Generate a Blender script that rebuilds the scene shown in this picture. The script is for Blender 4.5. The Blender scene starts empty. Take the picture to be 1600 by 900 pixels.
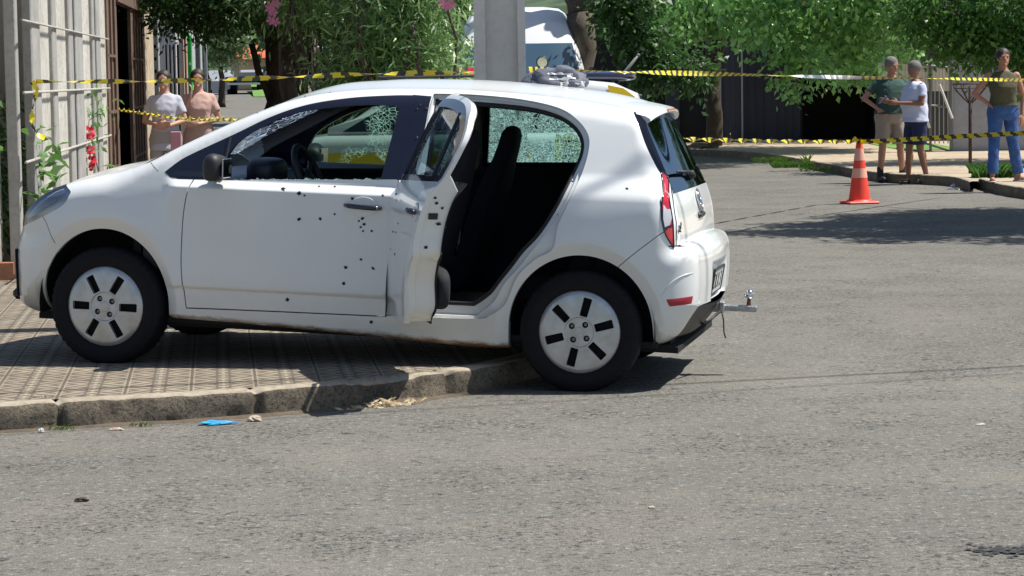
import bpy, math, random
import numpy as np
from mathutils import Vector, Matrix, geometry, noise
random.seed(7)
SC = bpy.context.scene
COL = SC.collection
PI = math.pi
R = math.radians

# ------------------------------------------------------------------ camera, sky, sun, exposure
CAM_H = 1.54
TILT = math.atan(332 / 4000)
ROLL = .015
_f = Vector((0, math.cos(TILT), -math.sin(TILT)))
_r0 = Vector((1, 0, 0)); _u0 = Vector((0, math.sin(TILT), math.cos(TILT)))
_r = _r0 * math.cos(ROLL) - _u0 * math.sin(ROLL)
_u = _u0 * math.cos(ROLL) + _r0 * math.sin(ROLL)
cam_data = bpy.data.cameras.new('camera')
cam = bpy.data.objects.new('camera', cam_data)
COL.objects.link(cam)
cam_data.sensor_width = 36; cam_data.lens = 90
cam_data.clip_start = .1; cam_data.clip_end = 3000
cam.matrix_world = Matrix(((_r.x, _u.x, -_f.x, 0), (_r.y, _u.y, -_f.y, 0), (_r.z, _u.z, -_f.z, CAM_H), (0, 0, 0, 1)))
SC.camera = cam

SUN_EL = R(61); SUN_AZ = R(7)          # measured from +X: the sun stands high to the right, behind the flank that faces the camera
sun_vec = Vector((math.cos(SUN_AZ) * math.cos(SUN_EL), math.sin(SUN_AZ) * math.cos(SUN_EL), math.sin(SUN_EL)))
W = bpy.data.worlds.new('World'); SC.world = W; W.use_nodes = True
nt = W.node_tree; nt.nodes.clear()
sky = nt.nodes.new('ShaderNodeTexSky'); sky.sky_type = 'NISHITA'; sky.sun_disc = False
sky.sun_elevation = SUN_EL; sky.sun_rotation = math.atan2(sun_vec.x, sun_vec.y)
sky.air_density = 1.0; sky.dust_density = .8; sky.ozone_density = 1.2
bg = nt.nodes.new('ShaderNodeBackground'); bg.inputs[1].default_value = .077
wo = nt.nodes.new('ShaderNodeOutputWorld')
nt.links.new(sky.outputs[0], bg.inputs[0]); nt.links.new(bg.outputs[0], wo.inputs[0])
sd = bpy.data.lights.new('sun', 'SUN'); sd.energy = 5.0; sd.angle = R(.53); sd.color = (1, .955, .88)
so = bpy.data.objects.new('sun', sd); COL.objects.link(so)
so.rotation_euler = sun_vec.to_track_quat('Z', 'Y').to_euler(); so.location = (30, -10, 60)
SC.view_settings.view_transform = 'Standard'; SC.view_settings.look = 'None'
SC.view_settings.exposure = .44; SC.view_settings.gamma = 1
SC.view_settings.use_curve_mapping = False
SC.cycles.max_bounces = 7; SC.cycles.transparent_max_bounces = 14

def at(px, py, Y):
    d = _f + _r * ((px - 800) / 4000) - _u * ((py - 450) / 4000)
    return Vector((0, 0, CAM_H)) + d * (Y / d.y)

def gr(px, py, z=0.):
    d = _f + _r * ((px - 800) / 4000) - _u * ((py - 450) / 4000)
    return Vector((0, 0, CAM_H)) + d * ((z - CAM_H) / d.z)

# ------------------------------------------------------------------ materials
def mat(name, base=(.5, .5, .5), rough=.6, metal=0, coat=0, spec=.5, noise_amt=0, noise_scale=8, bump=0, bump_scale=60,
        alpha=1, trans=0, emit=None, cols=None, obj=True):
    m = bpy.data.materials.new(name); m.use_nodes = True
    n = m.node_tree.nodes; l = m.node_tree.links; p = n['Principled BSDF']
    p.inputs['Base Color'].default_value = (*base, 1); p.inputs['Roughness'].default_value = rough
    p.inputs['Metallic'].default_value = metal; p.inputs['Coat Weight'].default_value = coat
    p.inputs['Coat Roughness'].default_value = .08
    p.inputs['Specular IOR Level'].default_value = spec
    p.inputs['Transmission Weight'].default_value = trans
    p.inputs['Alpha'].default_value = alpha
    tc = n.new('ShaderNodeTexCoord'); src = tc.outputs['Object']
    if noise_amt or cols:
        t = n.new('ShaderNodeTexNoise'); t.inputs['Scale'].default_value = noise_scale; t.inputs['Detail'].default_value = 8
        t.inputs['Roughness'].default_value = .62
        l.new(src, t.inputs['Vector'])
        cr = n.new('ShaderNodeValToRGB'); l.new(t.outputs['Fac'], cr.inputs[0])
        cr.color_ramp.elements[0].position = .32; cr.color_ramp.elements[1].position = .68
        if cols:
            a, b = cols
        else:
            a = tuple(max(0, c * (1 - noise_amt)) for c in base); b = tuple(min(1, c * (1 + noise_amt)) for c in base)
        cr.color_ramp.elements[0].color = (*a, 1); cr.color_ramp.elements[1].color = (*b, 1)
        l.new(cr.outputs[0], p.inputs['Base Color'])
    if bump:
        t = n.new('ShaderNodeTexNoise'); t.inputs['Scale'].default_value = bump_scale; t.inputs['Detail'].default_value = 5
        l.new(src, t.inputs['Vector'])
        b = n.new('ShaderNodeBump'); b.inputs['Strength'].default_value = bump; b.inputs['Distance'].default_value = .02
        l.new(t.outputs['Fac'], b.inputs['Height']); l.new(b.outputs[0], p.inputs['Normal'])
    if emit:
        p.inputs['Emission Color'].default_value = (*emit[0], 1); p.inputs['Emission Strength'].default_value = emit[1]
    return m

class NT:
    """tiny node builder"""
    def __init__(s, m): s.n = m.node_tree.nodes; s.l = m.node_tree.links
    def add(s, typ, ins=None, **props):
        nd = s.n.new(typ)
        for k, v in props.items(): setattr(nd, k, v)
        for k, v in (ins or {}).items():
            if hasattr(v, 'is_output') or isinstance(v, bpy.types.NodeSocket): s.l.new(v, nd.inputs[k])
            else: nd.inputs[k].default_value = v
        return nd
    def math(s, op, a, b=0., c=0., clamp=False):
        nd = s.add('ShaderNodeMath', {0: a, 1: b, 2: c}, operation=op); nd.use_clamp = clamp
        return nd.outputs[0]
    def ramp(s, fac, stops, interp='LINEAR'):
        nd = s.add('ShaderNodeValToRGB', {0: fac}); e = nd.color_ramp.elements; nd.color_ramp.interpolation = interp
        e[0].position = stops[0][0]; e[0].color = _c4(stops[0][1]); e[1].position = stops[1][0]; e[1].color = _c4(stops[1][1])
        for p, c in stops[2:]:
            x = e.new(p); x.color = _c4(c)
        return nd.outputs[0]
    def mix(s, fac, a, b, blend='MIX'):
        nd = s.n.new('ShaderNodeMix'); nd.data_type = 'RGBA'; nd.blend_type = blend
        for i, v in ((0, fac), (6, a), (7, b)):
            if isinstance(v, bpy.types.NodeSocket): s.l.new(v, nd.inputs[i])
            else: nd.inputs[i].default_value = v if i == 0 else _c4(v)
        return nd.outputs[2]
def _c4(c): return (c, c, c, 1) if isinstance(c, (int, float)) else (*c[:3], 1)

# ------------------------------------------------------------------ mesh builder
class MB:
    def __init__(s): s.v = []; s.f = []; s.m = []
    def add(s, verts, faces, mi=0):
        o = len(s.v); s.v.extend([tuple(p) for p in verts])
        for f in faces: s.f.append(tuple(i + o for i in f)); s.m.append(mi)
        return s
    def box(s, c, d, rot=None, mi=0, bevel=0):
        x, y, z = (k / 2 for k in d); c = Vector(c)
        if bevel:
            b = min(bevel, x * .9, y * .9, z * .9); P = []
            for sx in (-1, 1):
                for sy in (-1, 1):
                    for sz in (-1, 1):
                        P += [(sx * x, sy * (y - b), sz * (z - b)), (sx * (x - b), sy * y, sz * (z - b)), (sx * (x - b), sy * (y - b), sz * z)]
            idx = lambda sx, sy, sz, a: ((sx > 0) * 4 + (sy > 0) * 2 + (sz > 0)) * 3 + a
            F = []
            for sx in (-1, 1):
                q = [idx(sx, -1, -1, 0), idx(sx, 1, -1, 0), idx(sx, 1, 1, 0), idx(sx, -1, 1, 0)]; F.append(q if sx > 0 else q[::-1])
            for sy in (-1, 1):
                q = [idx(-1, sy, -1, 1), idx(-1, sy, 1, 1), idx(1, sy, 1, 1), idx(1, sy, -1, 1)]; F.append(q if sy > 0 else q[::-1])
            for sz in (-1, 1):
                q = [idx(-1, -1, sz, 2), idx(1, -1, sz, 2), idx(1, 1, sz, 2), idx(-1, 1, sz, 2)]; F.append(q if sz > 0 else q[::-1])
            for sx in (-1, 1):
                for sy in (-1, 1):
                    q = [idx(sx, sy, -1, 0), idx(sx, sy, 1, 0), idx(sx, sy, 1, 1), idx(sx, sy, -1, 1)]; F.append(q if sx * sy < 0 else q[::-1])
                for sz in (-1, 1):
                    q = [idx(sx, -1, sz, 0), idx(sx, 1, sz, 0), idx(sx, 1, sz, 2), idx(sx, -1, sz, 2)]; F.append(q if sx * sz < 0 else q[::-1])
            for sy in (-1, 1):
                for sz in (-1, 1):
                    q = [idx(-1, sy, sz, 1), idx(1, sy, sz, 1), idx(1, sy, sz, 2), idx(-1, sy, sz, 2)]; F.append(q if sy * sz > 0 else q[::-1])
            for sx in (-1, 1):
                for sy in (-1, 1):
                    for sz in (-1, 1):
                        q = [idx(sx, sy, sz, 0), idx(sx, sy, sz, 1), idx(sx, sy, sz, 2)]; F.append(q if sx * sy * sz > 0 else q[::-1])
        else:
            P = [(i, j, k) for i in (-x, x) for j in (-y, y) for k in (-z, z)]
            F = [(0, 1, 3, 2), (4, 6, 7, 5), (0, 4, 5, 1), (2, 3, 7, 6), (0, 2, 6, 4), (1, 5, 7, 3)]
        P = [Vector(p) for p in P]
        if rot is not None: P = [rot @ p for p in P]
        return s.add([p + c for p in P], F, mi)
    def tube(s, pts, r, n=8, mi=0, cap=True, closed=False):
        pts = [Vector(p) for p in pts]; rs = r if isinstance(r, (list, tuple)) else [r] * len(pts)
        m = len(pts); o = []; up = None
        for i, p in enumerate(pts):
            if closed: t = pts[(i + 1) % m] - pts[i - 1]
            else: t = pts[min(i + 1, m - 1)] - pts[max(i - 1, 0)]
            t = t.normalized() if t.length > 1e-9 else Vector((0, 0, 1))
            if up is None: up = t.orthogonal().normalized()
            else:
                up = up - t * up.dot(t); up = up.normalized() if up.length > 1e-6 else t.orthogonal().normalized()
            b = t.cross(up)
            for k in range(n):
                a = 2 * PI * k / n; o.append(p + (up * math.cos(a) + b * math.sin(a)) * rs[i])
        F = []
        for i in range(m if closed else m - 1):
            j = (i + 1) % m
            for k in range(n): F.append((i * n + k, i * n + (k + 1) % n, j * n + (k + 1) % n, j * n + k))
        if cap and not closed: F.append(tuple(range(n))[::-1]); F.append(tuple((m - 1) * n + k for k in range(n)))
        return s.add(o, F, mi)
    def lathe(s, prof, c=(0, 0, 0), axis='Z', n=32, mi=0, rot=None):
        c = Vector(c); o = []
        for (r, z) in prof:
            for k in range(n):
                a = 2 * PI * k / n; x, y = r * math.cos(a), r * math.sin(a)
                p = Vector((x, y, z)) if axis == 'Z' else (Vector((x, z, y)) if axis == 'Y' else Vector((z, x, y)))
                if rot is not None: p = rot @ p
                o.append(p + c)
        F = []
        for i in range(len(prof) - 1):
            for k in range(n): F.append((i * n + k, i * n + (k + 1) % n, (i + 1) * n + (k + 1) % n, (i + 1) * n + k))
        return s.add(o, F, mi)
    def prism(s, poly, fn, t0, t1, mi=0):
        """poly: 2D outline; fn(a, b, t) -> 3D; extruded between t0 and t1"""
        n = len(poly); A = [fn(a, b, t0) for a, b in poly]; B = [fn(a, b, t1) for a, b in poly]
        F = [tuple(range(n))[::-1], tuple(range(n, 2 * n))] + [(i, (i + 1) % n, n + (i + 1) % n, n + i) for i in range(n)]
        return s.add(A + B, F, mi)
    def ball(s, c, r, rot=None, n=12, m=8, mi=0):
        c = Vector(c); r = Vector(r) if not isinstance(r, (int, float)) else Vector((r, r, r)); P = []; F = []
        for i in range(m + 1):
            th = PI * i / m
            for k in range(n):
                a = 2 * PI * k / n
                p = Vector((r.x * math.sin(th) * math.cos(a), r.y * math.sin(th) * math.sin(a), r.z * math.cos(th)))
                if rot is not None: p = rot @ p
                P.append(p + c)
        for i in range(m):
            for k in range(n): F.append((i * n + k, (i + 1) * n + k, (i + 1) * n + (k + 1) % n, i * n + (k + 1) % n))
        return s.add(P, F, mi)
    def build(s, name, mats, parent=None, smooth=False, angle=None):
        me = bpy.data.meshes.new(name); me.from_pydata([tuple(p) for p in s.v], [], s.f)
        mats = mats if isinstance(mats, (list, tuple)) else [mats]
        for x in mats: me.materials.append(x)
        if len(mats) > 1: me.polygons.foreach_set('material_index', s.m)
        if smooth: me.polygons.foreach_set('use_smooth', [True] * len(me.polygons))
        me.validate(); me.update()
        if angle: me.set_sharp_from_angle(angle=R(angle))
        o = bpy.data.objects.new(name, me); COL.objects.link(o)
        if parent is not None: o.parent = parent
        return o

def tag(o, label=None, cat=None, group=None, kind=None):
    if label: o['label'] = label
    if cat: o['category'] = cat
    if group: o['group'] = group
    if kind: o['kind'] = kind
    return o
def empty(name, loc=(0, 0, 0), rz=0, label=None, cat=None, group=None):
    o = bpy.data.objects.new(name, None); COL.objects.link(o); o.location = loc; o.rotation_euler = (0, 0, rz)
    o.empty_display_size = .2
    return tag(o, label, cat, group)
def text_obj(name, body, size, m, parent, matrix, extrude=.001, align='CENTER', offset=0, sx=1):
    cu = bpy.data.curves.new(name + '_curve', 'FONT'); cu.body = body; cu.size = size; cu.extrude = extrude
    cu.align_x = align; cu.align_y = 'CENTER'; cu.offset = offset
    to = bpy.data.objects.new('tmp', cu); COL.objects.link(to)
    dg = bpy.context.evaluated_depsgraph_get(); dg.update()
    me = bpy.data.meshes.new_from_object(to.evaluated_get(dg)); bpy.data.objects.remove(to)
    me.transform(Matrix.Diagonal((sx, 1, 1, 1)))
    me.transform(matrix); me.materials.clear(); me.materials.append(m)
    o = bpy.data.objects.new(name, me); COL.objects.link(o); o.parent = parent
    return o

def resample(pts, step, closed=False, smooth=False):
    pts = [np.array(p, float) for p in pts]
    if smooth:
        q = []; n = len(pts); rng = range(n) if closed else range(n - 1)
        for i in rng:
            p0 = pts[(i - 1) % n] if (closed or i > 0) else 2 * pts[0] - pts[1]
            p1 = pts[i]; p2 = pts[(i + 1) % n]; p3 = pts[(i + 2) % n] if (closed or i + 2 < n) else 2 * pts[-1] - pts[-2]
            for k in range(12):
                t = k / 12
                q.append(.5 * ((2 * p1) + (-p0 + p2) * t + (2 * p0 - 5 * p1 + 4 * p2 - p3) * t * t + (-p0 + 3 * p1 - 3 * p2 + p3) * t ** 3))
        if not closed: q.append(pts[-1])
        pts = q
    if closed: pts = pts + [pts[0]]
    P = np.array(pts); s = np.concatenate([[0], np.cumsum(np.linalg.norm(np.diff(P[:, :2], axis=0), axis=1))])
    n = max(2, int(round(s[-1] / step)))
    t = np.linspace(0, s[-1], n + 1)
    out = np.stack([np.interp(t, s, P[:, k]) for k in range(P.shape[1])], 1)
    return out[:-1] if closed else out
# ------------------------------------------------------------------ the white hatchback
WB = 2.43; PSI = R(11.5); PIT = math.asin(.118 / WB)
CAR_O = Vector((-1.9084, 13.6572, .118))
car = empty('parked_car', CAR_O, 0, 'white hatchback with bullet holes, open rear door and front wheels up on the pavement', 'car')
car.rotation_euler = (Matrix.Rotation(-PSI, 3, 'Z') @ Matrix.Rotation(PIT, 3, 'Y')).to_euler()

def paint_mat(name, base, rust=False):
    m = mat(name, base, .3, coat=.8); t = NT(m); p = t.n['Principled BSDF']
    tc = t.add('ShaderNodeTexCoord').outputs['Object']
    n1 = t.add('ShaderNodeTexNoise', {'Vector': tc, 'Scale': 3.5, 'Detail': 7, 'Roughness': .6}).outputs['Fac']
    c = t.mix(t.ramp(n1, [(.45, 0), (.85, .4)]), base, tuple(k * .9 for k in base))
    # fine road dust low on the panels, where wheels throw it
    z = t.add('ShaderNodeSeparateXYZ', {0: tc}).outputs[2]
    n2 = t.add('ShaderNodeTexNoise', {'Vector': tc, 'Scale': 22, 'Detail': 8, 'Roughness': .7}).outputs['Fac']
    lo = t.ramp(t.math('ADD', z, t.math('MULTIPLY', n2, .16)), [(.28, 1.), (.56, 0.)])
    c = t.mix(t.math('MULTIPLY', lo, .3), c, (.36, .31, .24))
    if rust:
        tcs = t.add('ShaderNodeMapping', {'Vector': tc, 'Scale': (.35, 1, 1)}).outputs[0]
        n3 = t.add('ShaderNodeTexNoise', {'Vector': tcs, 'Scale': 14, 'Detail': 9, 'Roughness': .75}).outputs['Fac']
        xs = t.add('ShaderNodeSeparateXYZ', {0: tc}).outputs[0]
        e = t.math('SUBTRACT', t.math('ADD', t.math('MULTIPLY_ADD', xs, .032, z), t.math('MULTIPLY', n3, .12)), .0)
        ru = t.ramp(e, [(.318, 1.), (.345, 0.)])
        c = t.mix(ru, c, (.17, .085, .038))
        t.l.new(t.math('MULTIPLY_ADD', ru, .5, .3), p.inputs['Roughness'])
    t.l.new(c, p.inputs['Base Color'])
    b = t.add('ShaderNodeBump', {'Height': t.add('ShaderNodeTexNoise', {'Vector': tc, 'Scale': 2.2, 'Detail': 2}).outputs['Fac'], 'Strength': .1, 'Distance': .03})
    t.l.new(b.outputs[0], p.inputs['Normal'])
    return m
M_white = paint_mat('white_paint', (.80, .825, .825))
M_sill = paint_mat('white_paint_rusted', (.80, .825, .825), True)
M_black = mat('black_film', (.012, .014, .028), .16, coat=.6)
M_trim = mat('black_plastic', (.02, .021, .026), .5, bump=.15, bump_scale=400)
M_rubber = mat('rubber', (.006, .006, .009), .75, spec=.3, noise_amt=.3, noise_scale=30)
M_seal = mat('rubber_seal', (.01, .01, .013), .5)
M_dark = mat('dark_interior', (.012, .013, .018), .85)
M_fabric = mat('seat_fabric', (.013, .013, .020), .95, noise_amt=.3, noise_scale=120)
M_liner = mat('headliner', (.20, .19, .18), .9)
M_chrome = mat('chrome', (.75, .75, .76), .12, metal=1)
M_silver = mat('wheel_trim_silver', (.56, .585, .61), .32, metal=.5, cols=((.44, .44, .43), (.60, .63, .66)), noise_scale=11)
M_red = mat('red_lens', (.52, .010, .02), .12, coat=1)
M_redref = mat('red_reflector', (.36, .01, .03), .3, coat=.5)
M_lensw = mat('clear_lens', (.50, .51, .54), .12, coat=1)
M_hole = mat('hole_dark', (.006, .006, .006), .9)
M_chip = mat('bare_metal_chip', (.22, .22, .24), .45, metal=.8)

def glass_mat(name, tint=(.75, .9, .85), crack=0, scale=40, opac=.1, crackcol=(.6, .8, .75), dark=0, gloss=.12, cw=.05, gloss_tint=(1, 1, 1)):
    m = bpy.data.materials.new(name); m.use_nodes = True; t = NT(m); t.n.clear()
    out = t.add('ShaderNodeOutputMaterial')
    tr = t.add('ShaderNodeBsdfTransparent', {'Color': _c4(tint)}).outputs[0]
    gl = t.add('ShaderNodeBsdfGlossy', {'Color': _c4(gloss_tint), 'Roughness': .03}).outputs[0]
    fr = t.add('ShaderNodeFresnel', {'IOR': 1.5}).outputs[0]
    if dark:
        dk = t.add('ShaderNodeBsdfDiffuse', {'Color': (.01, .012, .018, 1)}).outputs[0]
        tr = t.add('ShaderNodeMixShader', {0: dark, 1: tr, 2: dk}).outputs[0]
    a = t.add('ShaderNodeMixShader', {0: t.math('ADD', fr, gloss * .3, clamp=True), 1: tr, 2: gl}).outputs[0]
    if crack:
        tc = t.add('ShaderNodeTexCoord').outputs['Object']
        nz = t.add('ShaderNodeTexNoise', {'Vector': tc, 'Scale': scale * .25, 'Detail': 3})
        v = t.mix(.06, tc, nz.outputs['Color'])
        vo = t.add('ShaderNodeTexVoronoi', {'Vector': v, 'Scale': scale}, feature='DISTANCE_TO_EDGE').outputs['Distance']
        line = t.ramp(vo, [(cw * .5, 1.), (cw, 0.)])
        vc = t.add('ShaderNodeTexVoronoi', {'Vector': v, 'Scale': scale}).outputs['Color']
        cell = t.ramp(vc, [(.25, 0.), (.8, 1.)])
        n2 = t.add('ShaderNodeTexNoise', {'Vector': tc, 'Scale': 4, 'Detail': 4}).outputs['Fac']
        zone = t.ramp(n2, [(.62 - crack * .32, 0.), (.70 - crack * .32, 1.)])
        df = t.add('ShaderNodeBsdfDiffuse', {'Color': _c4(crackcol)}).outputs[0]
        tl = t.add('ShaderNodeBsdfTranslucent', {'Color': _c4(crackcol)}).outputs[0]
        d2 = t.add('ShaderNodeMixShader', {0: .6, 1: df, 2: tl}).outputs[0]
        fac = t.math('MULTIPLY', t.math('ADD', t.math('MULTIPLY', line, .85), t.math('MULTIPLY', cell, opac), clamp=True), zone)
        a = t.add('ShaderNodeMixShader', {0: fac, 1: a, 2: d2}).outputs[0]
    t.l.new(a, out.inputs[0])
    return m
M_gscreen = glass_mat('cracked_windscreen', (.45, .62, .8), 1.0, 22, .12, (.5, .62, .8))
M_gside = glass_mat('green_side_glass', (.24, .36, .31), .30, 45, .10, (.30, .58, .46), cw=.07)
M_gmos = glass_mat('shattered_green_glass', (.36, .60, .54), 1.0, 80, .30, (.36, .64, .58), cw=.10)
M_gdoor = glass_mat('door_glass', (.25, .36, .42), .55, 40, .1, (.35, .5, .6), gloss=.3)
M_grear = glass_mat('tinted_rear_glass', (.10, .12, .15), 0, dark=.97, gloss=.05, gloss_tint=(.22, .28, .40))  # gloss colour darkens the reflected sky and trees to blue-black

def cat(pts, n=10, closed=False):
    pts = [np.array(p, float) for p in pts]; q = []; N = len(pts)
    for i in range(N if closed else N - 1):
        p0 = pts[(i - 1) % N] if (closed or i > 0) else 2 * pts[0] - pts[1]
        p1 = pts[i]; p2 = pts[(i + 1) % N]; p3 = pts[(i + 2) % N] if (closed or i + 2 < N) else 2 * pts[-1] - pts[-2]
        for k in range(n):
            t = k / n
            q.append(.5 * ((2 * p1) + (-p0 + p2) * t + (2 * p0 - 5 * p1 + 4 * p2 - p3) * t * t + (-p0 + 3 * p1 - 3 * p2 + p3) * t ** 3))
    if not closed: q.append(pts[-1])
    return np.array(q)

# side-view outline of the shell: (along, up, edge radius, crown of the strip across the car)
NOSE = [(-.38, .205, .30, .03), (-.50, .215, .33, .04), (-.565, .25, .34, .045), (-.588, .32, .34, .05), (-.592, .45, .34, .05), (-.588, .57, .34, .05), (-.572, .645, .33, .05)]
HOOD = [(-.572, .645, .10, .05), (-.52, .712, .10, .05), (-.445, .786, .10, .05), (-.355, .85, .10, .05), (-.27, .89, .10, .05), (-.13, .932, .10, .05), (0, .962, .10, .05), (.11, .994, .08, .06)]
COWL = [(.11, .994, .08, .06), (.185, 1.022, .06, .05)]
SCREEN = [(.185, 1.022, .06, .05), (.24, 1.05, .05, .045), (.36, 1.118, .05, .04), (.56, 1.220, .05, .04), (.74, 1.303, .055, .04)]
ROOF = [(.74, 1.303, .055, .04), (.86, 1.352, .06, .045), (1.03, 1.397, .07, .05), (1.22, 1.423, .08, .045), (1.4, 1.436, .09, .045), (1.75, 1.442, .09, .045), (2.05, 1.432, .09, .045), (2.35, 1.408, .09, .045), (2.56, 1.377, .085, .04), (2.66, 1.345, .07, .03)]
RGLASS = [(2.66, 1.345, .06, .03), (2.700, 1.26, .07, .03), (2.745, 1.17, .085, .025), (2.800, 1.06, .10, .02), (2.842, .975, .11, .02)]
HATCH = [(2.842, .975, .11, .02), (2.872, .88, .12, .02), (2.888, .78, .12, .02), (2.892, .728, .12, .02)]
RBUMP = [(2.892, .728, .12, .02), (2.922, .725, .13, .03), (2.956, .708, .14, .03), (2.978, .66, .15, .035), (2.986, .55, .155, .035), (2.983, .43, .155, .035)]
DIFF = [(2.983, .43, .155, .035), (2.955, .385, .155, .04), (2.88, .275, .15, .03), (2.76, .215, .12, .02)]
BOT = [(2.76, .215, .03, 0), (2.07, .19, .03, 0), (1.86, .187, .03, 0), (1.4, .209, .03, 0), (.79, .237, .03, 0), (.33, .247, .03, 0), (-.38, .205, .03, 0)]
c_nose, c_hood, c_screen, c_roof = cat(NOSE), cat(HOOD), cat(SCREEN), cat(ROOF)
c_cowl = np.array(COWL, float); c_rg, c_hatch, c_rb, c_df, c_bot = cat(RGLASS), cat(HATCH), cat(RBUMP), cat(DIFF), np.array(BOT, float)
G = [c_nose, np.vstack([c_hood, c_cowl[1:], c_screen[1:], c_roof[1:]]), np.vstack([c_rg, c_hatch[1:], c_rb[1:], c_df[1:]]), c_bot]
OUT = np.vstack([G[0], G[1][1:], G[2][1:], G[3][1:-1]])

def linedist(P, L):
    """distance of points P to polyline L, and the radius there"""
    A = L[:-1, :2]; D = L[1:, :2] - A; ra = L[:-1, 2]; rd = L[1:, 2] - ra; dd = (D ** 2).sum(1) + 1e-12
    best = np.full(len(P), 9.); rr = np.zeros(len(P))
    for i in range(len(A)):
        q = P - A[i]; t = np.clip((q @ D[i]) / dd[i], 0, 1); d = np.linalg.norm(q - t[:, None] * D[i], axis=1)
        k = d < best; best[k] = d[k]; rr[k] = (ra[i] + t * rd[i])[k]
    return best, rr
ARC_F = (-.012, .30, .340, .385); ARC_R = (2.427, .30, .355, .366)
def _b(w):
    xs = [.15, .3, .38, .402, .418, .5, .7, .87, .914, .955, 1.0, 1.1, 1.2, 1.3, 1.4, 1.5]
    ys = [.775, .790, .794, .796, .813, .816, .821, .827, .827, .784, .778, .738, .695, .65, .597, .54]
    return np.interp(w, xs, ys)
def _b2(w):
    xs = [.15, .3, .5, .7, .87, 1.0, 1.1, 1.2, 1.3, 1.4, 1.5]; ys = [.775, .795, .812, .82, .815, .783, .738, .695, .65, .597, .54]
    return np.interp(w, xs, ys)
def Wf(u, w):
    u = np.asarray(u, float); w = np.asarray(w, float)
    a = sum(_b(w + e) for e in (-.004, 0, .004)) / 3; c = sum(_b2(w + e) for e in (-.04, -.02, 0, .02, .04)) / 5
    k = np.clip((u - .29) / .08, 0, 1) * np.clip((1.75 - u) / .3, 0, 1); k = k * k * (3 - 2 * k)
    b = c * (1 - k) + a * k
    b = b - .06 * np.maximum(0, -u) ** 1.5 - .05 * np.maximum(0, u - 2.2) ** 1.3 - .05 * np.maximum(0, u - 1.6) * np.clip((w - .95) / .1, 0, 1)
    for (cu, cw, ru, rw) in (ARC_F, ARC_R):
        ww = np.where(w < cw, cw, w); e = np.sqrt(((u - cu) / ru) ** 2 + ((ww - cw) / rw) ** 2); dist = (e - 1) * .36
        x = np.clip(dist / .055, 0, 1); b = b - .030 * (1 - x) + .013 * np.exp(-((dist - .055) / .11) ** 2) * (w > .1)
    P = np.stack([u.ravel(), w.ravel()], 1)
    for g in G:
        d, r = linedist(P, g); d = np.maximum(d, .0004); q = np.clip(r - d, 0, None)
        b = b - (r - np.sqrt(np.maximum(r * r - q * q, 0))).reshape(b.shape)
    return b
def Nf(u, w):
    h = .0005; gu = (Wf(u + h, w) - Wf(u - h, w)) / (2 * h); gw = (Wf(u, w + h) - Wf(u, w - h)) / (2 * h)
    n = np.stack([-gu, np.ones_like(gu), -gw], -1); return n / np.linalg.norm(n, axis=-1, keepdims=True)
def on_side(u, w, off=0., near=True):
    """a frame on the car's flank: x to the rear, y up, z outwards"""
    v = float(Wf(np.array([u]), np.array([w]))[0]); n = Nf(np.array([u]), np.array([w]))[0]; s = -1 if near else 1
    N = Vector((n[0], s * n[1], n[2])); p = Vector((u, s * v, w)) + N * off
    X = Vector((1, 0, 0)); X = (X - N * X.dot(N)).normalized(); Y = N.cross(X)
    return Matrix(((X.x, Y.x, N.x, p.x), (X.y, Y.y, N.y, p.y), (X.z, Y.z, N.z, p.z), (0, 0, 0, 1)))

# panels as outlines in side view
def ell(c): return np.array([(c[0] + c[2] * math.cos(a), c[1] + c[3] * math.sin(a)) for a in np.linspace(0, PI, 50)])
P_arcf = np.vstack([ell(ARC_F), [(-.352, .1), (.328, .1)]]); P_arcr = np.vstack([ell(ARC_R), [(2.072, .1), (2.782, .1)]])
P_fwin = cat([(.295, .982), (.36, 1.038), (.425, 1.078), (.637, 1.187), (.806, 1.276), (.979, 1.341), (1.188, 1.382), (1.398, 1.402), (1.523, 1.407)], 6)
P_fwin = np.vstack([P_fwin, [(1.497, .995), (.613, .956), (.37, .95), (.325, .958)]])
P_bpil = np.array([(1.510, 1.409), (1.606, 1.405), (1.602, 1.28), (1.583, 1.08), (1.574, .998), (1.490, .992)])
P_gf = np.vstack([cat([(.605, 1.07), (.665, 1.155), (.783, 1.232), (.931, 1.297), (1.125, 1.334), (1.30, 1.35), (1.437, 1.352)], 6), [(1.455, 1.335), (1.412, 1.01), (1.40, .988), (.60, .956)]])
P_fd = np.array([(.449, .951), (.425, .87), (.408, .75), (.403, .57), (.410, .45), (.428, .306), (1.452, .318), (1.459, .513), (1.476, .704), (1.488, .897), (1.497, .995), (.613, .956)])
OA = [(1.610, 1.395), (1.615, 1.416), (1.65, 1.419), (1.82, 1.42), (2.06, 1.405), (2.25, 1.37), (2.35, 1.315), (2.41, 1.245), (2.42, 1.17), (2.40, 1.06), (2.35, .91), (2.308, .80), (2.29, .695), (2.2, .635), (2.115, .545), (2.058, .41), (1.99, .355), (1.91, .330), (1.50, .3205), (1.462, .322), (1.463, .36), (1.47, .513), (1.500, .897), (1.513, .99), (1.585, 1.02)]
OB = [(1.612, 1.38), (1.618, 1.399), (1.65, 1.401), (1.82, 1.402), (2.06, 1.385), (2.235, 1.35), (2.33, 1.30), (2.385, 1.235), (2.395, 1.165), (2.375, 1.055), (2.325, .90), (2.25, .77), (2.17, .66), (2.11, .58), (2.05, .51), (2.0, .42), (1.93, .36), (1.88, .340), (1.54, .338), (1.502, .340), (1.503, .37), (1.51, .513), (1.54, .897), (1.56, .99), (1.60, 1.03)]
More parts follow.
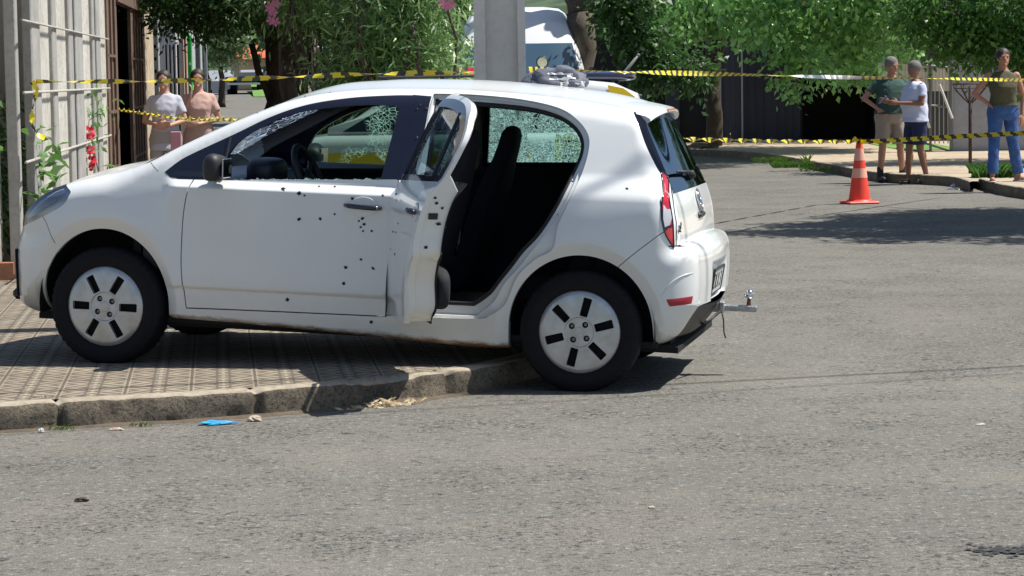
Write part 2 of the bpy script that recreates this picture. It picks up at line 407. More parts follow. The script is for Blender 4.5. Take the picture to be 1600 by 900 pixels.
OC = [(1.625, 1.355), (1.632, 1.372), (1.66, 1.374), (1.84, 1.372), (2.08, 1.358), (2.23, 1.33), (2.32, 1.285), (2.37, 1.225), (2.38, 1.15), (2.345, 1.04), (2.29, .90), (2.21, .76), (2.13, .67), (2.08, .60), (2.02, .52), (1.97, .455), (1.90, .402), (1.86, .395), (1.62, .395), (1.582, .397), (1.58, .42), (1.58, .513), (1.59, .897), (1.60, .99), (1.62, 1.03)]
P_A = cat(OA, 6, True); P_B = cat(OB, 6, True); P_C = cat(OC, 6, True)
P_rwin = np.vstack([cat([(1.618, 1.402), (1.82, 1.404), (2.05, 1.389), (2.22, 1.354), (2.32, 1.302), (2.378, 1.235), (2.388, 1.17), (2.366, 1.07), (2.35, 1.035)], 6), [(1.592, 1.0)]])
P_gr = np.vstack([cat([(1.66, 1.362), (1.82, 1.364), (2.04, 1.350), (2.19, 1.320), (2.28, 1.272), (2.327, 1.215), (2.337, 1.165), (2.315, 1.08), (2.30, 1.06)], 6), [(1.625, 1.03)]])
P_hl = cat([(-.205, .872), (-.200, .842), (-.235, .79), (-.341, .731), (-.45, .685), (-.60, .640), (-.75, .70), (-.52, .86), (-.32, .91)], 6, True)
P_tl = cat([(2.778, 1.072), (2.806, 1.05), (2.835, .943), (2.858, .841), (2.868, .728), (2.86, .735), (2.825, .80), (2.805, .90), (2.803, .98)], 6, True)
P_rg = np.vstack([cat([(2.600, 1.375), (2.648, 1.30), (2.690, 1.21), (2.735, 1.13), (2.772, 1.074), (2.804, 1.052), (2.832, .99)], 6), [(3.1, .985), (3.1, 1.45)]])
P_ht = np.array([(2.832, .99), (2.848, .943), (2.872, .841), (2.878, .728), (3.1, .728), (3.1, .99)])
P_fb = np.array([(-.75, .66), (-.60, .640), (-.45, .685), (-.341, .731), (-.318, .70), (-.27, .58), (-.30, .1), (-.75, .1)])
P_rb = np.array([(2.60, .605), (2.84, .815), (2.825, .79), (2.86, .728), (2.9, .727), (3.2, .727), (3.2, .1), (2.6, .1)])
P_df = np.array([(2.84, .19), (2.845, .242), (2.95, .325), (3.05, .425), (3.2, .425), (3.2, .1), (2.84, .1)])
P_sill = np.array([(.30, .300), (.428, .304), (1.452, .314), (1.93, .314), (2.09, .32), (2.09, .1), (.30, .1)])
def strip_poly(L, h):
    L = np.array(L, float); d = np.gradient(L, axis=0); n = np.stack([-d[:, 1], d[:, 0]], 1); n /= np.linalg.norm(n, axis=1, keepdims=True)
    return np.vstack([L + n * h, (L - n * h)[::-1]])
GAPS = [strip_poly(cat([(.449, .951), (.425, .87), (.408, .75), (.403, .57), (.410, .45), (.428, .306)], 5), .0028),
        strip_poly([(.428, .306), (.9, .3115), (1.452, .3165)], .003), strip_poly([(.195, 1.030), (.225, 1.012), (.262, .982)], .0018),
        strip_poly([(-.341, .731), (-.318, .70), (-.27, .60)], .002),
        strip_poly([(2.60, .612), (2.70, .70), (2.80, .782), (2.826, .80)], .0018),
        strip_poly([(2.845, .728), (2.95, .728), (3.1, .728)], .003),
        strip_poly([(2.832, .99), (2.848, .943), (2.871, .841), (2.877, .728)], .002),
        np.array([(1.452, .314), (1.461, .314), (1.471, .513), (1.501, .897), (1.512, .99), (1.503, .995), (1.497, .995), (1.488, .897), (1.476, .704), (1.459, .513)])]
def inside(P, poly):
    x, y = P[:, 0], P[:, 1]; c = np.zeros(len(P), bool); n = len(poly)
    for i in range(n):
        x1, y1 = poly[i][:2]; x2, y2 = poly[i - 1][:2]
        if y1 == y2: continue
        k = ((y1 > y) != (y2 > y)) & (x < (x2 - x1) * (y - y1) / (y2 - y1) + x1); c ^= k
    return c
LABELS = [(P_arcf, 'none'), (P_arcr, 'none')] + [(g, 'none') for g in GAPS] + [(P_gf, 'glass_f'), (P_gr, 'glass_r'), (P_fwin, 'fframe'), (P_bpil, 'bpillar'), (P_rwin, 'rframe'), (P_A, 'rdoor'),
          (P_hl, 'headlamp'), (P_tl, 'taillight'), (P_rg, 'rearglass'), (P_ht, 'hatch'), (P_df, 'diffuser'), (P_rb, 'rbumper'), (P_fb, 'fbumper'), (P_fd, 'fdoor'), (P_sill, 'sill')]

def make_side():
    V = []; E = []
    def line(L, closed):
        L = resample(np.array(L)[:, :2], .018, closed) if len(L) < 400 else L
        o = len(V)
        for p in L: V.append((float(p[0]), float(p[1])))
        n = len(L)
        for i in range(n if closed else n - 1): E.append((o + i, o + (i + 1) % n))
    def keep(L, closed):
        o = len(V); L = np.array(L)[:, :2]
        out = []
        for i in range(len(L) if closed else len(L) - 1):
            a = L[i]; b = L[(i + 1) % len(L)]; n = max(1, int(np.linalg.norm(b - a) / .03))
            for k in range(n): out.append(a + (b - a) * k / n)
        if not closed: out.append(L[-1])
        for p in out: V.append((float(p[0]), float(p[1])))
        n = len(out)
        for i in range(n if closed else n - 1): E.append((o + i, o + (i + 1) % n))
    o = len(V); V.extend([(float(p[0]), float(p[1])) for p in OUT]); E.extend([(o + i, o + (i + 1) % len(OUT)) for i in range(len(OUT))])
    for poly, nm in LABELS: keep(poly, True)
    xs = np.arange(-.62, 3.06, .02); ys = np.arange(.19, 1.46, .02)
    X, Y = np.meshgrid(xs, ys); X = X + (np.arange(len(ys)) % 2)[:, None] * .01
    P = np.stack([X.ravel(), Y.ravel()], 1); P = P[inside(P, OUT)]
    d = np.min([linedist(P, g)[0] for g in G[:3]], axis=0); P = P[d > .045]
    for (cu, cw, ru, rw) in (ARC_F, ARC_R):
        e = np.sqrt(((P[:, 0] - cu) / ru) ** 2 + ((np.maximum(P[:, 1], cw) - cw) / rw) ** 2); P = P[((e - 1) * .36 > .105) | (P[:, 1] < cw)]
    for p in P: V.append((float(p[0]), float(p[1])))
    ring = resample(np.vstack([G[0], G[1][1:], G[2][1:]]), .016); tn = np.gradient(ring[:, :2], axis=0); nn = np.stack([tn[:, 1], -tn[:, 0]], 1); nn /= np.linalg.norm(nn, axis=1, keepdims=True)
    for off in (.0015, .005, .011, .02, .032):
        q = ring[:, :2] + nn * off; q = q[inside(q, OUT)]
        dd = np.min([linedist(q, g)[0] for g in G[:3]], axis=0); q = q[dd > off * .8]
        for p in q: V.append((float(p[0]), float(p[1])))
    for (cu, cw, ru, rw) in (ARC_F, ARC_R):
        for off in (.006, .014, .024, .034, .044, .054, .064, .078, .095):
            for a in np.linspace(0, PI, 90):
                q = np.array([[cu + (ru + off) * math.cos(a), cw + (rw + off) * math.sin(a)]])
                if inside(q, OUT)[0] and min(linedist(q, g)[0][0] for g in G[:3]) > .03: V.append((float(q[0, 0]), float(q[0, 1])))
    for yy in np.concatenate([np.arange(.39, .425, .007), np.arange(.885, .97, .009)]):
        for xx in np.arange(.34, 1.5, .02): V.append((xx, yy))
    r = geometry.delaunay_2d_cdt([Vector(p) for p in V], E, [], 0, 1e-5)
    v = np.array([tuple(p) for p in r[0]]); f = np.array([tuple(t) for t in r[2] if len(t) == 3])
    c = v[f].mean(1)
    lab = np.full(len(f), 'body', dtype=object); done = np.zeros(len(f), bool)
    for poly, nm in LABELS:
        k = inside(c, poly) & ~done; lab[k] = nm; done |= k
    k = ~inside(c, OUT); lab[k] = 'none'
    return v, f, lab
S_v, S_f, S_l = make_side()
S_w = Wf(S_v[:, 0], S_v[:, 1]); S_n = Nf(S_v[:, 0], S_v[:, 1])
S_onout = np.min([linedist(S_v, g)[0] for g in G[:3]], axis=0) < 1e-3
for _i in np.nonzero(S_onout)[0]:
    _k = int(np.argmin(((OUT[:, :2] - S_v[_i]) ** 2).sum(1))); _t = OUT[(_k + 1) % len(OUT), :2] - OUT[_k - 1, :2]; _t /= np.linalg.norm(_t) + 1e-12; S_n[_i] = (-_t[1], .06, _t[0])

def region(labels, sides=(1,), off=0., flange=.018, norm=True):
    """verts, faces, normals of the panels with these labels; side 1 is the near flank, -1 the far one"""
    V = []; F = []; Nn = []
    sel = np.isin(S_l, labels); T = S_f[sel]
    if not len(T): return V, F, Nn
    used = np.unique(T); mp = -np.ones(len(S_v), int); mp[used] = np.arange(len(used)); T2 = mp[T]
    e = np.concatenate([T[:, [0, 1]], T[:, [1, 2]], T[:, [2, 0]]]); key = np.sort(e, 1); _, idx, cnt = np.unique(key, axis=0, return_index=True, return_counts=True)
    be = e[idx[cnt == 1]]; be = be[~(S_onout[be[:, 0]] & S_onout[be[:, 1]])]
    # make triangles counter-clockwise in (u, w)
    a, b, c = (S_v[T[:, k]] for k in range(3)); cr = (b[:, 0] - a[:, 0]) * (c[:, 1] - a[:, 1]) - (b[:, 1] - a[:, 1]) * (c[:, 0] - a[:, 0])
    T2 = np.where((cr < 0)[:, None], T2[:, ::-1], T2)
    for s in sides:
        o = len(V)
        for i in used:
            n = S_n[i]; w = S_w[i] + off
            V.append((S_v[i, 0], -s * w, S_v[i, 1])); Nn.append((n[0], -s * n[1], n[2]) if norm else (0, 0, 0))
        for t in T2: F.append(tuple(int(x) + o for x in (t if s == 1 else t[::-1])))
        if flange:
            for (i, j) in be:
                o2 = len(V); pi, pj = S_v[i], S_v[j]
                V += [(pi[0], -s * (S_w[i] + off), pi[1]), (pj[0], -s * (S_w[j] + off), pj[1]), (pj[0], -s * (S_w[j] + off - flange), pj[1]), (pi[0], -s * (S_w[i] + off - flange), pi[1])]
                Nn += [(0, 0, 0)] * 4; F.append((o2, o2 + 1, o2 + 2, o2 + 3))
    return V, F, Nn
def strip_geo(L, n=36, push=None, dens=.02, off=0, sxy=1.):
    L = resample(L, dens) if dens < .015 else np.array(L); v_e = Wf(L[:, 0], L[:, 1]); tn = np.gradient(L[:, :2], axis=0); nn = np.stack([-tn[:, 1], tn[:, 0]], 1); nn /= np.linalg.norm(nn, axis=1, keepdims=True)
    V = []; F = []
    for i in range(len(L)):
        for k in range(n + 1):
            s = -1 + 2 * k / n; b = L[i, 3] * (1 - s * s) ** 1.6 + off; v = s * v_e[i] * sxy
            if push: b -= push(L[i, 0], L[i, 1], v)
            V.append((L[i, 0] + nn[i, 0] * b, v, L[i, 1] + nn[i, 1] * b))
    for i in range(len(L) - 1):
        for k in range(n):
            a = i * (n + 1) + k; F.append((a, a + n + 1, a + n + 2, a + 1)[::-1])
    return V, F, [(0, 0, 0)] * len(V)
def join(*gs):
    V = []; F = []; N = []
    for v, f, n in gs:
        o = len(V); V += v; F += [tuple(i + o for i in t) for t in f]; N += n
    return V, F, N
def mesh_from(name, g, mats, parent, smooth=True, norms=True, mi=None):
    V, F, N = g
    me = bpy.data.meshes.new(name); me.from_pydata(V, [], F)
    mats = mats if isinstance(mats, (list, tuple)) else [mats]
    for m in mats: me.materials.append(m)
    if mi is not None: me.polygons.foreach_set('material_index', mi)
    me.polygons.foreach_set('use_smooth', [smooth] * len(me.polygons)); me.update()
    if norms and smooth: me.normals_split_custom_set_from_vertices(N)
    o = bpy.data.objects.new(name, me); COL.objects.link(o); o.parent = parent
    return o

# body shell: flanks, roof, pillars
def jamb():
    """stepped white door jamb round the near rear opening"""
    V = []; F = []; n = len(P_A)
    wA, wB, wC = Wf(P_A[:, 0], P_A[:, 1]), Wf(P_B[:, 0], P_B[:, 1]), Wf(P_C[:, 0], P_C[:, 1])
    rows = [(P_A, wA - .001), (P_A, wA - .022), (P_B, wB - .028), (P_B * .94 + P_C * .06, wB - .05), (P_C * .85 + P_B * .15, wC - .058), (P_C, wC - .075), (P_C, wC - .12)]
    for P, w in rows:
        for i in range(n): V.append((P[i, 0], -w[i], P[i, 1]))
    for r in range(len(rows) - 1):
        for i in range(n): F.append((r * n + i, r * n + (i + 1) % n, (r + 1) * n + (i + 1) % n, (r + 1) * n + i))
    return V, F, [(0, 0, 0)] * len(V)
mesh_from('body', join(region(['body'], (1, -1), flange=.03), strip_geo(c_roof, 40)), M_white, car)
jb = mesh_from('door_jamb', jamb(), M_white, car, norms=False); jb.data.set_sharp_from_angle(angle=R(50))
for s in (1, -1):
    mesh_from('sill', region(['sill'], (s,), flange=.05), M_sill, car)
    mesh_from('pillar_cover', region(['bpillar'], (s,), off=.002), M_black, car)
mesh_from('bonnet', strip_geo(c_hood, 40), M_white, car)
mesh_from('windscreen', strip_geo(c_screen, 30, off=-.004), M_gscreen, car)
mesh_from('scuttle', strip_geo(c_cowl, 20, off=-.006), M_trim, car)
fb = mesh_from('front_bumper', join(region(['fbumper'], (1, -1)), strip_geo(c_nose, 40)), M_white, car)
def plate_pocket(u, w, v):
    if u < 2.9: return 0
    a = min(1, max(0, (.30 - abs(v)) / .035)); b = min(1, max(0, (w - .415) / .03)) * min(1, max(0, (.62 - w) / .03))
    return .045 * a * b
rbm = mesh_from('rear_bumper', join(region(['rbumper'], (1, -1)), strip_geo(c_rb, 110, plate_pocket)), M_white, car)
mesh_from('rear_valance', join(region(['diffuser'], (1, -1)), strip_geo(c_df, 20)), M_trim, car)
hatch = mesh_from('tailgate', join(region(['hatch'], (1, -1)), strip_geo(c_hatch, 40)), M_white, car)
rgl = mesh_from('rear_window', join(region(['rearglass'], (1, -1), flange=.004), strip_geo(c_rg, 30, off=-.001)), M_grear, hatch)
seal = MB(); wC = Wf(P_C[:, 0], P_C[:, 1])
seal.tube([(P_C[i, 0], -(wC[i] - .066), P_C[i, 1]) for i in range(len(P_C))], .013, 6, closed=True)
seal.build('door_seal', M_seal, car, True)

# roof spoiler over the rear window
def spoiler():
    V = []; F = []; n = 24
    prof = [(2.44, 1.4195, 0), (2.56, 1.405, 0), (2.66, 1.387, 0), (2.705, 1.378, 0), (2.728, 1.366, 0), (2.732, 1.354, 0), (2.72, 1.344, 0), (2.68, 1.340, 0), (2.60, 1.35, 0)]
    for k in range(n + 1):
        s = -1 + 2 * k / n; a = abs(s); drop = .030 * a ** 2.2; pull = .035 * a ** 3
        for (u, w, _) in prof: V.append((u - pull * (u > 2.65), s * (.46 + .04 * (u > 2.6)), w + .008 - drop - .012 * a ** 8 - .012 * (u < 2.5)))
    m = len(prof)
    for k in range(n):
        for i in range(m): F.append((k * m + i, k * m + (i + 1) % m, (k + 1) * m + (i + 1) % m, (k + 1) * m + i))
    F.append(tuple(range(m))[::-1]); F.append(tuple(n * m + i for i in range(m)))
    return V, F, [(0, 0, 0)] * len(V)
sp = mesh_from('roof_spoiler', spoiler(), M_white, car, norms=False); sp.data.set_sharp_from_angle(angle=R(40))
bl = MB(); bl.box((2.727, -.0, 1.367), (.014, .30, .016), bevel=.004); bl.build('brake_light', M_red, sp)

# lamps
def side_patch(q, s, off, nx=14, ny=4):
    b = MB(); V = []
    for j in range(ny + 1):
        for i in range(nx + 1):
            a, c = i / nx, j / ny; u = (q[0][0] * (1 - a) + q[1][0] * a) * (1 - c) + (q[3][0] * (1 - a) + q[2][0] * a) * c; w = (q[0][1] * (1 - a) + q[1][1] * a) * (1 - c) + (q[3][1] * (1 - a) + q[2][1] * a) * c
            e = .0 if i in (0, nx) or j in (0, ny) else off; V.append((u, -s * (float(Wf(np.array([u]), np.array([w]))[0]) + e), w))
    return b.add(V, [(j * (nx + 1) + i, j * (nx + 1) + i + 1, (j + 1) * (nx + 1) + i + 1, (j + 1) * (nx + 1) + i) for j in range(ny) for i in range(nx)])
def lamp(labels, m, name, side, off=.002): return mesh_from(name, region(labels, (side,), off=off, flange=.02), m, car)
M_hlglass = glass_mat('headlamp_cover', (.92, .95, .98), 0, gloss=.25)
for s in (1, -1):
    hl = lamp(['headlamp'], M_hlglass, 'headlamp', s)
    V, F, N = region(['headlamp'], (s,), off=-.05, flange=0)
    mesh_from('lamp_housing', (V, F, N), mat('lamp_housing_%d' % s, (.80, .82, .85), .3), hl)
    b = MB(); rot = Matrix.Rotation(R(90), 3, 'Y')
    b.lathe([(.058, 0), (.052, .02), (.03, .05), (.008, .06)], (-.36, -s * .655, .79), 'X', 24)
    b.lathe([(.058, 0), (.064, -.004), (.066, .004), (.060, .01)], (-.36, -s * .655, .79), 'X', 24)
    b.build('reflector', M_chrome, hl, True)
    b = MB(); b.prism([(-.24, .835), (-.225, .855), (-.33, .825), (-.46, .72), (-.455, .70), (-.35, .775)], lambda a, c, t: (a, -s * (Wf(np.array([a]), np.array([c]))[0] - t), c), .012, .02)
    b.build('light_guide', M_lensw, hl)
    tl = lamp(['taillight'], M_red, 'tail_light', s)
    b = MB()
    inner = np.array([(2.812, .992), (2.828, .978), (2.846, .90), (2.853, .861), (2.846, .831), (2.826, .82), (2.816, .86), (2.812, .92)])
    wI = Wf(inner[:, 0], inner[:, 1]); c0 = inner.mean(0); wc = float(Wf(np.array([c0[0]]), np.array([c0[1]]))[0])
    b.add([(c0[0], -s * (wc + .006), c0[1])] + [(inner[i, 0], -s * (wI[i] + .005), inner[i, 1]) for i in range(len(inner))], [(0, i + 1, (i + 1) % len(inner) + 1) for i in range(len(inner))])
    b.build('reversing_lens', M_lensw, tl, True)
    b = MB(); q = np.array([(2.800, 1.03), (2.812, .992), (2.812, .92), (2.816, .86), (2.826, .82), (2.858, .835), (2.856, .82), (2.822, .798), (2.806, .86), (2.796, .95)]); wI = Wf(q[:, 0], q[:, 1])
    b.add([(q[i, 0], -s * (wI[i] + .0045), q[i, 1]) for i in range(10)], [(0, 1, 8, 9), (1, 2, 8), (2, 3, 7, 8), (3, 4, 7), (4, 5, 6, 7)]); b.build('lamp_divider', M_black, tl)
    b = MB(); wT = Wf(P_tl[:, 0], P_tl[:, 1]); b.tube([(P_tl[i, 0], -s * (wT[i] + .002), P_tl[i, 1]) for i in range(len(P_tl))], .0045, 5, closed=True)
    b.build('lamp_surround', M_black, tl, True)
    side_patch([(2.848, .472), (2.966, .487), (2.960, .450), (2.862, .437)], s, .003).build('bumper_reflector', M_redref, rbm, True)
    b = MB(); q = cat([(2.822, .480), (2.845, .52), (2.868, .553), (2.90, .578), (2.93, .592), (2.965, .60)], 6); wq = Wf(q[:, 0], q[:, 1]); b.tube([(q[i, 0], -s * (wq[i] + .0005), q[i, 1]) for i in range(len(q))], [.0012 + .002 * math.sin(PI * i / (len(q) - 1)) for i in range(len(q))], 5); b.build('bumper_crease', M_white, rbm, True)
b = MB(); b.box((-.612, -.0, .45), (.05, .86, .20), bevel=.02); b.box((-.597, 0, .30), (.06, 1.0, .06), bevel=.02); b.build('lower_grille', M_trim, fb)
for s in (1, -1):
    g = MB(); q = [(-.575, .53), (-.545, .545), (-.525, .40), (-.53, .30), (-.565, .29), (-.585, .36)]
    g.prism(q, lambda a, c, t: (a - .012, -s * (float(Wf(np.array([a]), np.array([c]))[0]) + t), c), -.03, .012); g.build('corner_grille', M_trim, fb)
b = MB()
for s in (1, -1): b.tube([(3.04, -s * .30 + .0, .50), (3.04, -s * .30, .51)], .001, 4)

# front doors (near one closed, far one closed), with frames and glass
def inner_trim(labels, side, depth, name, m, parent): return mesh_from(name, region(labels, (side,), off=-depth, flange=0), m, parent)
def near_glass_line(): pass
fds = {}
for s in (1, -1):
    d = mesh_from('front_door', region(['fdoor'], (s,), flange=.03), M_white, car); fds[s] = d
    mesh_from('window_frame', region(['fframe'], (s,), off=.001, flange=.035), M_black, d)
    inner_trim(['fdoor'], s, .075, 'door_card', M_dark, d)
if True:
    mesh_from('window_glass', region(['glass_f'], (-1,), off=-.012, flange=0), M_gside, fds[-1])
    # shards left standing in the near window channel
    b = MB(); x = .64
    rs = random.Random(3)
    while x < 1.38:
        wd = rs.uniform(.02, .07); h = rs.uniform(.002, .012); z0 = .957 + (x - .6) * .04
        v = -(float(Wf(np.array([x]), np.array([z0]))[0]) - .015)
        b.add([(x, v, z0 - .01), (x + wd, v, z0 - .01), (x + wd, v, z0 + h * .5), (x + wd * .45, v, z0 + h)], [(0, 1, 2, 3)]); x += wd
    b.build('glass_shards', M_gmos, fds[1])
    # mirror triangle bar
    b = MB(); b.tube([(.592, -(float(Wf(np.array([.592]), np.array([.958]))[0]) + .004), .958), (.61, -(float(Wf(np.array([.61]), np.array([1.165]))[0]) + .003), 1.165)], .009, 6)
    b.build('quarter_bar', M_trim, fds[1])
def superball(c, r, e=.55, n=28, m=16):
    V = []; F = []; f = lambda x: math.copysign(abs(x) ** e, x)
    for i in range(m + 1):
        th = -PI / 2 + PI * i / m
        for k in range(n):
            a = 2 * PI * k / n; V.append((c[0] + r[0] * f(math.cos(th)) * f(math.cos(a)), c[1] + r[1] * f(math.cos(th)) * f(math.sin(a)), c[2] + r[2] * f(math.sin(th))))
    for i in range(m):
        for k in range(n): F.append((i * n + k, i * n + (k + 1) % n, (i + 1) * n + (k + 1) % n, (i + 1) * n + k))
    return V, F
for s in (1, -1):
    V, F = superball((0, 0, 0), (.062, .095, .066), .62)
    V = [(x * (1 + .25 * (y / .095)) + .0, y, z * (1 - .15 * (y / .095)) - .02 * (x / .06) ** 2 * (z > 0)) for x, y, z in V]
    b = MB(); b.add([(.592 + x, -s * (.885 - y), 1.022 + z) for x, y, z in V], F)
    mr = b.build('door_mirror', M_trim, fds[s], True)
    b = MB(); b.tube([(.56, -s * .76, .985), (.585, -s * .84, .985)], .022, 8); b.build('mirror_stalk', M_trim, mr, True)
    b = MB(); b.box((.652, -s * .89, 1.02), (.008, .14, .095), bevel=.003); b.build('mirror_glass', M_chrome, mr)
    mr['label'] = 'black plastic door mirror'
# handle with its scoop
def handle(door, u0, u1, w, s, tilt=-.03):
    um = (u0 + u1) / 2; Mx = on_side(um, w - .005, 0, s == 1)
    b = MB(); n = 28; L = (u1 - u0) / 2
    ring = [(.072 * math.cos(2 * PI * k / n), .050 * math.sin(2 * PI * k / n)) for k in range(n)]
    b.add([Mx @ Vector((x, y, .0015)) for x, y in ring] + [Mx @ Vector((x * .93, y * .93, .0035)) for x, y in ring], [(k, (k + 1) % n, n + (k + 1) % n, n + k) for k in range(n)])
    b.add([Mx @ Vector((x * .93, y * .93, .0035)) for x, y in ring] + [Mx @ Vector((x * .55, y * .55, .0016)) for x, y in ring], [(k, (k + 1) % n, n + (k + 1) % n, n + k) for k in range(n)] + [tuple(range(n, 2 * n))])
    b.build('handle_recess', M_white, door, True)
    b = MB(); pts = []; rr = []
    for k in range(9):
        x = -L + 2 * L * k / 8; a = k / 8; z = .012 + .030 * math.sin(PI * min(max(a, .0), 1)) ** .6
        pts.append(Mx @ Vector((x, tilt * x * 1.5, z))); rr.append(.0125 if 0 < k < 8 else .010)
    b.tube(pts, rr, 10); h = b.build('door_handle', M_black, door, True)
    b = MB(); q = Mx @ Vector((L * .82, tilt * L, .05)); b.lathe([(.0001, .004), (.007, .004), (.008, 0)], Mx @ Vector((L * .78, tilt * L * 1.2, .034)), rot=Mx.to_3x3(), n=12)
    b.build('lock', M_chrome, h)
handle(fds[1], 1.246, 1.430, .862, 1); handle(fds[-1], 1.246, 1.430, .862, -1)

# bullet holes: dark punctures with bent bare rims
def holes(pts, name, parent, near=True, fn=None, seed=1):
    rs = random.Random(seed)
    for q in pts:
        b = MB(); u, w = q[0], q[1]; r = (q[2] if len(q) > 2 else rs.uniform(.0055, .0085)) * .56 * rs.uniform(.8, 1.15)
        Mx = fn(u, w) if fn else on_side(u, w, 0, near); n = 10; a0 = rs.uniform(0, 6); ex = rs.uniform(1, 1.6); dr = rs.uniform(-.6, .6)
        def P(k, f, z):
            a = a0 + 2 * PI * k / n; j = 1 + .22 * math.sin(k * 2.7 + a0 * 5); x, y = r * f * j * math.cos(a) * ex, r * f * j * math.sin(a)
            return Mx @ Vector((x * math.cos(dr) - y * math.sin(dr), x * math.sin(dr) + y * math.cos(dr), z))
        o = [P(k, 1.55, .0008) for k in range(n)] + [P(k, 1.05, .0030) for k in range(n)] + [P(k, .92, .0016) for k in range(n)]
        b.add(o, [(k, (k + 1) % n, n + (k + 1) % n, n + k) for k in range(n)], 1)
        b.add(o[n:], [(k, (k + 1) % n, n + (k + 1) % n, n + k) for k in range(n)] + [tuple(range(n, 2 * n))], 0)
        b.build(name, [M_hole, M_chip], parent)
H_F = [(1.01, .78, .009), (1.118, .787, .009), (.924, .925, .010), (1.008, .908, .012), (1.036, .900, .009), (1.282, .893, .009), (1.433, .915, .008), (1.333, .798, .009), (1.342, .77, .009), (1.337, .736, .006), (1.381, .738, .006), (1.191, .813, .007),
       (1.33, .595, .009), (1.253, .552, .009), (1.392, .554, .007), (1.244, .472, .010), (.951, .375, .013), (1.10, .945, .006), (1.18, .947, .005), (1.325, .755, .007), (1.315, .785, .006)]
holes(H_F, 'bullet_hole', fds[1], seed=5)
holes([(1.383, .285, .012), (2.629, .997, .007), (2.36, 1.02, .006), (2.305, .86, .005), (.95, 1.383, .006), (.80, 1.33, .007), (.72, 1.29, .005), (1.07, 1.405, .007), (.10, .66, .004)], 'bullet_hole', car, seed=8)
holes([(1.565, 1.20, .007), (1.545, 1.34, .006), (1.558, 1.36, .006), (1.592, 1.345, .006), (1.53, 1.02, .010), (1.545, 1.035, .008), (1.518, 1.012, .007)], 'bullet_hole', car, fn=lambda u, w: on_side(u, w, .003), seed=9)

# the near rear door, swung open about its front edge
HINGE = Vector((1.478, -.80, 0)); OPEN = R(-67)
rd = empty('rear_door_pivot', (0, 0, 0)); bpy.data.objects.remove(rd)
RDM = Matrix.Translation(HINGE) @ Matrix.Rotation(OPEN, 4, 'Z') @ Matrix.Translation(-HINGE)
def swing(g): return ([tuple(RDM @ Vector(p)) for p in g[0]], g[1], [tuple(RDM.to_3x3() @ Vector(n)) for n in g[2]])
rdoor = mesh_from('rear_door', swing(region(['rdoor'], (1,), flange=.0)), M_white, car)
rdoor['label'] = 'white rear door swung open'
def door_rim():
    """pressed white edge of the open door: outer skin folded back to the inner panel"""
    P = P_A; n = len(P); w = Wf(P[:, 0], P[:, 1]); c = np.array([1.95, .85])
    tn = np.roll(P, -1, 0) - np.roll(P, 1, 0); nn = np.stack([tn[:, 1], -tn[:, 0]], 1); nn /= np.linalg.norm(nn, axis=1, keepdims=True)
    if ((P + nn * .01 - c) ** 2).sum() > ((P - c) ** 2).sum(): nn = -nn
    low = np.clip((1.06 - P[:, 1]) / .08, 0, 1); dep = .026 + .106 * low; rows = [(0, 0 * dep, 0), (0, dep * .22, 0), (.010, dep * .25, 0), (.014, dep, 0), (.024, dep + .004, 0), (.036, dep + .002, 0)]
    V = []; F = []
    for ins, dp, _ in rows:
        q = P + nn * ins
        for i in range(n): V.append((q[i, 0], -(w[i] - dp[i]), q[i, 1]))
    for r in range(len(rows) - 1):
        for i in range(n): F.append((r * n + i, r * n + (i + 1) % n, (r + 1) * n + (i + 1) % n, (r + 1) * n + i))
    return V, F, [(0, 0, 0)] * len(V)
rim = mesh_from('door_edge', swing(door_rim()), M_white, rdoor, norms=False); rim.data.set_sharp_from_angle(angle=R(45))
mesh_from('window_frame', swing(region(['rframe'], (1,), off=.001, flange=.03)), M_black, rdoor)
mesh_from('window_glass', swing(region(['glass_r'], (1,), off=-.014, flange=0)), M_gdoor, rdoor)
# inner door card: dark, bulging, below the belt, and the inner window frame
V, F, N = region(['rdoor'], (1,), off=-.134, flange=0)
keepf = [f for f in F if max(V[i][2] for i in f) < 1.03]
mesh_from('door_card', swing((V, keepf, N)), M_dark, rdoor)
V, F, N = region(['rframe'], (1,), off=-.028, flange=0); mesh_from('inner_frame', swing((V, F, N)), M_trim, rdoor)
b = MB(); b.tube([RDM @ Vector((x, -(float(Wf(np.array([x]), np.array([z]))[0]) - .004), z)) for x, z in ((2.13, 1.345), (2.19, 1.05))], .011, 6); b.build('quarter_bar', M_trim, rdoor)
pk = MB(); pk.add([tuple(RDM @ Vector(p)) for p in superball((1.82, -.630, .50), (.21, .045, .10), .6)[0]], superball((0, 0, 0), (1, 1, 1))[1]); pk.build('door_pocket', M_dark, rdoor, True)
pk = MB(); pk.tube([RDM @ Vector(p) for p in ((1.70, -.66, .80), (1.80, -.635, .79), (1.95, -.635, .80), (2.03, -.66, .82))], .02, 8); pk.build('armrest', M_dark, rdoor, True)
# trailing edge bits: lock, holes, handle
def on_rd(u, w, off=0): return RDM @ on_side(u, w, off)
Mx = on_rd(2.215, .885); b = MB(); pts = [Mx @ Vector((x, -.02 * x, z)) for x, z in ((-.062, .01), (-.05, .030), (-.02, .038), (.02, .038), (.05, .028), (.06, .01))]
b.tube(pts, .012, 8); b.build('door_handle', M_black, rdoor, True)
b = MB(); n = 24; ring = [(.062 * math.cos(2 * PI * k / n), .045 * math.sin(2 * PI * k / n)) for k in range(n)]
b.add([Mx @ Vector((x, y, .001)) for x, y in ring] + [Mx @ Vector((x * .9, y * .9, .004)) for x, y in ring] + [Mx @ Vector((x * .5, y * .5, .0015)) for x, y in ring], [(r * n + k, r * n + (k + 1) % n, (r + 1) * n + (k + 1) % n, (r + 1) * n + k) for r in range(2) for k in range(n)] + [tuple(range(2 * n, 3 * n))])
b.build('handle_recess', M_white, rdoor, True)
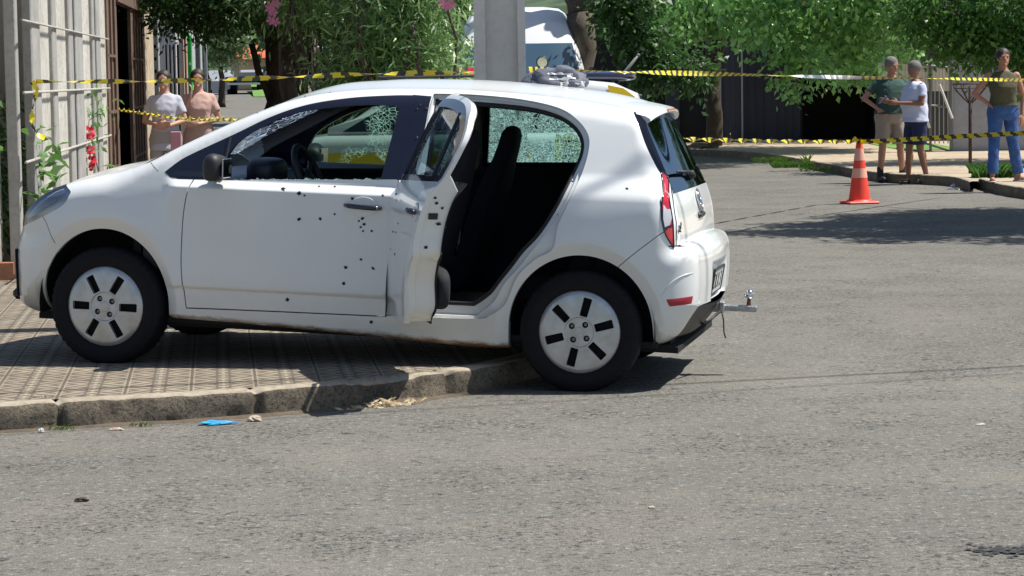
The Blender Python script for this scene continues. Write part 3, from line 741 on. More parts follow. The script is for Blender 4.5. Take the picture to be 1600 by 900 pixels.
def on_edge(t_w, depth=.05):
    """frame on the trailing shut face of the open rear door at height t_w"""
    k = [i for i in range(len(P_A)) if P_A[i, 0] > 2.05]; i = min(k, key=lambda i: abs(P_A[i, 1] - t_w)); p = P_A[i]; q = P_A[(i + 1) % len(P_A)]; o = P_A[i - 1]
    T = Vector((q[0] - o[0], 0, q[1] - o[1])).normalized(); T = -T if T.z < 0 else T
    Nn = Vector((T.z, 0, -T.x)); w = float(Wf(np.array([p[0]]), np.array([p[1]]))[0]); X = Vector((0, 1, 0)); Yv = Nn.cross(X)
    P = Vector((p[0], -(w - depth), p[1])) + Nn * (-.010)
    return RDM @ Matrix(((X.x, Yv.x, Nn.x, P.x), (X.y, Yv.y, Nn.y, P.y), (X.z, Yv.z, Nn.z, P.z), (0, 0, 0, 1)))
holes([(0, 0, .010), (.0, .0, .008), (0, 0, .011), (0, 0, .007), (0, 0, .009)], 'edge_hole', rdoor, fn=None or (lambda it: (lambda u, w: next(it)))(iter([on_edge(.93, .06), on_edge(.905, .095), on_edge(.83, .10), on_edge(.96, .04), on_edge(.735, .06)])), seed=3)
b = MB(); Mx = on_edge(.865, .065); b.add([Mx @ Vector(p) for p in [(-.022, -.016, .002), (.022, -.016, .002), (.022, .016, .002), (-.022, .016, .002), (-.02, -.012, .007), (.02, -.012, .007), (.02, .012, .007), (-.02, .012, .007)]], [(0, 1, 5, 4), (1, 2, 6, 5), (2, 3, 7, 6), (3, 0, 4, 7), (4, 5, 6, 7)]); b.build('latch', M_trim, rdoor)
holes([(1.60, .93, .007), (1.66, .905, .005), (1.64, .75, .006), (1.72, .752, .007), (1.58, .66, .006), (1.70, .645, .007), (1.77, .80, .006)], 'bullet_hole', rdoor, fn=lambda u, w: on_rd(u, w), seed=12)
# far rear door, shut
fr = mesh_from('rear_door', region(['rdoor'], (-1,), flange=.03), M_white, car)
mesh_from('window_frame', region(['rframe'], (-1,), off=.001, flange=.035), M_black, fr)
mesh_from('window_glass', region(['glass_r'], (-1,), off=-.012, flange=0), M_gmos, fr)
inner_trim(['rdoor'], -1, .075, 'door_card', M_dark, fr)

# linings
def lining():
    V, F, N = join(region(['body', 'bpillar'], (1, -1), off=-.035, flange=0)); hi = []; lo = []
    for f in F:
        z = sum(V[i][2] for i in f) / 3; x = sum(V[i][0] for i in f) / 3
        if x < .35 or x > 2.85: continue
        (hi if z > .99 else lo).append(f)
    return (V, hi, N), (V, lo, N)
hi, lo = lining()
mesh_from('pillar_lining', hi, M_liner, car); mesh_from('side_lining', lo, M_dark, car)
mesh_from('headliner', strip_geo(c_roof, 20, off=-.03, sxy=.99), M_liner, car)

# cabin
cab = MB()
cab.box((1.35, 0, .235), (2.9, 1.40, .03)); cab.box((.12, 0, .55), (.04, 1.36, .66)); cab.box((2.62, 0, .55), (.45, 1.1, .64)); cab.build('cabin_floor', M_dark, car)
cab = MB(); prof = [(.16, .50), (.16, .93), (.28, .965), (.48, .972), (.62, .955), (.68, .90), (.67, .78), (.60, .62), (.56, .45)]
cab.prism(prof, lambda a, c, t: (a, t, c), -.70, .70)
V, F = superball((.70, -.36, .985), (.085, .16, .072), .6); cab.add(V, F)
for s in (1, -1): cab.lathe([(.001, .012), (.03, .012), (.042, .006), (.048, -.01)], (.672, -s * .62, .88), 'X', 18)
cab.build('dashboard', mat('dashboard_plastic', (.022, .026, .042), .45), car, True, 35)
b = MB(); cen = Vector((.93, -.36, .955)); ax = Matrix.Rotation(R(-24), 3, 'Y') @ Matrix.Rotation(R(90), 3, 'Y')
ringp = [cen + ax @ Vector((.178 * math.cos(a), .178 * math.sin(a), 0)) for a in np.linspace(0, 2 * PI, 40, endpoint=False)]
b.tube(ringp, .017, 8, closed=True); b.ball(cen + ax @ Vector((0, 0, -.01)), (.06, .06, .03), rot=ax)
for a in (0, 2.2, -2.2): b.tube([cen + ax @ Vector((.03 * math.cos(a), .03 * math.sin(a), -.01)), cen + ax @ Vector((.175 * math.cos(a), .175 * math.sin(a), 0))], .012, 6)
b.tube([cen, (.66, -.36, .87)], .03, 8); b.build('steering_wheel', M_trim, car, True)
def seat(v, name='front_seat'):
    b = MB()
    def sec(c, hw, th, tilt):  # rounded rectangle ring
        out = []; n = 20
        for k in range(n):
            a = 2 * PI * k / n; x = math.copysign(abs(math.cos(a)) ** .6, math.cos(a)) * th; y = math.copysign(abs(math.sin(a)) ** .6, math.sin(a)) * hw
            out.append((c[0] + x * math.cos(tilt), v + y, c[1] + x * math.sin(tilt)))
        return out
    rings = [sec((1.56, .46), .20, .05, -.3), sec((1.575, .55), .235, .075, -.3), sec((1.62, .70), .24, .07, -.28), sec((1.66, .85), .235, .065, -.26), sec((1.70, .98), .20, .058, -.25), sec((1.725, 1.06), .135, .052, -.24), sec((1.745, 1.13), .115, .05, -.22), sec((1.76, 1.20), .105, .047, -.2), sec((1.768, 1.235), .085, .03, -.2), sec((1.77, 1.245), .03, .01, -.2)]
    V = [p for r in rings for p in r]; n = 20
    b.add(V, [(i * n + k, i * n + (k + 1) % n, (i + 1) * n + (k + 1) % n, (i + 1) * n + k) for i in range(len(rings) - 1) for k in range(n)] + [tuple(range(n))])
    VV, FF = superball((1.33, v, .44), (.27, .245, .09), .5); b.add(VV, FF)
    return b.build(name, M_fabric, car, True)
seat(-.36); seat(.36).location.x = .07
for (x0, x1, dr, nm_) in ((1.60, 2.33, fr, 'door_capping'), (.62, 1.42, fds[-1], 'door_capping')):
    g = MB(); g.box(((x0 + x1) / 2, .735, .968), (x1 - x0, .03, .05), bevel=.008); g.build(nm_, mat('capping_grey', (.22, .25, .29), .6), dr)
b = MB(); VV, FF = superball((2.2, 0, .48), (.24, .60, .09), .4); b.add(VV, FF)
for v in (-.31, .31):
    VV, FF = superball((0, 0, 0), (.07, .29, .27), .4); r = Matrix.Rotation(R(18), 3, 'Y')
    b.add([r @ Vector(p) + Vector((2.43, v, .74)) for p in VV], FF)
b.build('rear_bench', M_fabric, car, True)

# wheel wells and underside
for (cu, cw, ru, rw) in (ARC_F, ARC_R):
    for s in (1, -1):
        b = MB(); vo = .77; vi = .48; A = np.linspace(-.15, PI + .15, 30)
        o = [(cu + (ru + .012) * math.cos(a), -s * v, cw + (rw + .012) * math.sin(a)) for v in (vo, vi) for a in A]
        b.add(o, [(i, i + 1, 30 + i + 1, 30 + i) for i in range(29)] + [tuple(range(30, 60))])
        b.build('wheel_well', M_hole, car, True, 40)
b = MB(); b.box((1.25, 0, .215), (3.3, 1.36, .03)); b.box((1.2, .1, .19), (2.2, .06, .05)); b.box((2.45, 0, .21), (.06, 1.35, .06)); b.box((.0, 0, .21), (.3, .7, .10))
b.build('underbody', M_hole, car)

# wheels
def wheel(u, v, s, rot, steer=0):
    """s = 1: outer face towards the near side"""
    root = Matrix.Translation((u, -s * v, .292)) @ Matrix.Rotation(steer, 4, 'Z') @ (Matrix.Rotation(R(90), 4, 'X') if s == 1 else Matrix.Rotation(R(-90), 4, 'X'))
    # local: x, y in the wheel plane, z outwards
    T = lambda p: root @ Vector(p)
    b = MB(); Rw = .300; n = 192
    prof = [(.195, -.16), (.215, -.168), (.26, -.172), (.287, -.160), (Rw - .002, -.145), (Rw, -.10), (Rw, -.03), (Rw - .003, -.012), (.291, -.001), (.276, .006), (.255, .010), (.235, .0105), (.218, .007), (.206, .001), (.200, -.008), (.197, -.02)]
    V = []
    for (r, z) in prof:
        for k in range(n):
            a = 2 * PI * k / n
            blk = .0045 * ((k // 2) % 2) * (abs(r - .291) < .004 or abs(r - .297) < .0015) ; r_ = r - blk
            V.append(T((r_ * math.cos(a), r_ * math.sin(a), z)))
    b.add(V, [(i * n + k, i * n + (k + 1) % n, (i + 1) * n + (k + 1) % n, (i + 1) * n + k) for i in range(len(prof) - 1) for k in range(n)])
    for rr, zz in ((.262, .0085), (.276, .0035)):
        b.tube([T((rr * math.cos(a), rr * math.sin(a), zz)) for a in np.linspace(0, 2 * PI, 64, endpoint=False)], .0018, 5, closed=True)
    ty = b.build('tyre', M_rubber, None, True)
    wh = empty('wheel'); wh.parent = car; ty.parent = wh
    b = MB(); b.lathe([(.001, -.03), (.19, -.03)], rot=None, n=32); b.v = [tuple(T(p)) for p in b.v]; b.build('rim', M_hole, wh)
    # wheel trim: slotted disc
    HV = []; HE = []; polys = []
    def ringp(r, c=(0, 0), n=64): return [(c[0] + r * math.cos(2 * PI * k / n), c[1] + r * math.sin(2 * PI * k / n)) for k in range(n)]
    def addp(L):
        o = len(HV); HV.extend(L); HE.extend([(o + i, o + (i + 1) % len(L)) for i in range(len(L))])
    outer = ringp(.2015); addp(outer); cuts = []
    for k in range(6):
        a = rot + k * PI / 3; ca, sa = math.cos(a), math.sin(a)
        q = [(.080, -.0165), (.083, -.0195), (.167, -.0215), (.172, -.018), (.172, .018), (.167, .0215), (.083, .0195), (.080, .0165)]
        q = [(x * ca - y * sa, x * sa + y * ca) for x, y in q]; cuts.append(q)
    for k in range(4):
        a = rot + .62 + k * PI / 2; cuts.append(ringp(.0155, (.047 * math.cos(a), .047 * math.sin(a)), 14))
    for q in cuts: addp(q)
    for r in (.024, .026, .07, .075, .1, .13, .155, .18, .193, .198): HV.extend([(p[0] + 1e-4, p[1]) for p in ringp(r, n=48)])
    res = geometry.delaunay_2d_cdt([Vector(p) for p in HV], HE, [], 0, 1e-5)
    v2 = np.array([tuple(p) for p in res[0]]); f2 = np.array([tuple(t) for t in res[2] if len(t) == 3]); c2 = v2[f2].mean(1)
    kill = np.zeros(len(f2), bool)
    for q in cuts: kill |= inside(c2, np.array(q))
    f2 = f2[~kill]
    def hz(x, y):
        r = math.hypot(x, y); z = .004 + .012 * (1 - (r / .2) ** 2)
        if r < .025: z -= .004
        elif r < .0755: z -= .007 * min(1, (.0755 - r) / .006)
        if r > .19: z -= (r - .19) * .8
        return z
    b = MB(); b.add([T((x, y, hz(x, y))) for x, y in v2], [tuple(int(i) for i in t) for t in f2])
    for q in cuts:
        m = len(q); dz = .022
        b.add([T((x, y, hz(x, y))) for x, y in q] + [T((x, y, hz(x, y) - dz)) for x, y in q], [(i, (i + 1) % m, m + (i + 1) % m, m + i) for i in range(m)])
    b.build('wheel_trim', M_silver, wh, True, 30)
    b = MB()
    for k in range(4):
        a = rot + .62 + k * PI / 2; b.lathe([(.001, -.002), (.008, -.002), (.009, -.02)], (0, 0, 0), n=8); 
        for i in range(len(b.v) - 24, len(b.v)): x, y, z = b.v[i]; b.v[i] = tuple(T((x + .047 * math.cos(a), y + .047 * math.sin(a), z)))
    b.build('wheel_nut', M_chip, wh)
    return wh
wheel(0, .80, 1, R(0), steer=R(-2)); wheel(WB, .80, 1, R(17)); wheel(0, .795, -1, .3); wheel(WB, .795, -1, .1)

# tailgate lettering and badge, number plate, wiper, tow bar
def on_strip(L, w, v, off=0.):
    L2 = resample(L, .01); i = int(np.argmin(abs(L2[:, 1] - w))); v_e = float(Wf(L2[i:i + 1, 0], L2[i:i + 1, 1])[0]); tn = L2[min(i + 1, len(L2) - 1), :2] - L2[max(i - 1, 0), :2]; tn /= np.linalg.norm(tn)
    nn = np.array([-tn[1], tn[0]]); s = v / v_e; B = L2[i, 3] * (1 - s * s) ** 1.6; N = Vector((nn[0], 0, nn[1])); p = Vector((L2[i, 0], v, L2[i, 1])) + N * (B + off)
    dBdv = -2 * L2[i, 3] * v / v_e ** 2; X = (Vector((0, 1, 0)) + N * dBdv).normalized(); T = Vector((-tn[0], 0, -tn[1])); T = T if T.z > 0 else -T
    Z = X.cross(T).normalized(); T = Z.cross(X)
    return Matrix(((X.x, T.x, Z.x, p.x), (X.y, T.y, Z.y, p.y), (X.z, T.z, Z.z, p.z), (0, 0, 0, 1)))
c_h2 = np.vstack([c_rg, c_hatch[1:]])
text_obj('lettering', 'up!', .068, M_trim, hatch, on_side(2.8835, .815, .004), .002, offset=.0012, sx=1.05)
Mx = on_strip(c_hatch, .905, 0, .004); b = MB()
rg = [Mx @ Vector((.056 * math.cos(a), .056 * math.sin(a), .004)) for a in np.linspace(0, 2 * PI, 36, endpoint=False)]; b.tube(rg, .0055, 6, closed=True)
def bar(p, q): b.tube([Mx @ Vector((*p, .004)), Mx @ Vector((*q, .004))], .0042, 5)
bar((-.02, .050), (0, .010)); bar((0, .010), (.02, .050)); bar((-.045, .028), (-.02, -.044)); bar((-.02, -.044), (0, -.004)); bar((0, -.004), (.02, -.044)); bar((.02, -.044), (.045, .028))
b.build('badge', M_chrome, hatch, True)
b = MB(); b.lathe([(.001, .001), (.051, .001)], n=24); b.v = [tuple(Mx @ Vector(p)) for p in b.v]; b.build('badge_ground', M_black, hatch)
b = MB(); Mx = on_strip(c_hatch, .84, 0, .0); b.box((0, 0, 0), (.20, .03, .03), bevel=.01); b.v = [tuple(Mx @ Vector(p)) for p in b.v]; b.build('boot_handle', M_trim, hatch)
Mx = on_strip(c_rg, 1.03, 0, .0); b = MB(); b.lathe([(.024, 0), (.023, .018), (.018, .030), (.001, .033)], n=16); b.tube([(0, 0, .024), (-.10, .015, .026), (-.36, .03, .016)], [.010, .007, .005], 6); b.tube([(-.08, .02, .014), (-.40, .035, .008)], .006, 4)
b.v = [tuple(Mx @ Vector(p)) for p in b.v]; b.build('rear_wiper', M_trim, hatch, True)
pm = Matrix.Translation((2.996, 0, .515)) @ Matrix.Rotation(R(8), 4, 'Y') @ Matrix(((0, 0, 1, 0), (1, 0, 0, 0), (0, 1, 0, 0), (0, 0, 0, 1)))
M_plate = mat('number_plate_white', (.62, .63, .63), .45, noise_amt=.08, noise_scale=30)
b = MB(); b.box((0, 0, 0), (.40, .13, .008), bevel=.003); b.v = [tuple(pm @ Vector(p)) for p in b.v]; pl = b.build('number_plate', M_plate, rbm)
b = MB()
for (x, y, sx, sy) in ((0, .063, .40, .006), (0, -.063, .40, .006), (.197, 0, .006, .13), (-.197, 0, .006, .13)): b.box((x, y, .003), (sx, sy, .012))
b.v = [tuple(pm @ Vector(p)) for p in b.v]; b.build('plate_frame', M_trim, pl)
text_obj('plate_characters', 'DLX 3', .115, M_trim, pl, pm @ Matrix.Translation((0, -.006, .0045)), .001, sx=1.0)
b = MB(); b.box((2.92, 0, .37), (.24, .05, .045)); b.box((2.80, 0, .36), (.06, 1.0, .05)); b.box((3.115, 0, .372), (.19, .045, .032), bevel=.006)
b.box((3.03, 0, .375), (.03, .09, .06), bevel=.006)
hit = b.build('tow_bar', mat('grey_steel', (.42, .43, .44), .38, metal=.8, noise_amt=.3, noise_scale=40), car)
b = MB(); b.tube([(3.165, 0, .385), (3.165, 0, .425)], [.012, .009], 8); b.build('ball_neck', mat('rusty_steel', (.16, .08, .045), .7, metal=.3), hit, True)
b = MB(); b.ball((3.165, 0, .445), .025, n=16, m=10); b.build('tow_ball', M_chrome, hit, True)
b = MB(); b.tube([(3.03, -.05, .37), (3.045, -.055, .31), (3.05, -.06, .25), (3.06, -.06, .22)], .004, 5); b.tube([(2.90, -.06, .30), (2.97, -.2, .30), (3.03, -.05, .36)], .008, 5)
b.build('trailer_cable', M_trim, hit, True)
b = MB(); b.box((2.70, -.28, .29), (.16, .10, .07), bevel=.03); b.tube([(2.60, -.30, .275), (2.84, -.30, .275)], .022, 10); b.build('exhaust', M_hole, car, True)
# ------------------------------------------------------------------ ground, kerbs, pavements
def asphalt():
    m = bpy.data.materials.new('asphalt'); m.use_nodes = True; t = NT(m); p = t.n['Principled BSDF']
    tc = t.add('ShaderNodeTexCoord').outputs['Object']
    def nz(sc, det=4, ro=.6, vec=tc): return t.add('ShaderNodeTexNoise', {'Vector': vec, 'Scale': sc, 'Detail': det, 'Roughness': ro}).outputs['Fac']
    big = nz(.45, 5); mid = nz(3.2, 6, .65); fine = nz(42, 4, .7); grit = nz(150, 2, .6)
    wv = t.mix(.25, tc, t.add('ShaderNodeTexNoise', {'Vector': tc, 'Scale': 3}).outputs['Color'])
    stone = t.add('ShaderNodeTexVoronoi', {'Vector': tc, 'Scale': 95.}, feature='F1')
    sd_ = t.ramp(stone.outputs['Distance'], [(.0, 1.), (.55, 0.)])
    scol = t.add('ShaderNodeSeparateColor', {0: stone.outputs['Color']}).outputs[0]
    c = t.mix(t.ramp(big, [(.35, 0), (.65, 1)]), (0.164, 0.157, 0.136), (0.213, 0.205, 0.178))
    c = t.mix(t.ramp(mid, [(.35, .0), (.7, .55)]), c, (0.129, 0.126, 0.118))
    c = t.mix(t.math('MULTIPLY', t.ramp(scol, [(.5, 0), (.95, 1)]), sd_), c, (0.293, 0.285, 0.271))
    # open-textured worn patches: dark voids between stones
    worn = t.ramp(t.math('ADD', t.math('MULTIPLY', nz(1.1, 6, .7), .7), t.math('MULTIPLY', nz(7, 5, .7), .3)), [(.47, 0.), (.57, 1.)])
    pit = t.ramp(fine, [(.52, 0), (.66, 1)])
    c = t.mix(t.math('MULTIPLY', t.math('MULTIPLY', pit, t.math('MULTIPLY_ADD', worn, .62, .36)), .95), c, (.03, .028, .026))
    c = t.mix(t.math('MULTIPLY', t.ramp(grit, [(.45, 0), (.7, 1)]), .5), c, (.06, .058, .054))
    clod = t.add('ShaderNodeTexNoise', {'Vector': tc, 'Scale': 17, 'Detail': 6, 'Roughness': .72}).outputs['Fac']
    c = t.mix(t.math('MULTIPLY', t.ramp(clod, [(.565, 0), (.60, 1)]), t.math('MULTIPLY_ADD', worn, .4, .6)), c, (0.059, 0.057, 0.052))
    c = t.mix(t.ramp(t.add('ShaderNodeTexNoise', {'Vector': tc, 'Scale': 31, 'Detail': 4, 'Roughness': .7}).outputs['Fac'], [(.56, 0), (.63, .85)]), c, (0.279, 0.271, 0.248))
    # long thin cracks
    wc = t.add('ShaderNodeMapping', {'Vector': wv, 'Scale': (.22, .55, 1)}).outputs[0]
    ck = t.add('ShaderNodeTexVoronoi', {'Vector': wc, 'Scale': 1.1}, feature='DISTANCE_TO_EDGE').outputs['Distance']
    ck = t.math('MULTIPLY', t.ramp(ck, [(.0, 1.), (.003, 0.)]), t.ramp(nz(.8, 3), [(.55, 0), (.66, .5)]))
    # reddish dust swept over the far part
    c = t.mix(t.math('MULTIPLY', t.ramp(nz(.9, 6), [(.5, 0), (.75, 1)]), .35), c, (0.210, 0.178, 0.143))
    t.l.new(c, p.inputs['Base Color']); p.inputs['Roughness'].default_value = .92; p.inputs['Specular IOR Level'].default_value = .2
    h = t.math('SUBTRACT', t.math('ADD', t.math('MULTIPLY', fine, .8), t.math('MULTIPLY', sd_, .35)), t.math('MULTIPLY', t.math('MULTIPLY', pit, worn), .8))
    b = t.add('ShaderNodeBump', {'Height': h, 'Strength': .9, 'Distance': .008}); t.l.new(b.outputs[0], p.inputs['Normal'])
    return m
M_asph = asphalt()
def slope(y): return max(0., y - 60) * .0075
g = MB(); ys = [-40, 0, 20, 40, 60, 100, 160, 260, 600]
for i, y in enumerate(ys): g.v += [(-160, y, slope(y)), (160, y, slope(y))]
for i in range(len(ys) - 1): g.f.append((2 * i, 2 * i + 1, 2 * i + 3, 2 * i + 2)); g.m.append(0)
tag(g.build('road', M_asph), kind='structure')

PZ = .120
KERB = [(-14, 6.6), (-8, 9.15), (-4.5, 10.42), (-2.25, 11.24), (-1.16, 11.64), (-.484, 12.09), (-.10, 12.52), (.13, 12.95), (.30, 13.45), (.40, 14.0), (.45, 14.9), (.42, 16), (-.2, 19), (-1.6, 24), (-3.4, 33), (-5.2, 50), (-9, 90)]
def tiles():
    m = bpy.data.materials.new('patterned_tiles'); m.use_nodes = True; t = NT(m); p = t.n['Principled BSDF']
    tc = t.add('ShaderNodeTexCoord').outputs['Object']
    mp = t.add('ShaderNodeMapping', {'Vector': tc, 'Rotation': (0, 0, R(-6.5)), 'Scale': (1 / .30, 1 / .30, 1)}).outputs[0]
    sx = t.add('ShaderNodeSeparateXYZ', {0: mp}); X, Y = sx.outputs[0], sx.outputs[1]
    fx = t.math('FRACT', X); fy = t.math('FRACT', Y)
    ax = t.math('ABSOLUTE', t.math('SUBTRACT', fx, .5)); ay = t.math('ABSOLUTE', t.math('SUBTRACT', fy, .5))  # 0 centre .. .5 edge
    def line(v, at_, w): return t.math('LESS_THAN', t.math('ABSOLUTE', t.math('SUBTRACT', v, at_)), w)
    joint = t.math('MAXIMUM', line(ax, .0, .022), line(ay, .5, .03)); ridge = line(ax, .5, .03)
    dia = t.math('ADD', ax, ay)
    g1 = t.math('MAXIMUM', line(dia, .5, .045), t.math('MAXIMUM', line(dia, .32, .035), line(dia, .68, .035)))
    g2 = t.math('GREATER_THAN', t.math('FRACT', t.math('MULTIPLY_ADD', dia, 3.4, .15)), .56)
    g3 = line(fy, .25, .014)
    gr_ = t.math('MAXIMUM', t.math('MULTIPLY', g2, t.math('GREATER_THAN', ax, .05)), line(ax, .40, .02))
    allg = t.math('MAXIMUM', joint, t.math('MULTIPLY', gr_, .92))
    n = t.add('ShaderNodeTexNoise', {'Vector': tc, 'Scale': 2.5, 'Detail': 7, 'Roughness': .65}).outputs['Fac']
    n2 = t.add('ShaderNodeTexNoise', {'Vector': tc, 'Scale': 40, 'Detail': 5, 'Roughness': .7}).outputs['Fac']
    c = t.mix(t.ramp(n, [(.35, 0), (.68, 1)]), (.31, .26, .19), (.20, .165, .122))
    c = t.mix(t.ramp(n2, [(.5, 0), (.8, .6)]), c, (.19, .165, .13))
    c = t.mix(t.math('MULTIPLY', ridge, .35), c, (.48, .43, .34))
    c = t.mix(t.math('MULTIPLY', allg, t.math('MULTIPLY_ADD', n2, .5, .5), clamp=True), c, (.05, .042, .032))
    t.l.new(c, p.inputs['Base Color']); p.inputs['Roughness'].default_value = .9
    h = t.math('ADD', t.math('SUBTRACT', t.math('MULTIPLY', n2, .3), allg), t.math('MULTIPLY', ridge, .8))
    b = t.add('ShaderNodeBump', {'Height': h, 'Strength': .8, 'Distance': .006}); t.l.new(b.outputs[0], p.inputs['Normal'])
    return m
def inward(P, d):
    P = np.array(P); tn = np.gradient(P, axis=0); nn = np.stack([-tn[:, 1], tn[:, 0]], 1); nn /= np.linalg.norm(nn, axis=1, keepdims=True); return P + nn * d
ks = cat(KERB, 10); inner = inward(ks, .12)
g = MB(); V = [(-40, inner[0][1], PZ)] + [(p[0], p[1], PZ) for p in inner] + [(-60, 90, PZ), (-60, inner[0][1], PZ)]
g.add(V, [tuple(range(len(V)))]); tag(g.build('pavement', tiles()), kind='structure')
def concrete(name, a, b_, stain=(.06, .05, .04), sc=3, amt=.7, bump=.6):
    m = bpy.data.materials.new(name); m.use_nodes = True; t = NT(m); p = t.n['Principled BSDF']; tc = t.add('ShaderNodeTexCoord').outputs['Object']
    n = t.add('ShaderNodeTexNoise', {'Vector': tc, 'Scale': sc, 'Detail': 9, 'Roughness': .68}).outputs['Fac']
    n2 = t.add('ShaderNodeTexNoise', {'Vector': tc, 'Scale': sc * 9, 'Detail': 6, 'Roughness': .75}).outputs['Fac']
    c = t.mix(t.ramp(n, [(.35, 0), (.65, 1)]), a, b_); c = t.mix(t.math('MULTIPLY', t.ramp(n2, [(.48, 0), (.68, 1)]), amt), c, stain)
    t.l.new(c, p.inputs['Base Color']); p.inputs['Roughness'].default_value = .92
    b = t.add('ShaderNodeBump', {'Height': t.math('ADD', n2, n), 'Strength': bump, 'Distance': .012}); t.l.new(b.outputs[0], p.inputs['Normal'])
    return m
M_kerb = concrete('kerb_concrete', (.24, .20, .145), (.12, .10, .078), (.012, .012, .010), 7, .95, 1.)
M_kerblit = concrete('sunlit_kerb_top', (.44, .38, .285), (.34, .29, .22), (.14, .12, .09), 3, .6)  # top painted lighter than the face to carry the sunlight on it
def kerb(path, H, name, step=.02, joints=(), dmg=None, rmax=60, wid=.12):
    P = resample(path, step); P = P[P[:, 1] < rmax]; tn = np.gradient(P, axis=0); nn = np.stack([-tn[:, 1], tn[:, 0]], 1); nn /= np.linalg.norm(nn, axis=1, keepdims=True)
    prof = [(0, -.01, 0), (.002, .03, 0), (.004, .06, 0), (.007, H - .022, 0), (.013, H - .008, 0), (.026, H, 1), (.06, H + .002, 1), (wid, H + .001, 1), (wid + .006, H - .02, 1)]
    g = MB(); m = len(prof)
    for i, q in enumerate(P):
        jn = max([0] + [math.exp(-((q[0] - jx) / .012) ** 2) for jx in joints])
        for k, (o, z, _) in enumerate(prof):
            v = Vector((q[0] * 9, q[1] * 9, z * 22)); e = noise.fractal(v, 1, 2.1, 4) * .010; e2 = noise.fractal(v * .35, 1, 2, 3) * .016
            oo = o + (e + e2) * (1 if k < 6 else .25) + jn * .03 * (1 if k < 6 else .3); zz = z + (e * .4 if k > 2 else 0) * (k < 7) - jn * .02 * (k > 3)
            if dmg:
                dd = min(1, max(0, 1 - abs(q[0] - dmg[0]) / dmg[1])); dd = dd ** .5 if dd > 0 else 0
                if dd > 0:
                    r_ = abs(noise.noise(v * .8)); oo += dd * (.05 + .10 * r_) * (k < 7); zz -= dd * (.02 + .05 * r_) * (2 < k < 7)
            g.v.append((q[0] + nn[i][0] * oo, q[1] + nn[i][1] * oo, zz))
    for i in range(len(P) - 1):
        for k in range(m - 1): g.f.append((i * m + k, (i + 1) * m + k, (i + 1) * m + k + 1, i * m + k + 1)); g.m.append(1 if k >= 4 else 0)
    return g
tag(kerb(cat(KERB[1:], 10), PZ + .003, 'kerb', .02, (-2.02, -1.17, -3.1, -.30), (-.60, .17)).build('kerb', [M_kerb, M_kerblit], smooth=True), kind='structure')
# dirt that gathers in the gutter, a low uneven strip
M_dirt = concrete('gutter_dirt', (.16, .12, .08), (.09, .07, .05), (.04, .035, .03), 12, .6)
P = resample(cat(KERB[2:], 10), .04); P = P[P[:, 1] < 17]; tn = np.gradient(P, axis=0); nn = np.stack([-tn[:, 1], tn[:, 0]], 1); nn /= np.linalg.norm(nn, axis=1, keepdims=True)
g = MB()
for i, q in enumerate(P):
    w = .018 + .03 * abs(noise.noise(Vector((q[0] * 3, q[1] * 3, 1)))) + .012 * noise.noise(Vector((q[0] * 14, q[1] * 14, 4))); w = max(.006, w)
    for o, z in ((.04, .016), (0, .012), (-w * .6, .007), (-w, .0005)): g.v.append((q[0] + nn[i][0] * o, q[1] + nn[i][1] * o, z))
for i in range(len(P) - 1):
    for k in range(3): g.f.append((i * 4 + k, i * 4 + k + 1, (i + 1) * 4 + k + 1, (i + 1) * 4 + k)); g.m.append(0)
tag(g.build('gutter_dirt', M_dirt, smooth=True), kind='stuff')
# a dark tar-filled patch at the right foreground
def flat_blob(name, c, rx, ry, m, z, seed, n=40, amp=.3, kind=None):
    g = MB(); rs = random.Random(seed); o = rs.uniform(0, 50); V = [(c[0], c[1], z)]
    for k in range(n):
        a = 2 * PI * k / n; f = 1 + amp * noise.fractal(Vector((math.cos(a) * 2 + o, math.sin(a) * 2, o)), 1, 2, 4); V.append((c[0] + rx * f * math.cos(a), c[1] + ry * f * math.sin(a), z))
    g.add(V, [(0, k + 1, (k + 1) % n + 1) for k in range(n)]); ob = g.build(name, m)
    if kind: tag(ob, kind=kind)
    return ob
c = gr(1580, 862); M_tar = concrete('tar', (.030, .032, .038), (.05, .05, .054), (.13, .125, .115), 45, .7); rs = random.Random(8); g = MB()
for i in range(170):
    x = c.x + rs.gauss(.03, .085); y = c.y + rs.gauss(0, .045); r_ = rs.uniform(.004, .018); a0 = rs.uniform(0, 6); z = .004 + i * .00001
    if (x - c.x) < -.14: continue
    g.add([(x + r_ * rs.uniform(.6, 1.2) * math.cos(a0 + k), y + r_ * rs.uniform(.6, 1.2) * math.sin(a0 + k), z) for k in (0, 1, 2, 3, 4, 5)], [(0, 1, 2, 3, 4, 5)])
tag(g.build('tar_patch', M_tar), kind='structure')

# far pavement on the right with its worn kerb
FK = [gr(*p) for p in ((940, 236), (1060, 243), (1130, 246), (1200, 252), (1290, 269), (1370, 284), (1450, 289), (1490, 292), (1515, 300))]
FK = [(p.x, p.y) for p in FK]; FK2 = [(gr(*p).x, gr(*p).y) for p in ((1520, 292), (1560, 304), (1620, 314), (1720, 330), (2000, 372))]
FZ = .13
M_sand = concrete('sandy_concrete', (.47, .385, .275), (.36, .28, .20), (.20, .16, .12), 1.1, .5, .4)
g = MB(); fk = cat(FK, 8); V = [(p[0], p[1], FZ) for p in inward(fk, .1)] + [(p[0], p[1], FZ) for p in inward(np.array(FK2), .1)] + [(40, 28, FZ), (40, 75, FZ), (-3, 75, FZ)]
r_ = geometry.delaunay_2d_cdt([Vector(v[:2]) for v in V], [], [list(range(len(V)))], 1, 1e-4)
g.add([(p[0], p[1], FZ) for p in r_[0]], [tuple(t) for t in r_[2]]); tag(g.build('far_pavement', M_sand), kind='structure')
tag(kerb(fk, FZ + .004, 'kerb', .06, (), None, 90).build('far_kerb', [M_kerb, M_kerblit], smooth=True), kind='structure')
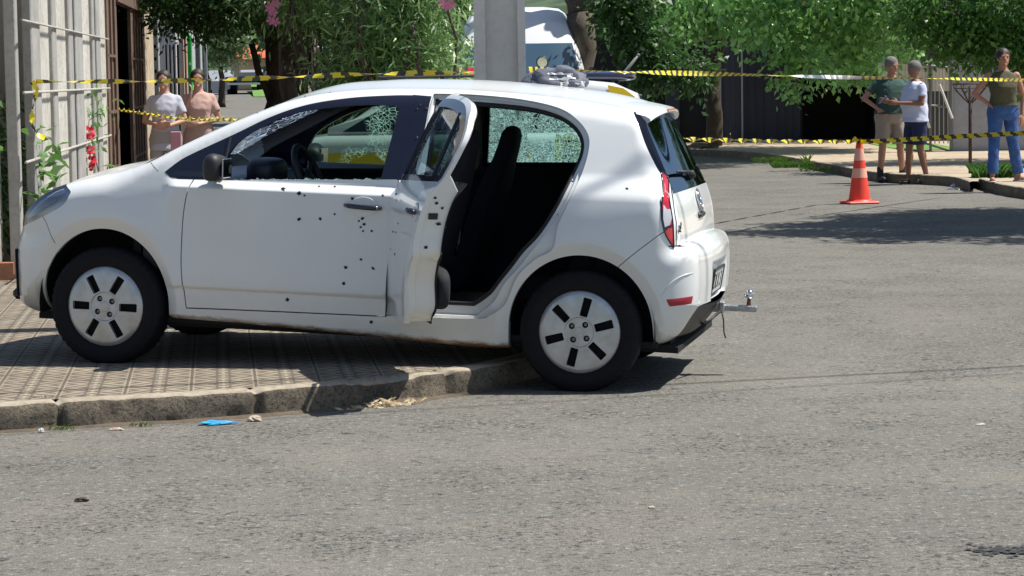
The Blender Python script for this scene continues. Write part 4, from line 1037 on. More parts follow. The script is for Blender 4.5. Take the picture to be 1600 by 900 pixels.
tag(kerb(cat(FK2, 6), FZ + .004, 'kerb', .06, (), None, 90).build('far_kerb', [M_kerb, M_kerblit], smooth=True), kind='structure')
# oleander verge beyond the side street
g = MB(); g.add([(-3.2, 28, .1), (.3, 28, .1), (.6, 38, .1), (-2.4, 60, .1), (-4.6, 60, .1)], [(0, 1, 2, 3, 4)]); g.add([(-3.2, 28, 0), (.3, 28, 0), (.3, 28, .1), (-3.2, 28, .1), (-4.6, 60, 0), (-4.6, 60, .1)], [(0, 1, 2, 3), (0, 3, 5, 4)]); tag(g.build('verge', M_dirt), kind='structure')

# ------------------------------------------------------------------ foliage tools
def leaf_mat(name, a, b_, gloss=.35, trans=.35, rough=.4):
    m = bpy.data.materials.new(name); m.use_nodes = True; t = NT(m); t.n.clear(); out = t.add('ShaderNodeOutputMaterial')
    rnd = t.add('ShaderNodeNewGeometry').outputs['Random Per Island']
    c = t.ramp(rnd, [(0, a), (1, b_)])
    p = t.add('ShaderNodeBsdfPrincipled', {'Base Color': c, 'Roughness': rough, 'Specular IOR Level': gloss})
    tl = t.add('ShaderNodeBsdfTranslucent', {'Color': t.mix(.5, c, tuple(min(1, x * 2.2) for x in b_))})
    mx = t.add('ShaderNodeMixShader', {0: trans, 1: p.outputs[0], 2: tl.outputs[0]}); t.l.new(mx.outputs[0], out.inputs[0]); return m
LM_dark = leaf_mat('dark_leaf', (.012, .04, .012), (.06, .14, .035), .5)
LM_light = leaf_mat('light_leaf', (.03, .13, .03), (.30, .62, .17), .9, .28, .35)  # wide tone spread paints sunlit highlights and dark gaps into the crown
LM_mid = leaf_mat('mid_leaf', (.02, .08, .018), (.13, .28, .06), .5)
LM_ole = leaf_mat('oleander_leaf', (.025, .10, .02), (.34, .56, .20), .9, .25)
LM_grass = leaf_mat('grass_blade', (.05, .12, .02), (.14, .26, .05), .3)
LM_pale = leaf_mat('pale_leaf', (.09, .15, .07), (.20, .28, .14), .4)
M_bark = concrete('bark', (.075, .055, .04), (.04, .03, .022), (.015, .012, .01), 8, .6, 1.)
M_barkl = concrete('pale_bark', (.16, .13, .10), (.09, .07, .055), (.03, .025, .02), 5, .7, 1.)
def leaves(name, clumps, n, size, m, parent, seed=0, droop=.0, aspect=.45, spray=False, shell=0.):
    """clumps: (x, y, z, rx, ry, rz, weight)"""
    rg = np.random.default_rng(seed); C_ = np.array(clumps, float); w = C_[:, 6] / C_[:, 6].sum(); k = rg.choice(len(C_), n, p=w)
    d = rg.normal(size=(n, 3)); d /= np.linalg.norm(d, axis=1, keepdims=True); rr = rg.random(n) ** (1 / 3.); rr = shell + (1 - shell) * rr
    # sub-clumps: gather leaves into twigs so the crown has lumps and holes
    tw = max(1, n // 14); tc_ = rg.integers(0, tw, n); kt = rg.choice(len(C_), tw, p=w); dt = rg.normal(size=(tw, 3)); dt /= np.linalg.norm(dt, axis=1, keepdims=True)
    rt = shell + (1 - shell) * rg.random(tw) ** (1 / 3.); cen = C_[kt, :3] + dt * rt[:, None] * C_[kt, 3:6]
    P = cen[tc_] + rg.normal(size=(n, 3)) * size * 1.15
    out = (dt[tc_] + rg.normal(size=(n, 3)) * .7); out[:, 2] -= droop; out /= np.linalg.norm(out, axis=1, keepdims=True)
    up = rg.normal(size=(n, 3)) + np.array([0, 0, 1.2]); s = np.cross(out, up); s /= np.linalg.norm(s, axis=1, keepdims=True) + 1e-9
    nn = np.cross(s, out); L = size * rg.uniform(.65, 1.25, n)[:, None]; Wd = L * aspect
    a = P; b = P + out * L * .45 + s * Wd * .5 + nn * L * .06; c = P + out * L - nn * L * .10 * 1.; e = P + out * L * .45 - s * Wd * .5 + nn * L * .06
    V = np.stack([a, b, c, e], 1).reshape(-1, 3); me = bpy.data.meshes.new(name); me.vertices.add(len(V)); me.vertices.foreach_set('co', V.ravel())
    F = np.arange(len(V)); me.loops.add(len(V)); me.loops.foreach_set('vertex_index', F); me.polygons.add(n); me.polygons.foreach_set('loop_start', np.arange(n) * 4); me.polygons.foreach_set('loop_total', np.full(n, 4)); me.update(calc_edges=True)
    me.materials.append(m); o = bpy.data.objects.new(name, me); COL.objects.link(o); o.parent = parent; return o
def inv_off(parent, pts): return [tuple(Vector(p) - Vector(parent.location)) for p in pts]
def limb(b, p, q, r0, r1, seed=0, n=9, wob=.08, sides=9):
    rs = random.Random(seed); p, q = Vector(p), Vector(q); L = (q - p).length; pts = []; rr = []
    for i in range(n):
        t = i / (n - 1); o = Vector((rs.uniform(-1, 1), rs.uniform(-1, 1), 0)) * wob * L * math.sin(PI * t) * .5; pts.append(p.lerp(q, t) + o); rr.append(r0 + (r1 - r0) * t ** .8)
    b.tube(pts, rr, sides); return b
def rel(loc, clumps): return [(c[0] - loc[0], c[1] - loc[1], c[2] - loc[2], *c[3:]) for c in clumps]
def px_clump(px, py, Y, rx, ry, rz, w=1.):  # centre by sight line, sizes in metres
    p = at(px, py, Y); return (p.x, p.y, p.z, rx, ry, rz, w)

# --- dark street tree on the left, trunk in two stems
L0 = at(440, 165, 33); loc = (L0.x, 33, .1); t1 = empty('street_tree', loc, 0, 'dark leafy street tree with forked black trunk beyond the blue-topped woman', 'tree', 'street trees')
t1['label'] = 'dark street tree with thick forked trunk left of the oleander'
b = MB(); limb(b, (0, 0, 0), (-.02, 0, 1.9), .235, .18, 1); limb(b, (-.02, 0, 1.0), (.35, .2, 2.2), .14, .10, 2); limb(b, (.05, 0, 1.7), (-.9, 0, 3.6), .15, .06, 3); limb(b, (.05, 0, 1.7), (.9, .2, 3.8), .16, .06, 4); limb(b, (-.02, 0, .4), (-.36, -.1, 1.9), .07, .04, 5); limb(b, (0, 0, 1.8), (.1, 0, 4), .18, .06, 6)
b.build('trunk', M_bark, t1, True)
cl = [px_clump(300, 10, 33, .75, 1.2, .35), px_clump(355, -14, 33, .7, 1.2, .34), px_clump(400, -14, 32, .7, 1.2, .34), px_clump(455, 2, 32, .6, 1.1, .34), px_clump(500, 18, 33, .6, 1, .4), px_clump(280, -20, 33, .6, 1.2, .5), px_clump(340, -40, 33, 1.2, 1.6, .6, 2), px_clump(440, -60, 33, 1.4, 1.8, .8, 2), px_clump(380, -150, 33, 2., 2, 1.0, 2), px_clump(320, 30, 33, .3, .6, .2, .3), px_clump(262, 18, 33, .2, .4, .25, .25)]
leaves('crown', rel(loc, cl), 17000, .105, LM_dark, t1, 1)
# --- second dark trunk right beside, carrying the oleander side crown
L0 = at(515, 150, 34); loc = (L0.x, 34, .1); t2 = empty('street_tree', loc, 0, 'slim dark tree behind the white gatepost and oleander', 'tree', 'street trees')
b = MB(); limb(b, (0, 0, 0), (-.08, 0, 2.2), .11, .08, 7); limb(b, (-.08, 0, 1.2), (-.5, 0, 2.4), .07, .05, 8); limb(b, (-.08, 0, 2.1), (.5, 0, 3.4), .07, .03, 9); b.build('trunk', M_bark, t2, True)
cl = [px_clump(500, 40, 34, .7, .8, .5), px_clump(560, 20, 34.5, .8, .8, .6), px_clump(520, -60, 34, 1.2, 1.2, .9, 2)]; leaves('crown', rel(loc, cl), 5000, .11, LM_dark, t2, 2)
# --- oleander
def oleander(px0, px1, Y, seed, label, flowers, n, zlo=1.35):
    x0 = at(px0, 100, Y).x; x1 = at(px1, 100, Y).x; loc = ((x0 + x1) / 2, Y, .1); o = empty('oleander', loc, 0, label, 'shrub', 'flowering oleanders'); rs = random.Random(seed)
    b = MB(); tips = []
    for k in range(16):
        bx = rs.uniform(-.3, .3) * (x1 - x0); by = rs.uniform(-.3, .3); tx = bx * 1.6 + rs.uniform(-.4, .4); ty = by + rs.uniform(-.6, .6); tz = rs.uniform(1.6, 3.3)
        limb(b, (bx, by, 0), (tx, ty, tz), .035, .012, seed + k, 7, .15, 6); tips.append((tx, ty, tz))
    b.build('stems', M_barkl, o, True)
    cl = []
    for k in range(26):
        x = rs.uniform(-.5, .5) * (x1 - x0); z = rs.uniform(zlo, 3.3); cl.append((x, rs.uniform(-.7, .6), z, .30, .32, .30, 1.))
    for k in range(6 if zlo < 2 else 0): cl.append((rs.uniform(-.42, .42) * (x1 - x0), rs.uniform(-.2, .5), rs.uniform(.9, 1.4), .3, .3, .35, .55))
    leaves('foliage', cl, n, .17, LM_ole, o, seed, droop=.15, aspect=.16)
    mp_ = mat('oleander_pink_%d' % seed, (.75, .25, .42), .6)
    for (fx, fy) in flowers:
        p = at(fx, fy, Y - .75); b = MB()
        for q in range(3):
            c0 = Vector((p.x - loc[0] + rs.uniform(-.05, .05), p.y - loc[1], p.z - .1 + rs.uniform(-.07, .07)))
            for k in range(5):
                a = 2 * PI * k / 5 + q; d = Vector((math.cos(a), -.45, math.sin(a))); s_ = Vector((-math.sin(a), 0, math.cos(a)))
                b.add([c0, c0 + d * .035 + s_ * .02, c0 + d * .06, c0 + d * .035 - s_ * .02], [(0, 1, 2, 3)])
        b.build('flower', mp_, o)
    return o
oleander(548, 640, 30, 11, 'tall oleander shrub with a pink flower beside the dark trunk', [(427, 18), (436, 28)][:0] + [(610, 40)], 11000)
oleander(585, 690, 29, 12, 'sunlit oleander shrub leaning against the concrete pole', [(699, 4)], 12000)
oleander(440, 545, 30.5, 13, 'oleander shrub high above the roof of the parked car, pink blossom at its left', [(427, 15), (430, 27)], 4200, 2.35)['label'] = 'oleander shrub with pink blossom overhanging the thick forked trunk'
# --- big light green tree on the far pavement
def big_tree(px, Y, name, label, clumps, n, size, lm, seed, trunk, droop=.9, asp=.42, group='street trees', bark=M_bark):
    p = at(px, 200, Y); loc = (p.x, Y, FZ); o = empty(name, loc, 0, label, 'tree', group); b = MB()
    for (q0, q1, r0, r1) in trunk: limb(b, q0, q1, r0, r1, seed + int(q1[2] * 10) + int(q1[0] * 7))
    b.build('trunk', bark, o, True); leaves('crown', rel(loc, clumps), n, size, lm, o, seed, droop, asp); return o
cl = []
rs = random.Random(5)
for (x, y, r_) in [(975, 15, .4), (1000, 30, .4), (1035, 20, .45), (1080, 25, .42), (1120, 10, .5), (1160, 35, .35), (1200, 30, .45), (1245, 40, .5), (1290, 60, .42), (1330, 75, .38), (1375, 60, .42), (1400, 40, .38), (1320, 30, .5), (1260, 88, .32), (1300, 95, .28), (1350, 98, .3), (1385, 92, .25), (1225, 100, .18), (1240, 128, .18), (1252, 150, .14), (1000, -30, .8), (1100, -40, .9), (1200, -30, .9), (1300, -25, .9), (1380, -10, .7), (1210, 70, .3), (1265, 104, .3), (1310, 108, .26), (1350, 112, .24), (1390, 106, .24), (1415, 80, .25), (1235, 112, .16), (1395, 10, .5), (975, 45, .25), (1055, 50, .28)]:
    q_ = r_ * 1.22; cl.append(px_clump(x, y, 45 + rs.uniform(-1, 1.2), q_, q_, q_ * .72, (r_ / .4) ** 2))
for k in range(9): cl.append((rs.uniform(4.8, 9.5), rs.uniform(45, 52), rs.uniform(4.2, 6.5), 1.6, 2., 1., 9))
T3 = big_tree(1115, 49.5, 'street_tree', 'broad tree with drooping light green leaves over the dark gates', cl, 40000, .135, LM_light, 21, [((0, 0, 0), (0, 0, 1.7), .17, .15), ((0, 0, 1.6), (-.5, -1, 3.4), .12, .06), ((0, 0, 1.6), (.6, -1.2, 3.4), .11, .06), ((.1, -.4, 2.0), (2.6, -3.6, 3.), .08, .03), ((0, 0, 1.4), (.1, -1, 5), .13, .05), ((.2, -.5, 2.2), (-2.4, -3.4, 3.6), .07, .03)], .55, .62)
cl = [px_clump(x, y, 40, r_, r_, r_ * .7, r_) for (x, y, r_) in [(965, 20, .4), (990, 55, .4), (1020, 85, .4), (1010, 110, .3), (985, -10, .5), (1080, 110, .3)]] + [(5.2, 42.5, 4.8, 1.0, 1.4, 1., 3)]
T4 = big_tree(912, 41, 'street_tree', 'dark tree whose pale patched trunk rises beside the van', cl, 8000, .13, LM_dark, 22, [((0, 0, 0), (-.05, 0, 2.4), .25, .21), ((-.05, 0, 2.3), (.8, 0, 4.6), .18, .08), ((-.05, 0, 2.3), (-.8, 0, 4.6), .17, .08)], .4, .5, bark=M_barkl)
cl = [px_clump(x, y, 38.5, r_ * 1.1, r_, r_ * .76, (r_ / .4) ** 1.5) for (x, y, r_) in [(1440, 20, .35), (1470, 45, .4), (1500, 60, .38), (1530, 75, .35), (1560, 60, .45), (1600, 70, .45), (1620, 40, .6), (1520, 20, .6), (1580, 10, .7), (1460, -10, .6), (1550, 95, .25), (1585, 100, .28), (1475, 88, .2), (1650, 90, .5), (1610, 130, .3), (1435, 45, .22)]] + [(8.8, 39, 4.2, 1.8, 1.6, 1.2, 14), (9.6, 38.5, 3.4, 1.2, 1.2, 1., 6)]
T5 = big_tree(1640, 38.5, 'street_tree', 'dark green tree hanging over the woman in jeans', cl, 17000, .12, LM_mid, 23, [((0, 0, 0), (-.1, 0, 2.2), .2, .16), ((-.1, 0, 2.1), (-1.2, 0, 3.2), .12, .05), ((-.1, 0, 2.1), (.8, 0, 3.6), .12, .05)], .3, .5)
# --- tree at the roadside outside the right of the picture; only its shade reaches the road in view
S0 = Vector((3.9, 25.2, 0)) + Vector((sun_vec.x, sun_vec.y, 0)) * (4.6 / sun_vec.z)
loc = (S0.x + 1.2, S0.y + 1.0, .0); o = empty('street_tree', loc, 0, 'roadside tree outside the right edge whose shade dapples the road', 'tree', 'street trees'); o['label'] = 'roadside tree right of the street casting dappled shade on the road'
b = MB(); limb(b, (0, 0, 0), (-.2, 0, 2.6), .16, .12, 31); limb(b, (-.2, 0, 2.5), (-1.6, -.8, 4.6), .09, .04, 32); limb(b, (-.2, 0, 2.5), (.9, .6, 5), .09, .04, 33); b.build('trunk', M_bark, o, True)
cl = []; rs = random.Random(9)
for (sx, sy, r_) in [(2.55, 24.6, .34), (3.1, 24.2, .5), (3.2, 25.6, .55), (3.9, 24.0, .6), (4.0, 25.4, .75), (4.1, 26.8, .65), (4.8, 24.2, .7), (5.0, 25.6, .9), (5.0, 27.3, .8), (5.8, 24.6, .9), (6.0, 26.4, 1.), (6.9, 25.4, 1.1), (3.5, 23.2, .3), (4.6, 22.8, .35)]:
    h = rs.uniform(3.9, 5.2); cl.append((sx + sun_vec.x * h / sun_vec.z, sy + sun_vec.y * h / sun_vec.z, h, r_, r_ * 1.1, .45, r_ ** 2))
leaves('crown', rel(loc, cl), 34000, .15, LM_mid, o, 33, .2, .45)

# --- distance on the left: street rising to a red-roofed house
M_wallc = concrete('cream_wall', (.50, .43, .32), (.40, .34, .26), (.25, .21, .16), .8, .4)
M_tileroof = mat('red_roof_tiles', (.55, .13, .06), .8, noise_amt=.25, noise_scale=2)
def house(px0, px1, pyb, pye, pyr, Y, label, roof=M_tileroof, wall=M_wallc):
    a = at(px0, pyb, Y); b_ = at(px1, pyb, Y); zt = at(px0, pye, Y).z; zr = at(px0, pyr, Y + 4).z; cx = (a.x + b_.x) / 2; w = b_.x - a.x; z0 = slope(Y); h = empty('house', (cx, Y, z0), 0, label, 'house', 'houses down the street')
    g = MB(); g.box((0, 4, (zt - z0) / 2), (w, 8, zt - z0)); g.build('wall', wall, h)
    g = MB(); g.prism([(-w / 2 - .5, zt - z0 - .1), (w / 2 + .5, zt - z0 - .1), (w / 2 + .1, zt - z0 + .1), (w / 2 - 1.2, zr - z0), (-w / 2 + 1.0, zr - z0)], lambda x, z, t: (x, t + (2.5 if z > zt - z0 + .3 else 0) * (1 if t < 4 else -1), z), -.5, 8.5); g.build('roof', roof, h)
    g = MB(); g.box((-w * .2, -.03, (zt - z0) * .42), (w * .3, .08, (zt - z0) * .75)); g.build('garage_door', mat('garage_door_%d' % px0, (.52, .38, .22), .6), h)
    g = MB(); g.box((w * .28, -.03, (zt - z0) * .5), (w * .16, .08, (zt - z0) * .35)); g.build('window', M_trim, h)
    return h
house(362, 440, 128, 92, 70, 170, 'cream house with a red tiled roof at the end of the street')
g = MB(); q = gr(0, 0) if 0 else None
def wallbox(name, px0, px1, pyt, Y, m, label, z0=0., th=.2, cat_='wall', x_is_px=True):
    a = at(px0, 100, Y).x; b_ = at(px1, 100, Y).x; zt = at((px0 + px1) / 2, pyt, Y).z; g = MB(); g.box(((a + b_) / 2, Y + th / 2, (zt + z0) / 2), (b_ - a, th, zt - z0)); o = g.build(name, m)
    return tag(o, label, cat_)
wallbox('garden_wall', 330, 364, 112, 158, mat('pale_blue_wall', (.42, .46, .50), .8), 'pale low wall at the left end of the far street', slope(158) - .2)
wallbox('garden_wall', 400, 470, 104, 166, concrete('dark_block_wall', (.20, .18, .15), (.15, .13, .11)), 'dark block wall in front of the red-roofed house', slope(166) - .3)
fl = MB(); p0 = at(395, 152, 140); fl.add([(at(396, 150, 138).x, 138, slope(138) + .03), (at(470, 150, 138).x, 138, slope(138) + .03), (at(470, 150, 165).x, 165, slope(165) + .5), (at(392, 150, 165).x, 165, slope(165) + .5)], [(0, 1, 2, 3)]); tag(fl.build('lawn', mat('lawn_grass', (.12, .24, .045), .9, noise_amt=.4, noise_scale=2)), kind='structure')
def far_tree(px, py, Y, r_, h, label, lm, seed, n=3000, size=.35):
    p = at(px, py, Y); z0 = slope(Y); loc = (p.x, Y, z0); o = empty('street_tree', loc, 0, label, 'tree', 'trees along the far street'); b = MB(); limb(b, (0, 0, 0), (0, 0, h * .6), .18, .1, seed); b.build('trunk', M_bark, o, True); rs = random.Random(seed)
    cl = [(rs.uniform(-.6, .6) * r_, rs.uniform(-.6, .6) * r_, h + rs.uniform(-.5, .5) * r_ * .8, r_ * .5, r_ * .5, r_ * .42, 1) for k in range(9)]; leaves('crown', cl, n, size, lm, o, seed, .1, .6); return o
far_tree(345, 100, 110, 1.5, 2.9, 'pale grey-green tree near the far end of the street', LM_pale, 41, 3500, .2)
far_tree(322, 80, 125, 2.2, 4.4, 'dark round tree above the two women', LM_mid, 42)
far_tree(385, 50, 185, 4., 8.5, 'tree rising behind the red tiled roof', LM_pale, 43, 3000, .5)
far_tree(300, 60, 175, 4, 7.5, 'tall green tree far behind the woman in pink', LM_mid, 44, 3000, .5)
far_tree(440, 60, 190, 5, 8, 'wide green tree behind the dark block wall', LM_mid, 45, 3000, .5)
far_tree(620, 60, 75, 3.2, 4.6, 'dense green tree behind the tall oleander', LM_dark, 46, 5000, .3)
far_tree(560, 60, 80, 3.2, 4.6, 'dense dark tree behind the leftmost oleander', LM_dark, 47, 5000, .3)
far_tree(690, 40, 70, 2.6, 5.2, 'green tree behind the parked van', LM_mid, 48, 4000, .3)
# wooded hillside closing the view
g = MB(); n = 120
for i in range(n + 1):
    x = -260 + 520 * i / n
    for (yy, zz) in ((420, 0), (430, 9 + 5 * noise.fractal(Vector((x * .03, 1, 0)), 1, 2, 5)), (480, 16 + 8 * noise.fractal(Vector((x * .02, 5, 0)), 1, 2, 5)), (560, 18)): g.v.append((x, yy, zz + slope(yy)))
for i in range(n):
    for k in range(3): g.f.append((i * 4 + k, (i + 1) * 4 + k, (i + 1) * 4 + k + 1, i * 4 + k + 1)); g.m.append(0)
tag(g.build('hills', mat('wooded_hill', (.05, .085, .04), .95, noise_amt=.5, noise_scale=.2)), kind='structure')

# ------------------------------------------------------------------ left fence, gates and walls
FA = Vector((-3.52, 18.9, 0)); FB = Vector((-5.02, 36.2, 0)); FD = (FB - FA).normalized(); FN = Vector((FD.y, -FD.x, 0))   # FN faces the street
def ft(px):  # distance along the fence where a sight line at image column px meets it
    k = (px - 800) / 4000; return (k * FA.y - FA.x) / (FD.x - k * FD.y)
def fp(d, off=0, z=0): p = FA + FD * d + FN * off; return Vector((p.x, p.y, z))
frot = Matrix(((FD.x, FN.x, 0), (FD.y, FN.y, 0), (0, 0, 1)))
M_steelp = concrete('weathered_steel', (.40, .40, .38), (.30, .295, .28), (.16, .12, .08), 3, .35, .2)
M_sheet = concrete('pale_weathered_sheet', (.60, .585, .54), (.47, .45, .40), (.24, .21, .17), 1.6, .5, .3)
M_brown = concrete('brown_paint', (.20, .125, .09), (.14, .09, .068), (.05, .035, .03), 2, .5, .2)
M_bar = mat('rusty_white_bar', (.46, .44, .40), .6, noise_amt=.25, noise_scale=12)
def fbox(g, d0, d1, off, th, z0, z1, mi=0, bevel=0): c = fp((d0 + d1) / 2, off, (z0 + z1) / 2); g.box(c, (abs(d1 - d0), th, z1 - z0), rot=frot, mi=mi, bevel=bevel)
fe = empty('fence', fp(0, 0, PZ), 0, 'tall pale sheet metal fence running back from its grey corner post', 'fence')
def fadd(g, name, m): g.v = [tuple(Vector(v) - Vector(fe.location)) for v in g.v]; return g.build(name, m, fe)
posts = [(54, 67, .10, 3.4), (87, 93, .08, 3.3), (113, 119, .08, 3.3), (123, 134, .10, 3.4), (150, 153, .05, 3.2), (156, 162, .07, 3.3)]
g = MB(); g.box((-3.60, 18.62, 1.85), (.085, .10, 3.5), bevel=.008); fadd(g, 'corner_post', M_steelp)
for (a, b_, th, zt) in posts:
    g = MB(); fbox(g, ft(a), ft(b_), -.01, .07, .1, zt, bevel=.01); fadd(g, 'post', M_steelp)
def ribbed(d0, d1, off, z0, z1, pitch, name, m, dep=.014):
    n = max(2, int(abs(d1 - d0) / pitch)) * 4; g = MB(); w = (d1 - d0) / n
    for i in range(n + 1):
        o = off + (dep if i % 4 in (1, 2) else 0)
        for z in (z0, z1): g.v.append(tuple(fp(d0 + w * i, o, z)))
    for i in range(n): g.f.append((2 * i, 2 * i + 2, 2 * i + 3, 2 * i + 1)); g.m.append(0)
    return fadd(g, name, m)
for (a, b_) in ((41, 54), (67, 87), (93, 113), (134, 150), (162, 173)):
    ribbed(ft(a) - .1, ft(b_) + .15, -.015 if a > 41 else -.25, .22, 3.3, .16, 'sheet_panel', M_sheet)
for z in (.42, .98, 1.47, 1.98, 2.5):
    g = MB(); g.tube([fp(ft(36), .035, z), fp(ft(173), .035, z)], .010, 6); fadd(g, 'rail', M_bar)
ft2 = empty('fence', (-3.9, 18.3, PZ), 0, 'rusty barred railing on a low brick base at the left edge', 'fence')
g = MB(); 
for i in range(12): x = -3.70 - i * .115; g.tube([(x + 3.9, .18 - i * .02, .13), (x + 3.9, .18 - i * .02, 3.3)], .013, 6)
for z in (.42, .94, 1.47, 2.0, 2.6): g.tube([(.22, .19, z), (-1.3, -.03, z)], .012, 6)
g.build('railing', M_bar, ft2)
g = MB(); g.box((-.55, .1, .06), (1.7, .16, .13), rot=Matrix.Rotation(R(8), 3, 'Z')); g.build('brick_base', concrete('brick', (.38, .17, .09), (.28, .12, .07), (.12, .08, .06), 9, .6), ft2)
# leafy plants behind the railing and red flowers at the fence
def plant(name, loc, label, clumps, n, size, lm, seed, stems=8, cat_='plant', hgt=1.2, group=None):
    o = empty(name, loc, 0, label, cat_, group); rs = random.Random(seed); b = MB()
    for k in range(stems): limb(b, (rs.uniform(-.1, .1), rs.uniform(-.1, .1), 0), (rs.uniform(-.3, .3), rs.uniform(-.2, .2), hgt * rs.uniform(.6, 1.1)), .012, .005, seed + k, 5, .15, 5)
    b.build('stems', M_barkl, o); leaves('foliage', clumps, n, size, lm, o, seed, .3, .35); return o
plant('croton', (-4.05, 19.2, PZ), 'green leafy plant behind the rusty railing', [(0, 0, .35, .3, .3, .3, 1), (.1, 0, .9, .3, .3, .35, 1), (-.2, 0, 1.3, .3, .3, .3, .7), (.35, -.1, .6, .2, .2, .3, .6)], 900, .13, LM_mid, 51, 14, hgt=1.6)
plant('croton', (-3.57, 18.72, PZ), 'twiggy plant poking out beside the grey corner post', [(.0, .1, .45, .03, .12, .3, 1), (.0, .1, .2, .03, .12, .2, 1)], 40, .07, LM_mid, 52, 6, hgt=.5)
g = MB(); g.box((-5.5, 19.75, 1.7), (3.6, .12, 3.6)); tag(g.build('house_wall', M_wallc), 'shaded cream wall behind the leafy plant', 'wall')
dd = ft(142); pp = fp(dd, .07, PZ); rf = plant('hibiscus', pp, 'red-flowered plant growing against the pale fence', [(0, 0, .95, .05, .3, .2, 1), (0, 0, 1.15, .05, .25, .1, 1)], 90, .08, LM_mid, 53, 3, hgt=.7)
M_redfl = mat('red_petal', (.62, .03, .05), .6)
for (fx, fy, s_) in ((139, 207, .06), (141, 234, .045), (141, 252, .055), (143, 262, .03)):
    p = at(fx, fy, pp.y - .15) - pp; b = MB(); rs = random.Random(fx * fy)
    for k in range(14):
        d = Vector((rs.uniform(-1, 1), rs.uniform(-1, .2), rs.uniform(-1, 1))).normalized(); s2 = d.orthogonal().normalized(); c0 = p + d * s_ * .2; b.add([c0, c0 + d * s_ * .6 + s2 * s_ * .45, c0 + d * s_, c0 + d * s_ * .6 - s2 * s_ * .45], [(0, 1, 2, 3)])
    b.build('flower', M_redfl, rf)
gt = empty('gate', fp(ft(178), 0, PZ), 0, 'brown metal gate with a dark open doorway', 'gate')
def gadd(g, name, m): g.v = [tuple(Vector(v) - Vector(gt.location)) for v in g.v]; return g.build(name, m, gt)
g = MB(); fbox(g, ft(173), ft(188), -.03, .05, .1, 3.2); gadd(g, 'gate_panel', M_brown)
g = MB(); fbox(g, ft(173.5), ft(176.5), .0, .04, .1, 3.25); fbox(g, ft(186), ft(189), .0, .04, .1, 3.25); fbox(g, ft(211), ft(214), .0, .04, .1, 2.7); fbox(g, ft(229), ft(232.5), .0, .04, .1, 2.7); fbox(g, ft(188), ft(232.5), .0, .1, 2.42, 3.3); gadd(g, 'gate_frame', M_brown)
g = MB(); fbox(g, ft(214), ft(229), -.02, .04, .1, 2.45); gadd(g, 'gate_panel', M_brown)
g = MB()
for xs_, (q0, q1) in (((180,), (174, 187)), ((217, 221, 225), (214, 229))):
    g = MB()
    for x in xs_: fbox(g, ft(x), ft(x) + .05, .01, .02, .1, 2.5)
    for z in (.6, 1.2, 1.8): fbox(g, ft(q0), ft(q1), .01, .02, z, z + .03)
    gadd(g, 'slats', M_brown)
g = MB(); fbox(g, ft(165), ft(235) + 6, -1.3, .1, .1, 3.4); gadd(g, 'dark_interior', M_hole)  # black sheets behind the doorway stand in for the shade inside
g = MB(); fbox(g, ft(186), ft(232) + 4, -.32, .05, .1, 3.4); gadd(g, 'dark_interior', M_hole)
g = MB(); fbox(g, ft(232.5), ft(248), -.10, .2, .1, 3.4); tag(g.build('boundary_wall', concrete('peeling_cream_wall', (.60, .50, .36), (.44, .36, .25), (.16, .13, .10), 2.2, .75, .6)), 'peeling cream wall right of the brown gate', 'wall')
# things crowded at the end of the fence
def vpole(name, px, py0, py1, Y, r_, m, label, cat_='pole', perf=False):
    a = at(px, py1, Y); z0 = PZ; zt = at(px, py0, Y).z; o = empty(name, (a.x, Y, z0), 0, label, cat_); g = MB(); g.box((0, 0, (zt - z0) / 2), (r_ * 2, r_ * 2, zt - z0), bevel=r_ * .2); g.build('shaft', m, o)
    if perf:
        g = MB(); z = .3
        while z < zt - z0: g.box((0, -r_ - .001, z), (r_ * .7, .004, .05)); z += .18
        g.build('slot', M_hole, o)
    return o
vpole('signpost', 246, -40, 200, 37.6, .055, mat('galvanised', (.52, .54, .56), .4, metal=.4), 'grey perforated steel post beside the cream wall', perf=True)
bg_ = empty('gate', (at(265, 100, 41).x, 41, PZ), 0, 'white barred gate over a dark yard behind the blue-topped woman', 'gate'); g = MB(); zt = at(265, 42, 41).z - PZ
for px in (252, 257, 263, 269, 275): g.tube([(at(px, 100, 41).x - bg_.location.x, 0, 0), (at(px, 100, 41).x - bg_.location.x, 0, zt)], .018, 6)
for z in (.2, zt): g.tube([(at(250, 100, 41).x - bg_.location.x, 0, z), (at(277, 100, 41).x - bg_.location.x, 0, z)], .022, 6)
g.build('bars', mat('white_bar', (.70, .70, .68), .5), bg_)
g = MB(); g.box((0, .7, zt / 2 - .12), (.34, .05, zt - .3)); g.build('dark_panel', M_hole, bg_)
wallbox('gatepost', 280, 287.5, 60, 40.5, mat('white_render', (.74, .71, .66), .8, noise_amt=.1, noise_scale=2), 'slim white gatepost between the two women', PZ, .25, 'gatepost')
wallbox('downpipe', 288, 291, 45, 40.4, mat('terracotta_strip', (.36, .14, .06), .7), 'narrow terracotta pipe beside the white gatepost', PZ, .1, 'pipe')
gp = empty('banner_post', (at(297, 100, 42).x, 42, PZ), 0, 'bright green post rising behind the woman in pink', 'post'); g = MB(); zt = at(297, 54, 42).z - PZ; g.box((0, 0, zt / 2), (.075, .06, zt), bevel=.015); g.box((.01, 0, zt * .45), (.11, .06, zt * .2), bevel=.02); g.build('shaft', mat('bright_green', (.02, .46, .06), .4), gp); g = MB(); g.box((0, -.035, zt * .78), (.03, .01, .04)); g.build('label_plate', mat('white_plate', (.8, .8, .8), .5), gp)
vpole('lamp_pole', 312, 30, 200, 60, .055, mat('dark_grey_pole', (.10, .11, .12), .5), 'dark grey pole above the woman in pink')
vpole('lamp_pole', 324, 45, 200, 90, .05, mat('grey_pole', (.28, .30, .30), .5), 'thin grey pole further down the street')
